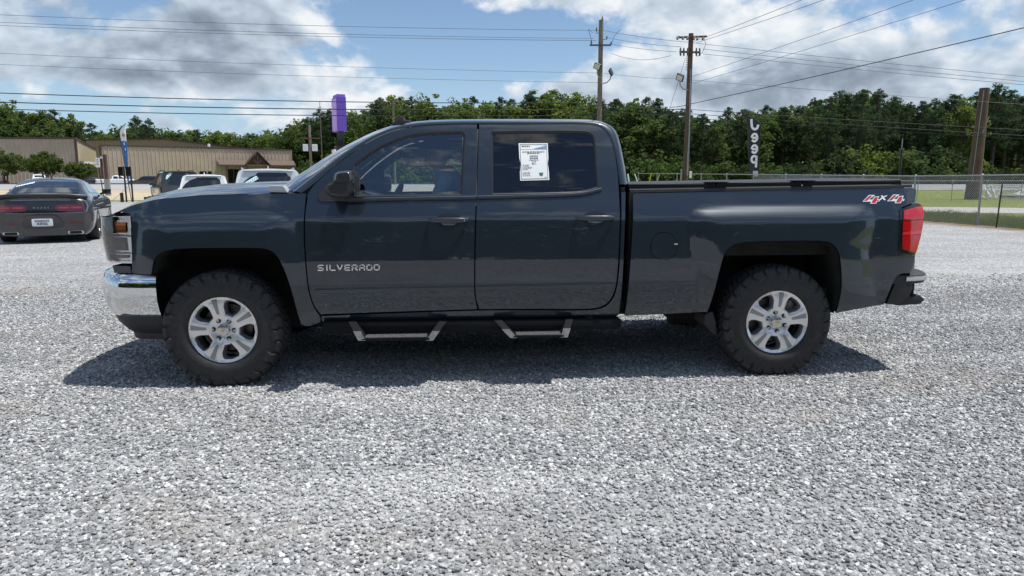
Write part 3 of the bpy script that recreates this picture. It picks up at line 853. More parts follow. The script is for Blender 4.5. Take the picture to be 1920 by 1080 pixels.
    mb = MB(); mb.grid([[across(i, y) for y in ys] for i in range(iw, ir + 1)]); rf_o = mb.build('roof', PAINT, T, smooth=True, angle=80)
    mb = MB(); mb.grid([[across(i, y) for y in ys * .985] for i in range(0, iw + 1)]); mb.build('windshield', GLASS_W, T, smooth=True, angle=80)
    mb = MB(); mb.grid([[across(i, y) for y in ys] for i in range(ir, K)]); rw = mb.build('cab_back', PAINT, T, smooth=True, angle=80)
    mb = MB(); mb.grid([[(across(i, y)[0] + .008, across(i, y)[1], across(i, y)[2]) for y in ys * .8] for i in range(ir + 5, K - 4)]); mb.build('rear_window', GLOSSB, T, smooth=True, angle=80)
    mb = MB(); mb.grid([[(across(i, y)[0], across(i, y)[1] * .97, across(i, y)[2] - .035) for y in ys] for i in range(iw, ir + 1)]); mb.build('headliner', mat('headliner_grey', (.12, .12, .12), .9), T, smooth=True)
    # cab lower back wall, down to the frame, and dark inner body behind the shut lines
    MB().box((2.755, 0, .93), (.03, 1.80, .86)).build('cab_rear_wall', UNDER, T)
    for s in (-1, 1):
        MB().box((1.70, s * .90, .82), (2.06, .05, .84)).build('inner_door', UNDER, T)
        MB().box((1.708, s * .835, 1.49), (.14, .04, .56), M=Matrix.Rotation(s * R_(20), 3, 'X')).build('centre_pillar', DASH, T)
        MB().box((2.66, s * .82, 1.46), (.10, .04, .46), M=Matrix.Rotation(s * R_(20), 3, 'X')).build('rear_pillar', DASH, T)
        MB().box((.10, s * .88, 1.15), (.95, .02, .22)).build('inner_fender', UNDER, T)
        MB().box((-.10, s * .49, .70), (1.5, .03, .78)).build('arch_light_block', UNDER, T)  # added plate, blocks light showing through the front wheel arch
    MB().box((4.3, 0, .60), (1.2, 1.7, .05)).box((1.7, 0, .52), (2.3, 1.7, .06)).box((.0, 0, .62), (1.1, 1.1, .1)).box((2.2, -.45, .44), (5.0, .09, .13)).box((2.2, .45, .44), (5.0, .09, .13)).box((1.6, -.1, .36), (1.4, .35, .14)).build('chassis', UNDER, T)
    MB().tube([(3.886, -.80, .395), (3.886, .80, .395)], .05).revolve([(.02, -.14), (.15, -.08), (.17, 0), (.15, .08), (.02, .14)], 20, 'y', (3.886, .1, .395)).build('axle', UNDER, T, smooth=True)
    MB().tube([(0, -.75, .395), (0, .75, .395)], .045).build('axle', UNDER, T, smooth=True)
    x0, z0 = on_plane(1283, 601, -.45)
    MB().revolve([(.02, -.22), (.11, -.21), (.12, 0), (.11, .21), (.02, .22)], 16, 'x', (x0 + .12, -.35, z0 + .06)).build('muffler', UNDER, T, smooth=True)
    # mud flap ahead of the rear wheel
    fl = [on_plane(a, b, -.88) for a, b in [(1316, 586), (1330, 580), (1336, 600), (1338, 626), (1326, 618), (1314, 604)]]
    MB().prism(fl, -.95, -.72).build('mud_flap', BLACKP, T, bevel=.006)
    # spring pack seen in the rear arch
    mb = MB()
    for k in range(4): mb.box((4.55 - .03 * k, -.50, .52 + .03 * k), (.7 - .1 * k, .07, .022), M=Matrix.Rotation(R_(-4), 3, 'Y'))
    mb.build('leaf_spring', RUST, T)
    # ---------------------------------------------------------------- hood and cowl
    hx = np.linspace(-.74, .46, 30)
    zs_edge = [S([p])[0] for p in [(220, 396), (250, 384), (294, 373.5), (370, 366.5), (450, 363.5), (510, 362.3), (556, 361.6)]]
    ex = [a[0] for a in zs_edge]; ez = [a[1] for a in zs_edge]
    rows = []
    for x in hx:
        zi = float(np.interp(x, ex, ez)); we = float(Wside(np.array([x]), np.array([zi]))[0]) - .008
        rise = float(np.interp(x, [-.80, -.70, -.5, -.2, .1, .46], [-.0, .03, .055, .068, .072, .075]))
        row = []
        for y in np.linspace(-1, 1, 33):
            a = abs(y)
            k = (1 - a ** 3.2); dome = .012 * (1 / (1 + math.exp((a - .56) * 40)))
            nose = -.14 * (1 - a * a) * np.clip((-x - .25) / .5, 0, 1) ** 1
            drop = -.05 * np.clip((-x - .60) / .14, 0, 1) ** 2
            row.append((x + nose, y * we, zi + rise * k + dome + drop * (1 - .3 * a)))
        rows.append(row)
    MB().grid(rows).build('hood', PAINT, T, smooth=True, angle=70)
    last = rows[-1]
    MB().grid([[(p[0] + .002, p[1], p[2] - .004) for p in last], [(p[0] + .07, p[1] * .99, p[2] - .045) for p in last], [(p[0] + .20, p[1] * .99, p[2] - .03) for p in last]]).build('cowl', BLACKP, T, smooth=True)
    for s, y0 in ((1, -.62), (1, .05)):
        x0, z0 = .62, 1.345
        MB().tube([(.50, y0, 1.365), (.56, y0 + .25, 1.385), (.60, y0 + .55, 1.392)], .008, 6).tube([(.53, y0, 1.37), (.60, y0 + .3, 1.40)], .011, 6).build('wiper', BLACKP, T)
    xx, zz = on_plane(520, 356, -.86)
    MB().prism([(xx - .045, zz - .015), (xx + .08, zz - .018), (xx + .05, zz + .028), (xx - .04, zz + .03)], -.90, -.80).build('cowl_corner', mat('clear_grey', (.42, .44, .46), .35), T, bevel=.004)
    # roof antenna pod and light bar bracket (black wedge on the roof edge)
    wz = [on_plane(a, b, -.30) for a, b in [(731, 240), (738, 231), (752, 219.5), (758, 219), (758.5, 226), (770, 226), (775, 231), (760, 238)]]
    MB().prism(wz, -.36, -.24).build('roof_pod', BLACKP, T, bevel=.012, smooth=True)
    # ---------------------------------------------------------------- front end: grille, headlight, bumper
    def plan(u):          # half plan curve of the nose, u 0 centre .. 1 corner -> (x, y)
        a = u * math.pi / 2
        return (-.985 + .33 * (1 - math.cos(a) ** .75), -.955 * math.sin(a) ** .9)
    def sweep(prof, u0, u1, nm, m, parent, k=40, dx=0.0, cap=True, ends=None):
        rows = []
        for u in np.linspace(u0, u1, k):
            s = -1 if u > 0 else 1
            x, y = plan(abs(u)); y = y * (1 if u >= 0 else -1)
            x2, y2 = plan(min(1, abs(u) + .02)); y2 *= (1 if u >= 0 else -1)
            nx, ny = (math.cos(abs(u) * math.pi / 2 * .92), 0)[0], math.sin(u * math.pi / 2 * .92)
            rows.append([(x + dx - d * nx, y - d * ny, z) for d, z in prof])
        mb = MB().grid(rows)
        mb.add(rows[0], [tuple(range(len(prof)))]); mb.add(rows[-1], [tuple(range(len(prof)))])
        return mb.build(nm, m, parent, smooth=True, angle=35)
    fb = empty('front_bumper'); fb.parent = T
    # wraparound: plan polyline, then profile per station
    ppl = spline([(-.965, 0.0), (-.96, -.3), (-.93, -.55), (-.875, -.74), (-.79, -.88), (-.675, -.955), (-.54, -.978), (-.415, -.985)], .03, False)
    ppl = np.vstack([ppl[::-1], (ppl * [1, -1])[1:]])
    tg = np.gradient(ppl, axis=0); tg /= np.linalg.norm(tg, axis=1, keepdims=True); nb = np.stack([tg[:, 1], -tg[:, 0]], 1)
    if nb[len(nb) // 2][0] > 0: nb = -nb
    def wrap(name, prof, m, parent, frac=(0, 1), angle=35):
        i0, i1 = int(frac[0] * (len(ppl) - 1)), int(frac[1] * (len(ppl) - 1)) + 1
        rows = [[(p[0] + n_[0] * d, p[1] + n_[1] * d, z) for d, z in prof] for p, n_ in zip(ppl[i0:i1], nb[i0:i1])]
        mb = MB().grid(rows)
        return mb.build(name, m, parent, smooth=True, angle=angle)
    zt, zb = .785, .485
    prof = [(-.10, zt - .005), (-.06, zt + .006), (-.012, zt - .004), (.004, zt - .03), (.012, zt - .10), (.008, zt - .18), (-.012, zt - .25), (-.035, zb + .012), (-.05, zb), (-.09, zb)]
    wrap('chrome_shell', prof, CHROME, fb)
    wrap('lower_valance', [(-.06, .492), (-.045, .490), (-.07, .43), (-.115, .38), (-.15, .35), (-.16, .305), (-.22, .30), (-.25, .48)], BLACKP, fb)
    pk = spline([(a, b) for a, b in [on_plane(202, 532, -.93), on_plane(209, 511, -.9), on_plane(262, 517, -.985), on_plane(250, 530, -.985), on_plane(228, 533, -.97)]], .02)
    # black top pad of bumper behind chrome edge and filler under the headlight
    fil = [on_plane(a, b, -.93) for a, b in [(212, 497), (246.5, 499), (249, 513), (216, 511)]]
    MB().prism(fil, -.945, -.80).build('lamp_filler', PAINT, T, bevel=.006)
    # headlight: wraps the corner
    hl = empty('headlight'); hl.parent = T
    def corner(z, k):   # k 0 side edge .. 1 front inner
        xs0 = on_plane(246 - 1.5 * (1.15 - z) , 450, -.95)[0]
        P = [(xs0 + .012, -.952), (-.66, -.935), (-.745, -.90), (-.80, -.83), (-.835, -.72), (-.86, -.58)]
        P = np.array(P); s = np.r_[0, np.cumsum(np.linalg.norm(np.diff(P, axis=0), axis=1))]; s /= s[-1]
        return np.interp(k, s, P[:, 0]), np.interp(k, s, P[:, 1])
    zt_, zb_ = 1.165, .862
    def lamp(name, k0, k1, z0, z1, off, m, bulge=0.0, nz=8):
        rows = []
        for k in np.linspace(k0, k1, 16):
            x, y = corner(1, k); x2, y2 = corner(1, k + .02); tx, ty = x2 - x, y2 - y; l = math.hypot(tx, ty) or 1; nx, ny = ty / l, -tx / l
            if nx * -1 + ny * -1 < 0: nx, ny = -nx, -ny
            rows.append([(x + nx * (off + bulge * math.sin(math.pi * t)) - .0 + .035 * (1 - t) * k, y + ny * (off + bulge * math.sin(math.pi * t)), z0 + (z1 - z0) * t) for t in np.linspace(0, 1, nz)])
        return MB().grid(rows).build(name, m, hl, smooth=True, angle=60)
    lamp('housing', 0, 1, zb_, zt_, -.01, CHROME, 0)
    AMB = mat('amber_lens', (.55, .14, .02), .15, coat=.8)
    lamp('side_marker', .07, .22, 1.060, 1.128, .004, AMB, .006); lamp('side_marker', .08, .28, .890, .910, .004, mat('smoked_amber', (.22, .08, .03), .2, coat=.8), .004)
    DK = mat('lamp_dark_patch', (.03, .032, .035), .25, metal=.3)  # for flat dark patches laid over the chrome housing
    lamp('reflector', .10, .40, .94, 1.028, .002, DK, .002); lamp('reflector', .26, .46, 1.055, 1.135, .002, DK, .002); lamp('reflector', .55, .95, .98, 1.10, .002, DK, .0); lamp('trim_bar', .0, .9, 1.033, 1.046, .008, CHROME, .004); lamp('trim_bar', .0, .9, .918, .93, .008, CHROME, .004)
    lamp('bezel', 0, .045, zb_, zt_, .006, CHROME, 0); lamp('bezel', 0, 1, zt_ - .02, zt_ + .004, .006, CHROME, .0); lamp('bezel', 0, 1, zb_ - .006, zb_ + .012, .006, CHROME, .0)
    lamp('lens', 0, 1, zb_, zt_, .014, glass_mat('lamp_clear', (.93, .95, .96), boost=.05), .012)
    c = copy_tree(hl, T); c.scale = (1, -1, 1)
    gr = empty('grille'); gr.parent = T
    MB().grid([[(-.85 - .05 * (1 - (y / .62) ** 2), y, z) for y in np.linspace(-.62, .62, 17)] for z in (.82, 1.17)]).build('grille_back', UNDER, gr)
    for z, h in ((1.15, .045), (1.00, .075), (.84, .04)):
        rows = [[(-.865 - .06 * (1 - (y / .62) ** 2) + dx, y, z + dz) for y in np.linspace(-.62, .62, 21)] for dx, dz in ((.03, -h / 2), (0, -h / 2 + .008), (-.008, 0), (0, h / 2 - .008), (.03, h / 2))]
        MB().grid(rows).build('grille_bar', CHROME, gr, smooth=True)
    bow = [(-.13, -.03), (-.06, -.03), (-.06, -.055), (.06, -.055), (.06, -.03), (.13, -.03), (.15, .03), (.06, .03), (.06, .055), (-.06, .055), (-.06, .03), (-.15, .03)]
    GOLD = mat('emblem_gold', (.62, .45, .10), .25, .8)
    MB().prism([(a, 1.0 + b) for a, b in bow], -.955, -.935, 'x').build('emblem', GOLD, gr, bevel=.003)
    # ---------------------------------------------------------------- rear bumper
    rb = empty('rear_bumper'); rb.parent = T
    rp = spline([(4.70, -.972), (4.80, -.975), (4.90, -.965), (5.01, -.92), (5.09, -.80), (5.12, -.60), (5.13, 0)], .03, False)
    rp = np.vstack([rp, (rp * [1, -1])[::-1][1:]])
    tg = np.gradient(rp, axis=0); tg /= np.linalg.norm(tg, axis=1, keepdims=True); nr = np.stack([tg[:, 1], -tg[:, 0]], 1)
    if nr[0][1] > 0: nr = -nr
    def rwrap(name, prof, m, i0=0, i1=None, shear=0.0):
        rows = [[(p[0] + n_[0] * d + shear * (.74 - z), p[1] + n_[1] * d, z) for d, z in prof] for p, n_ in zip(rp[i0:i1], nr[i0:i1])]
        mb = MB().grid(rows); mb.add(rows[0], [tuple(range(len(prof)))]); mb.add(rows[-1], [tuple(range(len(prof)))])
        return mb.build(name, m, rb, smooth=True, angle=35)
    N_ = len(rp)
    rwrap('upper_pad', [(-.12, .735), (-.02, .738), (.0, .725), (.004, .70), (-.005, .665), (-.04, .655), (-.12, .655)], BLACKP)
    i3 = int(.055 * N_)
    rwrap('bright_strip', [(-.02, .722), (.008, .718), (.010, .700), (.006, .684), (-.02, .680)], BRIGHT, i3, N_ - i3)
    body = [(p[0], p[1]) for p in []]
    sp = [on_plane(a, b, -.965) for a, b in [(1661, 570), (1680, 523), (1690, 515.5), (1708, 515), (1711, 540), (1704, 556), (1684, 572)]]
    MB().prism(sp, -.972, -.70).build('corner_cap', BLACKP, rb, bevel=.010, smooth=True)
    st = [on_plane(a, b, -.93) for a, b in [(1680, 573), (1692, 557), (1722, 552), (1733, 561), (1722, 570)]]
    MB().prism(st, -.945, .945).build('step_pad', BLACKP, rb, bevel=.012, smooth=True)
    MB().box((4.93, 0, .60), (.12, 1.7, .14)).build('bumper_core', UNDER, rb)
    # ---------------------------------------------------------------- running board with drop steps
    sb = empty('running_board'); sb.parent = T
    POW = mat('powder_coat_black', (.011, .011, .012), .75, spec=.15, bump=.2, bscale=250)
    bar = [on_plane(a, b, -.98) for a, b in [(606, 604.5), (1163, 597.5), (1166.5, 603), (1163, 617), (608, 627), (603, 612)]]
    MB().prism(bar, -.985, -.90).build('step_bar', POW, sb, bevel=.010, smooth=True)
    WORN = mat('worn_step_metal', (.10, .10, .104), .7, .0, spec=.2, noise=.3, nscale=30)
    for q in ([(658, 606), (680.5, 636), (806, 636), (830, 605)], [(934, 603), (962, 631), (1056, 630), (1070, 601)]):
        pts = [on_plane(a, b, -1.05) for a, b in q]
        yy = [-.985, -1.07, -1.07, -.985]
        mb = MB()
        for i in range(3):
            a, b = pts[i], pts[i + 1]
            if i == 1:
                mb.box(((a[0] + b[0]) / 2, -1.045, (a[1] + b[1]) / 2 + .008), (abs(b[0] - a[0]), .11, .016))
            else:
                lo, hi = (a, b) if a[1] < b[1] else (b, a)
                dirx = 1 if i == 0 else -1
                v = [(hi[0] - .028, -.945, hi[1]), (hi[0] + .028, -.945, hi[1]), (lo[0] + .028, -1.02, lo[1]), (lo[0] - .028, -1.02, lo[1]), (hi[0] - .028, -1.0, hi[1]), (hi[0] + .028, -1.0, hi[1]), (lo[0] + .024, -1.10, lo[1]), (lo[0] - .024, -1.10, lo[1])]
                mb.add(v, [(0, 1, 2, 3), (4, 5, 6, 7), (0, 1, 5, 4), (1, 2, 6, 5), (2, 3, 7, 6), (3, 0, 4, 7)])
        mb.build('drop_step', POW, sb, bevel=.004)
        for hi, lo in ((pts[0], pts[1]), (pts[3], pts[2])):
            hi = np.array(hi); lo = np.array(lo); md = lo + (hi - lo) * .5; sg = 1 if hi[0] < lo[0] else -1
            v = [(md[0] - .026, -1.0525, md[1]), (md[0] + .026, -1.0525, md[1]), (lo[0] + .024, -1.1025, lo[1] + .002), (lo[0] - .024, -1.1025, lo[1] + .002)]
            v += [(p[0], p[1] + .004, p[2]) for p in v]
            MB().add(v, [(0, 1, 2, 3), (4, 5, 6, 7), (0, 1, 5, 4), (1, 2, 6, 5), (2, 3, 7, 6), (3, 0, 4, 7)]).build('bright_step_leg', WORN, sb)
        MB().box(((pts[1][0] + pts[2][0]) / 2, -1.05, pts[1][1] + .019), (abs(pts[2][0] - pts[1][0]) - .04, .10, .006)).build('step_tread', mat('step_grip', (.06, .06, .062), .7, noise=.5, nscale=60), sb)
    # ---------------------------------------------------------------- wheels
    TYRE_R, HUB = .408, .397
    def tyre_data():
        seg = 460; prof = []
        # (radius, axial outward negative) from inner bead outside round to inside
        base = [(.226, -.110), (.232, -.122), (.245, -.131), (.265, -.139), (.29, -.143), (.312, -.142), (.330, -.140), (.345, -.1385), (.358, -.136), (.370, -.1325), (.380, -.1285), (.389, -.123), (.396, -.116), (.401, -.108),
                (.404, -.098), (.406, -.086), (.4072, -.072), (.4078, -.056), (.408, -.040), (.408, -.022), (.408, -.008)]
        base = base + [(r, -t) for r, t in reversed(base)]
        nb_ = len(base); verts = []; faces = []
        rr = random.Random(3)
        for k in range(seg):
            th = 2 * math.pi * k / seg
            for i, (r, t) in enumerate(base):
                side_ = -1 if t < 0 else 1
                a = th * 27 / (2 * math.pi) + (0.5 if side_ > 0 else 0)
                cut = 0.0; a_t = abs(t)
                if r > .343:      # sidewall lugs and shoulder blocks, alternating lengths with zigzag edges
                    u = a + .10 * math.sin((r - .34) * 110) + (.18 if a_t < .10 else 0) * math.sin(a_t * 90)
                    ph = u % 1.0
                    longlug = int(math.floor(u)) % 2 == 0
                    lo = .343 if longlug else .362
                    groove = (ph < .16)
                    if a_t < .105:
                        u2 = th * 27 / math.pi + (a_t * 14) + .13 * math.sin(a_t * 160)
                        ph2 = u2 % 1.0
                        chan = abs(a_t - .066) < .007 or abs(a_t - .022) < .006
                        cut = .013 if (chan or ph2 < .20) else .0
                        if .46 < ph2 < .52: cut = max(cut, .003)
                    else:
                        cut = .013 if groove else 0.0
                        if .55 < ph < .60: cut = max(cut, .0035)
                        if r < lo: cut = .011
                    if r < lo: cut = max(cut, .010)
                elif r > .33: cut = .010
                elif r > .30: cut = .006 if (int(th * 40) % 3 == 0 and .305 < r < .316) else .008
                # push inwards along the local normal
                nr_, nt_ = (1.0, 0.0) if a_t < .1 else (.45, side_ * .9)
                if r < .36 and a_t > .1: nr_, nt_ = 0.1, side_ * 1.0
                R2 = r - nr_ * cut; t2 = t - nt_ * cut
                verts.append((R2 * math.cos(th), t2, R2 * math.sin(th)))
            k2 = (k + 1) % seg
            for i in range(nb_ - 1): faces.append((k * nb_ + i, k * nb_ + i + 1, k2 * nb_ + i + 1, k2 * nb_ + i))
        me = mesh_data('tyre', verts, faces, RUBBER, True)
        me.set_sharp_from_angle(angle=R_(38))
        return me
    tyre_me = tyre_data()
    RR = .242
    def rim(parent, a0):
        # five broad spokes between five windows
        ringo = [(RR * math.cos(t), RR * math.sin(t)) for t in np.linspace(0, 2 * math.pi, 90, endpoint=False)]
        wins = []
        for k in range(5):
            c = R_(a0 + 36 + 72 * k)
            pol = [(.44, -13), (.44, 13), (.66, 19), (.78, 18), (.855, 14), (.872, 0), (.855, -14), (.78, -18), (.66, -19)]
            wins.append(np.array([(RR * r * math.cos(c + R_(d)), RR * r * math.sin(c + R_(d))) for r, d in pol]))
        V, Tt = fill(np.array(ringo), wins, .012)
        rad = np.hypot(V[:, 0], V[:, 1]) / RR
        ang = np.degrees(np.arctan2(V[:, 1], V[:, 0])); da = np.abs((ang - a0 + 36) % 72 - 36)
        y = np.interp(rad, [0, .22, .30, .42, .6, .8, .9, .95, 1.0], [.012, .012, .006, -.004, -.010, -.008, -.004, -.010, -.012])
        y = y + np.where((rad > .42) & (rad < .9), np.clip((da - 13) / 8, 0, 1) * .007, 0)
        # groove down each spoke
        gro = np.clip(1 - np.abs(da * rad) / 3.6, 0, 1) * 0
        A = V[Tt]; ar = (A[:, 1, 0] - A[:, 0, 0]) * (A[:, 2, 1] - A[:, 0, 1]) - (A[:, 1, 1] - A[:, 0, 1]) * (A[:, 2, 0] - A[:, 0, 0])
        Tt = np.where((ar > 0)[:, None], Tt, Tt[:, ::-1])
        P = [(v[0], yy, v[1]) for v, yy in zip(V, y)]
        o = mo('rim_face', P, [tuple(map(int, t)) for t in Tt], ALLOY, parent, True)
        o.data.set_sharp_from_angle(angle=R_(25))
        # window walls going back and in
        for w in wins:
            mb = MB()
            c = w.mean(0); w2 = spline([tuple(p) for p in w], .012)
            w2 = np.array([p for p in w])
            rd0 = np.hypot(w[:, 0], w[:, 1]) / RR
            y0 = np.interp(rd0, [0, .22, .30, .42, .6, .8, .9, .95, 1.0], [.012, .012, .006, -.004, -.010, -.008, -.004, -.010, -.012])
            an = np.degrees(np.arctan2(w[:, 1], w[:, 0])); d0 = np.abs((an - a0 + 36) % 72 - 36)
            y0 = y0 + np.where((rd0 > .42) & (rd0 < .9), np.clip((d0 - 13) / 8, 0, 1) * .007, 0)
            r0 = [(p[0], yy, p[1]) for p, yy in zip(w, y0)]; r1 = [(c[0] + (p[0] - c[0]) * .86, .016, c[1] + (p[1] - c[1]) * .86) for p in w]; r2 = [(c[0] + (p[0] - c[0]) * .80, .05, c[1] + (p[1] - c[1]) * .80) for p in w]
            rows = [r + r[:1] for r in (r0, r1, r2)]
            mb.grid(rows)
            mb.build('window_wall', ALLOYD, parent, smooth=True, angle=20)
        # lip and barrel
        MB().revolve([(RR * .985, -.010), (RR * 1.0, -.016), (RR * 1.03, -.015), (RR * 1.04, -.006), (RR * 1.03, .012), (RR * .98, .03), (RR * .94, .08), (RR * .92, .16)], 90).build('rim_lip', ALLOY, parent, smooth=True, angle=40)
        # spoke grooves as flat panels of darker alloy, just proud of the face
        for k in range(5):
            c = R_(a0 + 72 * k); ca, sa = math.cos(c), math.sin(c)
            pol = [(.46, -.035), (.90, -.075), (.90, .075), (.46, .035)]
            mb = MB(); pts = []
            for r, s in pol: pts.append((RR * (r * ca - s * sa), RR * (r * sa + s * ca)))
            yv = [float(np.interp(r, [.42, .6, .8, .9], [-.004, -.010, -.008, -.004])) - .0016 for r, s in pol]
            rr_ = np.linspace(.46, .90, 7); rows = [[], []]
            for r in rr_:
                s = np.interp(r, [.46, .90], [.035, .075]); yv = float(np.interp(r, [.42, .6, .8, .9], [-.004, -.010, -.008, -.004])) - .0022
                for row, sg in zip(rows, (-1, 1)): row.append((RR * (r * ca - sg * s * sa), yv, RR * (r * sa + sg * s * ca)))
            mb.grid(rows)
            mb.build('spoke_groove', ALLOYD, parent)
        # lug nuts
        LUGD = mat('lug_pocket', (.02, .02, .02), .5)
        for k in range(6):
            c = R_(a0 + 14 + 60 * k); px, pz = RR * .285 * math.cos(c), RR * .285 * math.sin(c)
            MB().revolve([(.0155, .001), (.0165, .0035), (.013, .0045), (.0, .005)], 18, 'y', (px, 0, pz)).build('lug_pocket', LUGD, parent, smooth=True)
            MB().revolve([(.0, -.010), (.006, -.009), (.0085, -.004), (.009, .004)], 6, 'y', (px, 0, pz)).build('lug_nut', BRIGHT, parent)
        MB().revolve([(0, -.014), (.026, -.013), (.037, -.010), (.041, -.004), (.041, .012)], 40).build('centre_cap', BRIGHT, parent, smooth=True)
        bow = [(-.8, -.18), (-.3, -.18), (-.3, -.36), (.3, -.36), (.3, -.18), (.8, -.18), (.9, .18), (.3, .18), (.3, .36), (-.3, .36), (-.3, .18), (-.9, .18)]
        ca, sa = math.cos(R_(12)), math.sin(R_(12))
        MB().prism([(.022 * (a * ca - b * sa), .022 * (a * sa + b * ca)) for a, b in bow], -.0155, -.013).build('cap_emblem', GOLD, parent)
    def wheel(x, a0):
        w = empty('wheel', (x, -.872, HUB)); w.parent = T
        t = bpy.data.objects.new('tyre', tyre_me); link(t, w)
        e = empty('rim'); e.parent = w; e.location = (0, -.105, 0)
        rim(e, a0)
        MB().revolve([(.05, .10), (.165, .10), (.168, .115), (.05, .115)], 40, closed=True).build('brake_disc', BRAKE, e, smooth=True, angle=30)
        MB().box((.10, .10, .085), (.13, .09, .09), M=Matrix.Rotation(R_(-40), 3, 'Y')).build('brake_caliper', BRAKE, e, bevel=.01)
        MB().revolve([(.05, .02), (.06, .14), (.19, .15), (.20, .19), (.0, .19)], 30).build('hub', UNDER, e, smooth=True)
        return w
    wf = wheel(0.0, 103); wr = wheel(3.886, 84)
    for w in (wf, wr):
        c = copy_tree(w, T); c.location.y = .872; c.rotation_euler.z = math.pi
    # ---------------------------------------------------------------- far side: doors, fender and bed side mirrored
    for o in list(T.children):
        if o.name.split('.')[0] in ('front_fender', 'front_door', 'rear_door', 'rocker_panel', 'bed_side', 'tail_light', 'bed_rail_cap', 'bed_corner', 'wheel_arch_liner', 'running_board', 'mud_flap'):
            c = o.copy(); COL.objects.link(c); c.scale = (1, -1, 1); c.parent = T
            for ch in o.children:
                if ch.name.split('.')[0] in ('door_lettering', 'price_sheet', 'sheet_border', 'sheet_picture', 'sheet_emblem', 'sheet_print', 'decal', 'fuel_door', 'fuel_door_gap', 'fuel_door_tab', 'key_lock'): continue
                cc = ch.copy(); COL.objects.link(cc); cc.parent = c
    # ---------------------------------------------------------------- cabin
    def seat(x, y, nm, wd=.50):
        s = empty(nm); s.parent = T; s.location = (x, y, 0)
        MB().box((0, 0, .92), (.52, wd, .16)).build('cushion', CLOTH, s, bevel=.05, seg=3, smooth=True)
        MB().box((.29, 0, 1.22), (.14, wd, .56), M=Matrix.Rotation(R_(16), 3, 'Y')).build('backrest', CLOTH, s, bevel=.05, seg=3, smooth=True)
        MB().box((.40, 0, 1.57), (.09, .26, .15), M=Matrix.Rotation(R_(10), 3, 'Y')).build('headrest', CLOTH, s, bevel=.04, seg=3, smooth=True)
        MB().tube([(.37, -.06, 1.46), (.385, -.06, 1.53)], .006).tube([(.37, .06, 1.46), (.385, .06, 1.53)], .006).build('headrest_post', BRIGHT, s)
    seat(1.42, -.42, 'front_seat'); seat(1.42, .42, 'front_seat')
    rs = empty('rear_seat'); rs.parent = T
    MB().box((2.32, 0, .92), (.5, 1.4, .16)).build('cushion', CLOTH, rs, bevel=.05, seg=3, smooth=True)
    MB().box((2.60, 0, 1.20), (.12, 1.4, .56), M=Matrix.Rotation(R_(10), 3, 'Y')).build('backrest', CLOTH, rs, bevel=.05, seg=3, smooth=True)
    for y in (-.5, .5): MB().box((2.66, y, 1.53), (.08, .26, .12)).build('headrest', CLOTH, rs, bevel=.03, seg=3, smooth=True)
    dz = [(.52, 1.28), (.62, 1.33), (.80, 1.325), (.94, 1.27), (.97, 1.16), (.92, 1.02), (.90, .75), (.55, .75)]
    MB().prism(dz, -.83, .83).build('dashboard', DASH, T, bevel=.02, smooth=True)
    MB().box((1.35, 0, .88), (.9, .22, .26)).build('centre_console', DASH, T, bevel=.03, smooth=True)
    sw = empty('steering_wheel'); sw.parent = T; sw.location = (1.10, -.42, 1.20); sw.rotation_euler = (0, R_(-66), 0)
    ringp = [(.19 * math.cos(t), .19 * math.sin(t), 0) for t in np.linspace(0, 2 * math.pi, 40)]
    MB().tube(ringp, .016, 10, cap=False).build('wheel_rim', DASH, sw, smooth=True)
    MB().revolve([(0, .03), (.06, .03), (.075, 0), (.07, -.04), (.03, -.2), (0, -.22)], 24, 'z').build('airbag_boss', DASH, sw, smooth=True)
    MB().box((.11, 0, 0), (.12, .03, .012)).box((-.11, 0, 0), (.12, .03, .012)).box((0, .11, 0), (.04, .12, .012)).build('spokes', DASH, sw)
    MB().box((.98, .0, 1.66), (.03, .24, .07), M=Matrix.Rotation(R_(-15), 3, 'Y')).build('rear_view_mirror', DASH, T, bevel=.01)
    MB().box((1.18, -.42, 1.755), (.16, .36, .018), M=Matrix.Rotation(R_(12), 3, 'Y')).box((1.18, .42, 1.755), (.16, .36, .018), M=Matrix.Rotation(R_(12), 3, 'Y')).build('sun_visor', mat('visor', (.2, .2, .2), .9), T, bevel=.005)
    MB().box((1.65, 0, .62), (2.1, 1.76, .04)).build('cabin_floor', CLOTH, T)
    return T
TRUCK = build_truck()
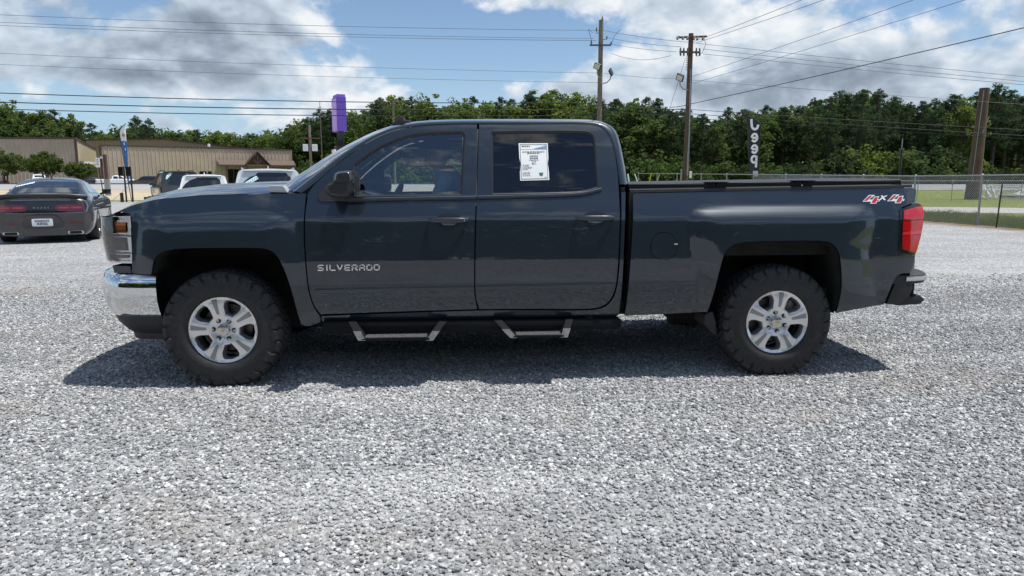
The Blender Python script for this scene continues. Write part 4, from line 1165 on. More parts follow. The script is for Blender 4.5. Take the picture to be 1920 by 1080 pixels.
# ================================================================== ground
def ground_mat(name, cols, scale=0.5, bump=0.4, bscale=8.0, grain=60.0):
    m = bpy.data.materials.new(name); m.use_nodes = True
    nt = m.node_tree; b = nt.nodes['Principled BSDF']; N, L = nt.nodes.new, nt.links.new
    b.inputs['Roughness'].default_value = 0.95; b.inputs['Specular IOR Level'].default_value = 0.15
    g = N('ShaderNodeNewGeometry')
    n = N('ShaderNodeTexNoise'); n.inputs['Scale'].default_value = scale; n.inputs['Detail'].default_value = 12; n.inputs['Roughness'].default_value = 0.7
    L(g.outputs['Position'], n.inputs['Vector'])
    r = N('ShaderNodeValToRGB'); L(n.outputs['Fac'], r.inputs[0])
    el = r.color_ramp.elements
    while len(el) < len(cols): el.new(0.5)
    for i, c in enumerate(cols): el[i].position = 0.3 + 0.4 * i / max(1, len(cols) - 1); el[i].color = (*c, 1)
    n2 = N('ShaderNodeTexNoise'); n2.inputs['Scale'].default_value = grain; n2.inputs['Detail'].default_value = 4
    L(g.outputs['Position'], n2.inputs['Vector'])
    mx = N('ShaderNodeMix'); mx.data_type = 'RGBA'; mx.blend_type = 'OVERLAY'; mx.inputs[0].default_value = 0.55
    L(r.outputs[0], mx.inputs[6]); L(n2.outputs['Fac'], mx.inputs[7]); L(mx.outputs[2], b.inputs['Base Color'])
    n3 = N('ShaderNodeTexNoise'); n3.inputs['Scale'].default_value = bscale; n3.inputs['Detail'].default_value = 8
    L(g.outputs['Position'], n3.inputs['Vector'])
    bp = N('ShaderNodeBump'); bp.inputs['Strength'].default_value = bump; bp.inputs['Distance'].default_value = 0.05
    L(n3.outputs['Fac'], bp.inputs['Height']); L(bp.outputs[0], b.inputs['Normal'])
    return m
def dust(nt, col_socket):
    # crusher dust in wheel tracks and bare soil showing between the stones
    N, L = nt.nodes.new, nt.links.new; g = N('ShaderNodeNewGeometry')
    def lay(src, scale, stretch, off, a, b, amt, col, detail=8):
        mp = N('ShaderNodeMapping'); mp.inputs['Scale'].default_value = stretch; mp.inputs['Location'].default_value = off; L(g.outputs['Position'], mp.inputs[0])
        n = N('ShaderNodeTexNoise'); n.inputs['Scale'].default_value = scale; n.inputs['Detail'].default_value = detail; n.inputs['Roughness'].default_value = 0.66; L(mp.outputs[0], n.inputs['Vector'])
        r = N('ShaderNodeMapRange'); L(n.outputs['Fac'], r.inputs[0]); r.inputs[1].default_value = a; r.inputs[2].default_value = b; r.inputs[4].default_value = amt
        m = N('ShaderNodeMix'); m.data_type = 'RGBA'; L(r.outputs[0], m.inputs[0]); L(src, m.inputs[6]); m.inputs[7].default_value = (*col, 1)
        return m.outputs[2]
    c = lay(col_socket, 0.55, (0.28, 1.3, 1), (0, 0, 0), 0.50, 0.68, 0.62, (0.58, 0.58, 0.57))
    c = lay(c, 0.60, (0.8, 1.0, 1), (31, 7, 0), 0.53, 0.68, 0.60, (0.33, 0.295, 0.26))
    c = lay(c, 0.50, (0.5, 1.2, 1), (11, 47, 0), 0.52, 0.70, 0.50, (0.19, 0.195, 0.205))
    return c
def gravel_mat():
    m = bpy.data.materials.new('gravel'); m.use_nodes = True
    nt = m.node_tree; b = nt.nodes['Principled BSDF']; N, L = nt.nodes.new, nt.links.new
    b.inputs['Roughness'].default_value = 0.9; b.inputs['Specular IOR Level'].default_value = 0.2
    g = N('ShaderNodeNewGeometry')
    v = N('ShaderNodeTexVoronoi'); v.inputs['Scale'].default_value = 46; v.inputs['Randomness'].default_value = 1.0
    L(g.outputs['Position'], v.inputs['Vector'])
    sep = N('ShaderNodeSeparateColor'); L(v.outputs['Color'], sep.inputs[0])
    r = N('ShaderNodeValToRGB'); L(sep.outputs[0], r.inputs[0])
    for i, (p, c) in enumerate(GRAVEL_RAMP):
        e = r.color_ramp.elements[i] if i < 2 else r.color_ramp.elements.new(p)
        e.position = p; e.color = (*c, 1)
    d = N('ShaderNodeMapRange'); L(v.outputs['Distance'], d.inputs[0]); d.inputs[1].default_value = 0.30; d.inputs[2].default_value = 0.62; d.inputs[3].default_value = 1.0; d.inputs[4].default_value = 0.6  # darker cell edges: shade between the stones put into the colour
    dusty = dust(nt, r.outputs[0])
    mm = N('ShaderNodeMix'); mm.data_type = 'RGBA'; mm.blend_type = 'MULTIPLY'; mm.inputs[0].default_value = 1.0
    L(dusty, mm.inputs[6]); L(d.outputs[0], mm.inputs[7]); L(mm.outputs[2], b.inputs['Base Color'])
    # stone relief
    inv = N('ShaderNodeMath'); inv.operation = 'MULTIPLY'; inv.inputs[1].default_value = -1.0; L(v.outputs['Distance'], inv.inputs[0])
    bp = N('ShaderNodeBump'); bp.inputs['Strength'].default_value = 0.6; bp.inputs['Distance'].default_value = 0.012
    L(inv.outputs[0], bp.inputs['Height']); L(bp.outputs[0], b.inputs['Normal'])
    return m
GRAVEL_RAMP = [(0.0, (0.20, 0.204, 0.208)), (1.0, (0.72, 0.725, 0.72)), (0.25, (0.285, 0.29, 0.295)), (0.6, (0.395, 0.40, 0.405)), (0.86, (0.53, 0.535, 0.535))]

def sheet_strip(name, deps, lat0, lat1, off, m, n=24):
    rows = []
    for d in deps:
        a, b = lat0(d) if callable(lat0) else lat0, lat1(d) if callable(lat1) else lat1
        rows.append([(lambda p: (p[0], p[1], p[2] + off))(site(a + (b - a) * t, d)) for t in np.linspace(0, 1, n)])
    o = MB().grid(rows).build(name, m, smooth=True)
    return tag(o, kind='structure')
GRASS = ground_mat('mown_grass', [(0.15, 0.19, 0.04), (0.21, 0.245, 0.062), (0.26, 0.265, 0.10)], 0.6, 0.9, 22, 45)
DIRT = ground_mat('sandy_verge', [(0.36, 0.29, 0.20), (0.46, 0.38, 0.28), (0.30, 0.27, 0.15)], 0.25, 0.5, 10)
ASPH = ground_mat('worn_asphalt', [(0.27, 0.27, 0.275), (0.32, 0.32, 0.32), (0.35, 0.345, 0.34)], 0.2, 0.2, 30)
CONC = ground_mat('gravel_path', [(0.40, 0.385, 0.355), (0.52, 0.51, 0.48), (0.46, 0.43, 0.38)], 1.2, 0.6, 26)
SOIL = ground_mat('lot_edge_soil', [(0.22, 0.15, 0.10), (0.33, 0.25, 0.18), (0.40, 0.36, 0.32)], 1.5, 0.6, 20)
def fence_lat(d): return 15.3 - 0.116 * (d - 22.5)
sheet_strip('ground', list(np.linspace(-150, 20, 8)) + list(np.linspace(25, 99, 12)) + [104, 120, 160, 250, 450, 900], -700, 700, -0.012, GRASS, 30)
GRAV = gravel_mat()
def wob(d, k): return 0.35 * mnoise.noise((d * 0.6, k, 0.0)) + 0.18 * mnoise.noise((d * 2.3, k + 4, 0.0))
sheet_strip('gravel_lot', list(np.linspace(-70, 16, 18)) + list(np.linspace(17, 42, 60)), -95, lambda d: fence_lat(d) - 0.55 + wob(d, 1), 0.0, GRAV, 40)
sheet_strip('soil_edge', list(np.linspace(5, 42, 120)), lambda d: fence_lat(d) - 0.9 + wob(d, 1) + .25 * wob(d * 3, 5), lambda d: fence_lat(d) + 0.05 + wob(d, 7) * .6, 0.006, SOIL, 6)
sheet_strip('verge', np.linspace(43.5, 67, 12), -190, lambda d: -4 + wob(d, 3), 0.004, DIRT, 12)
sheet_strip('road', np.linspace(67, 97, 10), -330, 330, 0.02, ASPH, 10)
sheet_strip('parking_lot', [98.2, 99, 101, 104, 108, 113], -190, -10, 0.02, ASPH, 10)
def path_d(lat, t): return 31.0 - 0.20 * (lat - 16) + t * 5.2
rows = []
for t in np.linspace(0, 1, 6):
    rows.append([(lambda p: (p[0], p[1], p[2] + .006))(site(l, path_d(l, t) + .12 * mnoise.noise((l, t * 3, 0)))) for l in np.linspace(14.5, 60, 60)])
tag(MB().grid(rows).build('path', CONC, smooth=True), kind='structure')
# kerb beyond the road
rows = []
for dz, dd in ((0.0, 97.2), (.14, 97.22), (.15, 97.5), (.15, 98.1), (-.1, 98.15)):
    rows.append([(lambda p: (p[0], p[1], p[2] + dz))(site(l, dd)) for l in np.linspace(-190, -8, 20)])
tag(MB().grid(rows).build('kerb', mat('kerb_dark', (.06, .06, .06), .8)), kind='structure')

# ---- loose stones near the viewpoint: one mass
def build_gravel():
    stone_col = bpy.data.collections.new('stones')
    m = bpy.data.materials.new('stone'); m.use_nodes = True
    nt = m.node_tree; b = nt.nodes['Principled BSDF']; N, L = nt.nodes.new, nt.links.new
    b.inputs['Roughness'].default_value = 0.85; b.inputs['Specular IOR Level'].default_value = 0.3
    oi = N('ShaderNodeObjectInfo'); r = N('ShaderNodeValToRGB'); L(oi.outputs['Random'], r.inputs[0])
    for i, (p, c) in enumerate(STONE_RAMP):
        e = r.color_ramp.elements[i] if i < 2 else r.color_ramp.elements.new(p)
        e.position = p; e.color = (*c, 1)
    tc = N('ShaderNodeTexCoord'); n = N('ShaderNodeTexNoise'); n.inputs['Scale'].default_value = 2.2; n.inputs['Detail'].default_value = 5
    L(tc.outputs['Object'], n.inputs['Vector'])
    mr = N('ShaderNodeMapRange'); L(n.outputs['Fac'], mr.inputs[0]); mr.inputs[1].default_value = .3; mr.inputs[2].default_value = .7; mr.inputs[3].default_value = .72; mr.inputs[4].default_value = 1.22
    mm = N('ShaderNodeMix'); mm.data_type = 'RGBA'; mm.blend_type = 'MULTIPLY'; mm.inputs[0].default_value = 1.0
    L(dust(nt, r.outputs[0]), mm.inputs[6]); L(mr.outputs[0], mm.inputs[7]); L(mm.outputs[2], b.inputs['Base Color'])
    rr = random.Random(5)
    for k in range(7):
        bm = bmesh.new(); bmesh.ops.create_icosphere(bm, subdivisions=1, radius=1.0)
        sx, sy, sz = rr.uniform(.8, 1.25), rr.uniform(.7, 1.0), rr.uniform(.5, .75)
        for v in bm.verts:
            f = 1 + rr.uniform(-.22, .2)
            v.co = Vector((v.co.x * sx * f, v.co.y * sy * f, v.co.z * sz * f))
        me = bpy.data.meshes.new('stone'); bm.to_mesh(me); bm.free(); me.materials.append(m)
        if k % 2: me.polygons.foreach_set('use_smooth', [False] * len(me.polygons))
        o = bpy.data.objects.new('stone', me); stone_col.objects.link(o)
    # seed region
    NR = 16; rows = []
    for d in np.linspace(1.5, 10.5, NR):
        hw = 1.2 + d * 0.86
        rows.append([(lambda p: (p[0], p[1], 0.001))(site(-hw + 2 * hw * t, d)) for t in np.linspace(0, 1, 20)])
    o = MB().grid(rows).build('gravel', m)
    ng = bpy.data.node_groups.new('gravel_scatter', 'GeometryNodeTree')
    ng.interface.new_socket('Geometry', in_out='INPUT', socket_type='NodeSocketGeometry')
    ng.interface.new_socket('Geometry', in_out='OUTPUT', socket_type='NodeSocketGeometry')
    N, L = ng.nodes.new, ng.links.new
    gi, go = N('NodeGroupInput'), N('NodeGroupOutput')
    dp = N('GeometryNodeDistributePointsOnFaces'); dp.distribute_method = 'RANDOM'
    # thinner where the stones are worn into the soil
    pos = N('GeometryNodeInputPosition'); nz = N('ShaderNodeTexNoise'); nz.inputs['Scale'].default_value = 0.9; nz.inputs['Detail'].default_value = 4
    L(pos.outputs[0], nz.inputs['Vector'])
    mr = N('ShaderNodeMapRange'); L(nz.outputs['Fac'], mr.inputs[0]); mr.inputs[1].default_value = .3; mr.inputs[2].default_value = .62; mr.inputs[3].default_value = STONE_DENS; mr.inputs[4].default_value = STONE_DENS * .62
    sx = N('ShaderNodeSeparateXYZ'); L(pos.outputs[0], sx.inputs[0])
    fd_ = N('ShaderNodeMapRange'); L(sx.outputs[1], fd_.inputs[0]); fd_.inputs[1].default_value = .8; fd_.inputs[2].default_value = 4.4; fd_.inputs[3].default_value = 1.0; fd_.inputs[4].default_value = 0.0
    ml = N('ShaderNodeMath'); ml.operation = 'MULTIPLY'; L(mr.outputs[0], ml.inputs[0]); L(fd_.outputs[0], ml.inputs[1])
    L(ml.outputs[0], dp.inputs['Density'])
    L(gi.outputs[0], dp.inputs['Mesh'])
    ci = N('GeometryNodeCollectionInfo'); ci.inputs['Collection'].default_value = stone_col
    ci.inputs['Separate Children'].default_value = True; ci.inputs['Reset Children'].default_value = True
    ip = N('GeometryNodeInstanceOnPoints'); ip.inputs['Pick Instance'].default_value = True
    L(dp.outputs['Points'], ip.inputs['Points']); L(ci.outputs[0], ip.inputs['Instance'])
    rv = N('FunctionNodeRandomValue'); rv.data_type = 'FLOAT_VECTOR'; rv.inputs[0].default_value = (-.5, -.5, 0); rv.inputs[1].default_value = (.5, .5, 6.28)
    L(rv.outputs[0], ip.inputs['Rotation'])
    rs = N('FunctionNodeRandomValue'); rs.data_type = 'FLOAT'; rs.inputs[2].default_value = 0.0; rs.inputs[3].default_value = 1.0; rs.inputs['Seed'].default_value = 3
    pw = N('ShaderNodeMath'); pw.operation = 'POWER'; pw.inputs[1].default_value = 2.0; L(rs.outputs[1], pw.inputs[0])
    ma = N('ShaderNodeMath'); ma.operation = 'MULTIPLY_ADD'; ma.inputs[1].default_value = 0.0092; ma.inputs[2].default_value = 0.0060; L(pw.outputs[0], ma.inputs[0])
    L(ma.outputs[0], ip.inputs['Scale'])
    # lift at random so that they lie in layers
    rz = N('FunctionNodeRandomValue'); rz.data_type = 'FLOAT_VECTOR'; rz.inputs[0].default_value = (0, 0, -.004); rz.inputs[1].default_value = (0, 0, .006); rz.inputs['Seed'].default_value = 9
    ti = N('GeometryNodeTranslateInstances'); ti.inputs['Local Space'].default_value = False; L(ip.outputs[0], ti.inputs[0]); L(rz.outputs[0], ti.inputs['Translation'])
    L(ti.outputs[0], go.inputs[0])
    md = o.modifiers.new('scatter', 'NODES'); md.node_group = ng
    tag(o, 'loose grey and white crushed stone spread over the lot in the foreground', 'gravel', kind='stuff')
STONE_DENS = 5000
STONE_RAMP = [(0.0, (0.15, 0.153, 0.157)), (1.0, (0.74, 0.745, 0.74)), (0.25, (0.235, 0.24, 0.244)), (0.58, (0.31, 0.316, 0.32)), (0.84, (0.44, 0.445, 0.447)), (0.978, (0.67, 0.675, 0.67)), (0.986, (0.38, 0.33, 0.28))]
build_gravel()
# ================================================================== other vehicles (local: +X forward, Z up, base at the ground)
class Car:
    def __init__(s, name, hw, top, rear, front, zb, paint, loc, rz, label, cat, group=None, endr=(0.25, 0.25), cor=0.10):
        s.hw_z, s.hw_w = zip(*hw); s.tx, s.tz = zip(*top); s.rz_, s.rx = zip(*rear); s.fz_, s.fx = zip(*front)
        s.zb, s.paint, s.endr, s.cor = zb, paint, endr, cor
        s.root = empty(name, loc, rz); tag(s.root, label, cat, group)
        s.xr, s.xf = min(s.rx), max(s.fx)
    def top(s, x): return float(np.interp(x, s.tx, s.tz))
    def rear(s, z): return float(np.interp(z, s.rz_, s.rx))
    def front(s, z): return float(np.interp(z, s.fz_, s.fx))
    def hw(s, x, z):
        w = float(np.interp(z, s.hw_z, s.hw_w)); t = s.top(x)
        k = min(1, max(0, (z - (t - s.cor)) / s.cor)); w -= s.cor * (1 - math.sqrt(max(0, 1 - k * k))) * .9
        for d, e in ((x - s.xr, s.endr[0]), (s.xf - x, s.endr[1])):
            if d < e: w -= .55 * e * (1 - d / e) ** 2.2
        return max(.05, w)
    def body(s, n=44, m=20):
        rows = []
        for i in range(n + 1):
            x = s.xr + (s.xf - s.xr) * i / n; t = s.top(x); ring = []
            for k in range(m + 1):
                z = s.zb + (t - s.zb) * (1 - (1 - k / m) ** 1.35)
                ring.append((x, s.hw(x, z), z))
            half = []
            for (xx, w, z) in ring: half.append((min(max(xx, s.rear(z)), s.front(z)), w, z))
            wt = half[-1][1]
            cr = [(half[-1][0], wt * q, half[-1][2] + .035 * (1 - q * q)) for q in (.85, .6, .3)]
            side = [(a, -b, c) for a, b, c in half] + [(a, -b, c) for a, b, c in cr] + [(half[-1][0], 0, half[-1][2] + .035)] + list(reversed(cr)) + list(reversed(half))
            rows.append(side)
        mb = MB().grid(rows)
        mb.add(rows[0], [tuple(range(len(rows[0])))]); mb.add(rows[-1], [tuple(range(len(rows[0])))])
        return mb.build('body', s.paint, s.root, smooth=True, angle=38)
    def rear_panel(s, name, poly, m, off=.008, parent=None, step=.06, smooth=True, bstep=.03, thick=.02):
        """poly in (y, z); y positive = right of the car seen from behind"""
        P = spline(poly, bstep); V, T = fill(P, (), step)
        def X(y, z): return s.rear(z) + .05 * (abs(y) / .9) ** 3
        v = [(X(a, b) - off, -a, b) for a, b in V]
        n = len(v); mb = MB(); mb.add(v, [tuple(map(int, t)) for t in T])
        e = {}
        for t in T:
            for a, b in ((t[0], t[1]), (t[1], t[2]), (t[2], t[0])): e[(int(a), int(b))] = 1
        rim = [(a, b) for a, b in e if (b, a) not in e]
        for a, b in rim: mb.add([v[a], v[b], (v[b][0] + thick, v[b][1], v[b][2]), (v[a][0] + thick, v[a][1], v[a][2])], [(0, 1, 2, 3)])
        return mb.build(name, m, parent or s.root, smooth=True, angle=40)
    def side_panel(s, name, poly, m, off=.006, sides=(-1, 1), step=.08, parent=None, bstep=.05):
        P = spline(poly, bstep); V, T = fill(P, (), step); out = []
        for sd in sides:
            v = [(a, sd * (s.hw(a, b) + off), b) for a, b in V]
            out.append(MB().add(v, [tuple(map(int, t)) for t in T]).build(name, m, parent or s.root, smooth=True, angle=60))
        return out
    def top_panel(s, name, poly, m, off=.008, step=.08, parent=None):
        """poly in (x, y) lying on the top line"""
        P = spline(poly, .05); V, T = fill(P, (), step)
        v = []
        for x, y in V:
            w = s.hw(x, s.top(x)) + .06; q = min(1, abs(y) / max(.05, w)); v.append((x, y, s.top(x) + .035 * (1 - q * q) + off))
        return MB().add(v, [tuple(map(int, t)) for t in T]).build(name, m, parent or s.root, smooth=True, angle=60)
    def wheels(s, xs, r, y, rimm, w=.22):
        for x in xs:
            for sd in (-1, 1):
                e = empty('wheel'); e.parent = s.root; e.location = (x, sd * y, r); e.rotation_euler = (0, 0, 0 if sd < 0 else math.pi)
                MB().revolve([(r * .66, -w * .42), (r * .72, -w * .5), (r * .9, -w * .5), (r * .97, -w * .42), (r, -w * .3), (r, w * .3), (r * .97, w * .42), (r * .9, w * .5), (r * .66, w * .5)], 32).build('tyre', RUBBER, e, smooth=True)
                mb = MB().revolve([(r * .66, -w * .40), (r * .62, -w * .44), (r * .60, -w * .3), (r * .58, w * .2)], 28)
                for k in range(5):
                    a = 2 * math.pi * k / 5 + .3
                    mb.box((r * .34 * math.cos(a), -w * .38, r * .34 * math.sin(a)), (r * .6, .03, r * .15), M=Matrix.Rotation(-a, 3, 'Y'))
                mb.revolve([(0, -w * .45), (r * .12, -w * .44), (r * .14, -w * .3)], 16)
                mb.build('rim', rimm, e, smooth=True, angle=30)
                a2 = r * 1.13
                arc = [(a2 * math.cos(t), a2 * math.sin(t)) for t in np.linspace(-.25, math.pi + .25, 20)]
                wy = s.hw(x, r * 1.2)
                MB().prism(arc, y - wy - .006 if sd < 0 else y - wy - .006, .10).build('arch', UNDER, e)  # solid dark plug: shade of the wheel well put into colour

DGLASS = mat('dark_car_glass', (.012, .014, .016), .03, coat=1.0, coat_rough=.01)
TEAL = mat('sticker_teal', (.10, .50, .55), .5)
def sticker(car, y, z, ang, L=.42, h=.085, off=.02, toppanel=False):
    """white price strip with teal digits inside the rear glass"""
    c, sn = math.cos(ang), math.sin(ang)
    def R(u, v): return (y + u * c - v * sn, z + u * sn + v * c)
    p = car.rear_panel('price_strip', [R(*q) + (1,) for q in ((-L / 2, -h / 2), (L / 2, -h / 2), (L / 2, h / 2), (-L / 2, h / 2))], WHITE, off, step=.2, thick=.003)
    n = 8
    for k in range(n):
        u = -L / 2 + L * (k + .5) / n; w = L / n * .32; hh = h * (.34 if k % 2 else .28)
        car.rear_panel('strip_mark', [R(u - w, -hh) + (1,), R(u + w, -hh) + (1,), R(u + w * .8, hh) + (1,), R(u - w * .8, hh) + (1,)], TEAL, off + .003, step=.2, thick=.002, parent=p)

# ------------------------------------------------------------------ muscle coupe
def muscle_car():
    GREY = paint_mat('granite_grey_paint', (.042, .040, .045), .5, .35)
    base = site((85 - 960) / FPX * 15.9, 15.9, 0)
    h = heading(-25.5)
    fwd = np.array([math.cos(h), math.sin(h)])
    loc = (base[0] + fwd[0] * 2.45, base[1] + fwd[1] * 2.45, 0)
    c = Car('muscle_car', [(.15, .76), (.22, .86), (.32, .93), (.48, .955), (.66, .96), (.80, .955), (.92, .925), (1.0, .86), (1.06, .80), (1.15, .735), (1.28, .665), (1.38, .60), (1.46, .52)],
            [(-2.52, .97), (-2.40, 1.0), (-2.1, 1.035), (-1.78, 1.065), (-1.45, 1.20), (-1.05, 1.335), (-.7, 1.405), (-.3, 1.425), (.15, 1.40), (.55, 1.24), (.95, 1.04), (1.7, .99), (2.3, .90), (2.5, .74)],
            [(.15, -2.36), (.25, -2.46), (.40, -2.50), (.55, -2.51), (.70, -2.50), (.95, -2.46), (1.1, -2.42)], [(.15, 2.35), (.4, 2.46), (.75, 2.48), (.95, 2.40)], .17, GREY, loc, h,
            'dark grey muscle coupe seen from behind, spoiler and full-width tail lamps, left of pickup', 'car', endr=(.30, .5), cor=.10)
    c.body(60, 24)
    R = c.root; R.scale = (1.05, 1.05, 1.05)
    BLK = mat('spoiler_black', (.03, .03, .033), .35)
    rows = []
    for y in np.linspace(-.86, .86, 25):
        q = abs(y) / .86; xb = -2.50 + .10 * q ** 4; zt = 1.085 - .045 * q ** 5
        rows.append([(xb + .26, y, zt - .075), (xb + .16, y, zt - .02), (xb + .05, y, zt), (xb, y, zt + .004), (xb - .012, y, zt - .015), (xb + .02, y, zt - .07), (xb + .06, y, zt - .10)])
    MB().grid(rows).build('spoiler', BLK, R, smooth=True, angle=40)
    # tail band: bright surround, black panel, two lamps, letters
    def rr(y0, y1, z0, z1, r): return [(y0 + r, z0), (y1 - r, z0), (y1, z0 + r), (y1, z1 - r), (y1 - r, z1), (y0 + r, z1), (y0, z1 - r), (y0, z0 + r)]
    c.rear_panel('tail_surround', rr(-.87, .87, .665, .945, .07), mat('surround_satin', (.30, .30, .32), .25, .7), .012)
    band = c.rear_panel('tail_band', rr(-.845, .845, .69, .93, .06), GLOSSB, .020)
    LR = mat('dark_red_lens', (.10, .005, .010), .1, coat=1.0); LRG = mat('led_tube', (.26, .045, .05), .3)
    for s in (-1, 1):
        a, b = sorted((s * .26, s * .82))
        lamp = c.rear_panel('tail_light', rr(a, b, .715, .845, .05), LR, .028)
        for k in (0, 1):
            y0 = a + .05 + k * (b - a - .08) / 2; y1 = y0 + (b - a - .14) / 2
            c.rear_panel('light_tube', rr(y0, y1, .765, .80, .015), LRG, .034, parent=lamp)
        c.rear_panel('reflector', rr(s * .62 - .13, s * .62 + .13, .42, .455, .01), mat('dim_red', (.13, .02, .025), .3), .012)
        ex = c.rear_panel('exhaust_tip', rr(s * .60 - .15, s * .60 + .15, .19, .265, .02), BRIGHT, .03, thick=.08)
        c.rear_panel('exhaust_bore', rr(s * .60 - .12, s * .60 + .12, .205, .25, .015), UNDER, .034, parent=ex)
    xb = c.rear(.78) - .030
    t = text('tail_lettering', 'DODGE', .055, BRIGHT, R, (xb, 0, .785), (math.pi / 2, 0, -math.pi / 2), .002, spacing=1.9)
    c.rear_panel('plate_recess', [(-.36, .36), (.36, .36), (.27, .60), (-.27, .60)], mat('recess_grey', (.05, .05, .055), .5), .006)
    pl = c.rear_panel('licence_plate', rr(-.19, .19, .385, .545, .012), WHITE, .022)
    NAVY = mat('plate_navy', (.02, .03, .10), .5)
    for i, (w, z) in enumerate((('KREDIT', .497), ('KING', .435))):
        text('plate_text', w, .066, NAVY, R, (c.rear(z) - .026, 0, z), (math.pi / 2, 0, -math.pi / 2), .001, sx=1.25, bold=.0012)
    c.rear_panel('badge_oval', [(-.80 + .085 * math.cos(t_), .625 + .028 * math.sin(t_)) for t_ in np.linspace(0, 6.28, 14, endpoint=False)], BRIGHT, .010)
    text('badge_text', 'SRT', .04, GLOSSB, R, (c.rear(.62) - .006 - .0, .80, .625), (math.pi / 2, 0, -math.pi / 2), .001)
    # glass on top line, side glass
    c.top_panel('rear_glass', [(-1.76, -.66, 1), (-1.78, 0), (-1.76, .66, 1), (-1.0, .56), (-.86, .50, 1), (-.84, 0), (-.86, -.50, 1), (-1.0, -.56)], DGLASS)
    strip = [(-1.42, .60, 1), (-1.34, .60, 1), (-1.13, .28, 1), (-1.22, .28, 1)]
    ps = c.top_panel('price_strip', strip, WHITE, .016)
    for k in range(7):
        u = (k + .5) / 7; x0 = -1.385 + .205 * u; y0 = .59 - .31 * u
        c.top_panel('strip_mark', [(x0 - .016, y0 + .012, 1), (x0 + .02, y0 + .012, 1), (x0 + .02, y0 - .012, 1), (x0 - .016, y0 - .012, 1)], TEAL, .021, parent=ps)
    c.top_panel('windshield', [(.22, -.52, 1), (.20, 0), (.22, .52, 1), (.90, .68, 1), (.94, 0), (.90, -.68, 1)], DGLASS)
    c.side_panel('side_glass', [(-1.0, 1.10, 1), (-.75, 1.27), (-.3, 1.33), (.1, 1.30), (.45, 1.16), (.62, 1.06, 1)], DGLASS)
    for sd in (-1, 1):
        MB().box((.55, sd * 1.0, 1.10), (.12, .20, .13)).tube([(.55, sd * .85, 1.03), (.55, sd * .95, 1.08)], .03).build('side_mirror', GLOSSB, R, bevel=.03, smooth=True)
        c.side_panel('door_seam', [(.55, .35, 1), (.558, .35, 1), (.60, 1.0, 1), (.592, 1.0, 1)], UNDER, .002, (sd,)); c.side_panel('door_seam', [(-.75, .35, 1), (-.742, .35, 1), (-.80, 1.0, 1), (-.808, 1.0, 1)], UNDER, .002, (sd,))
        c.side_panel('door_handle', [(-.70, .86), (-.5, .86), (-.5, .89), (-.70, .89)], GREY, .02, (sd,))
    MB().prism([(-.02, 0), (.12, 0), (.03, .055), (0, .06)], -.012, .012).build('roof_antenna', GLOSSB, R, loc=(-.75, 0, 1.42))
    c.wheels((-1.46, 1.47), .365, .83, mat('polished_rim', (.5, .5, .52), .25, .9), .27)
    return c
muscle_car()

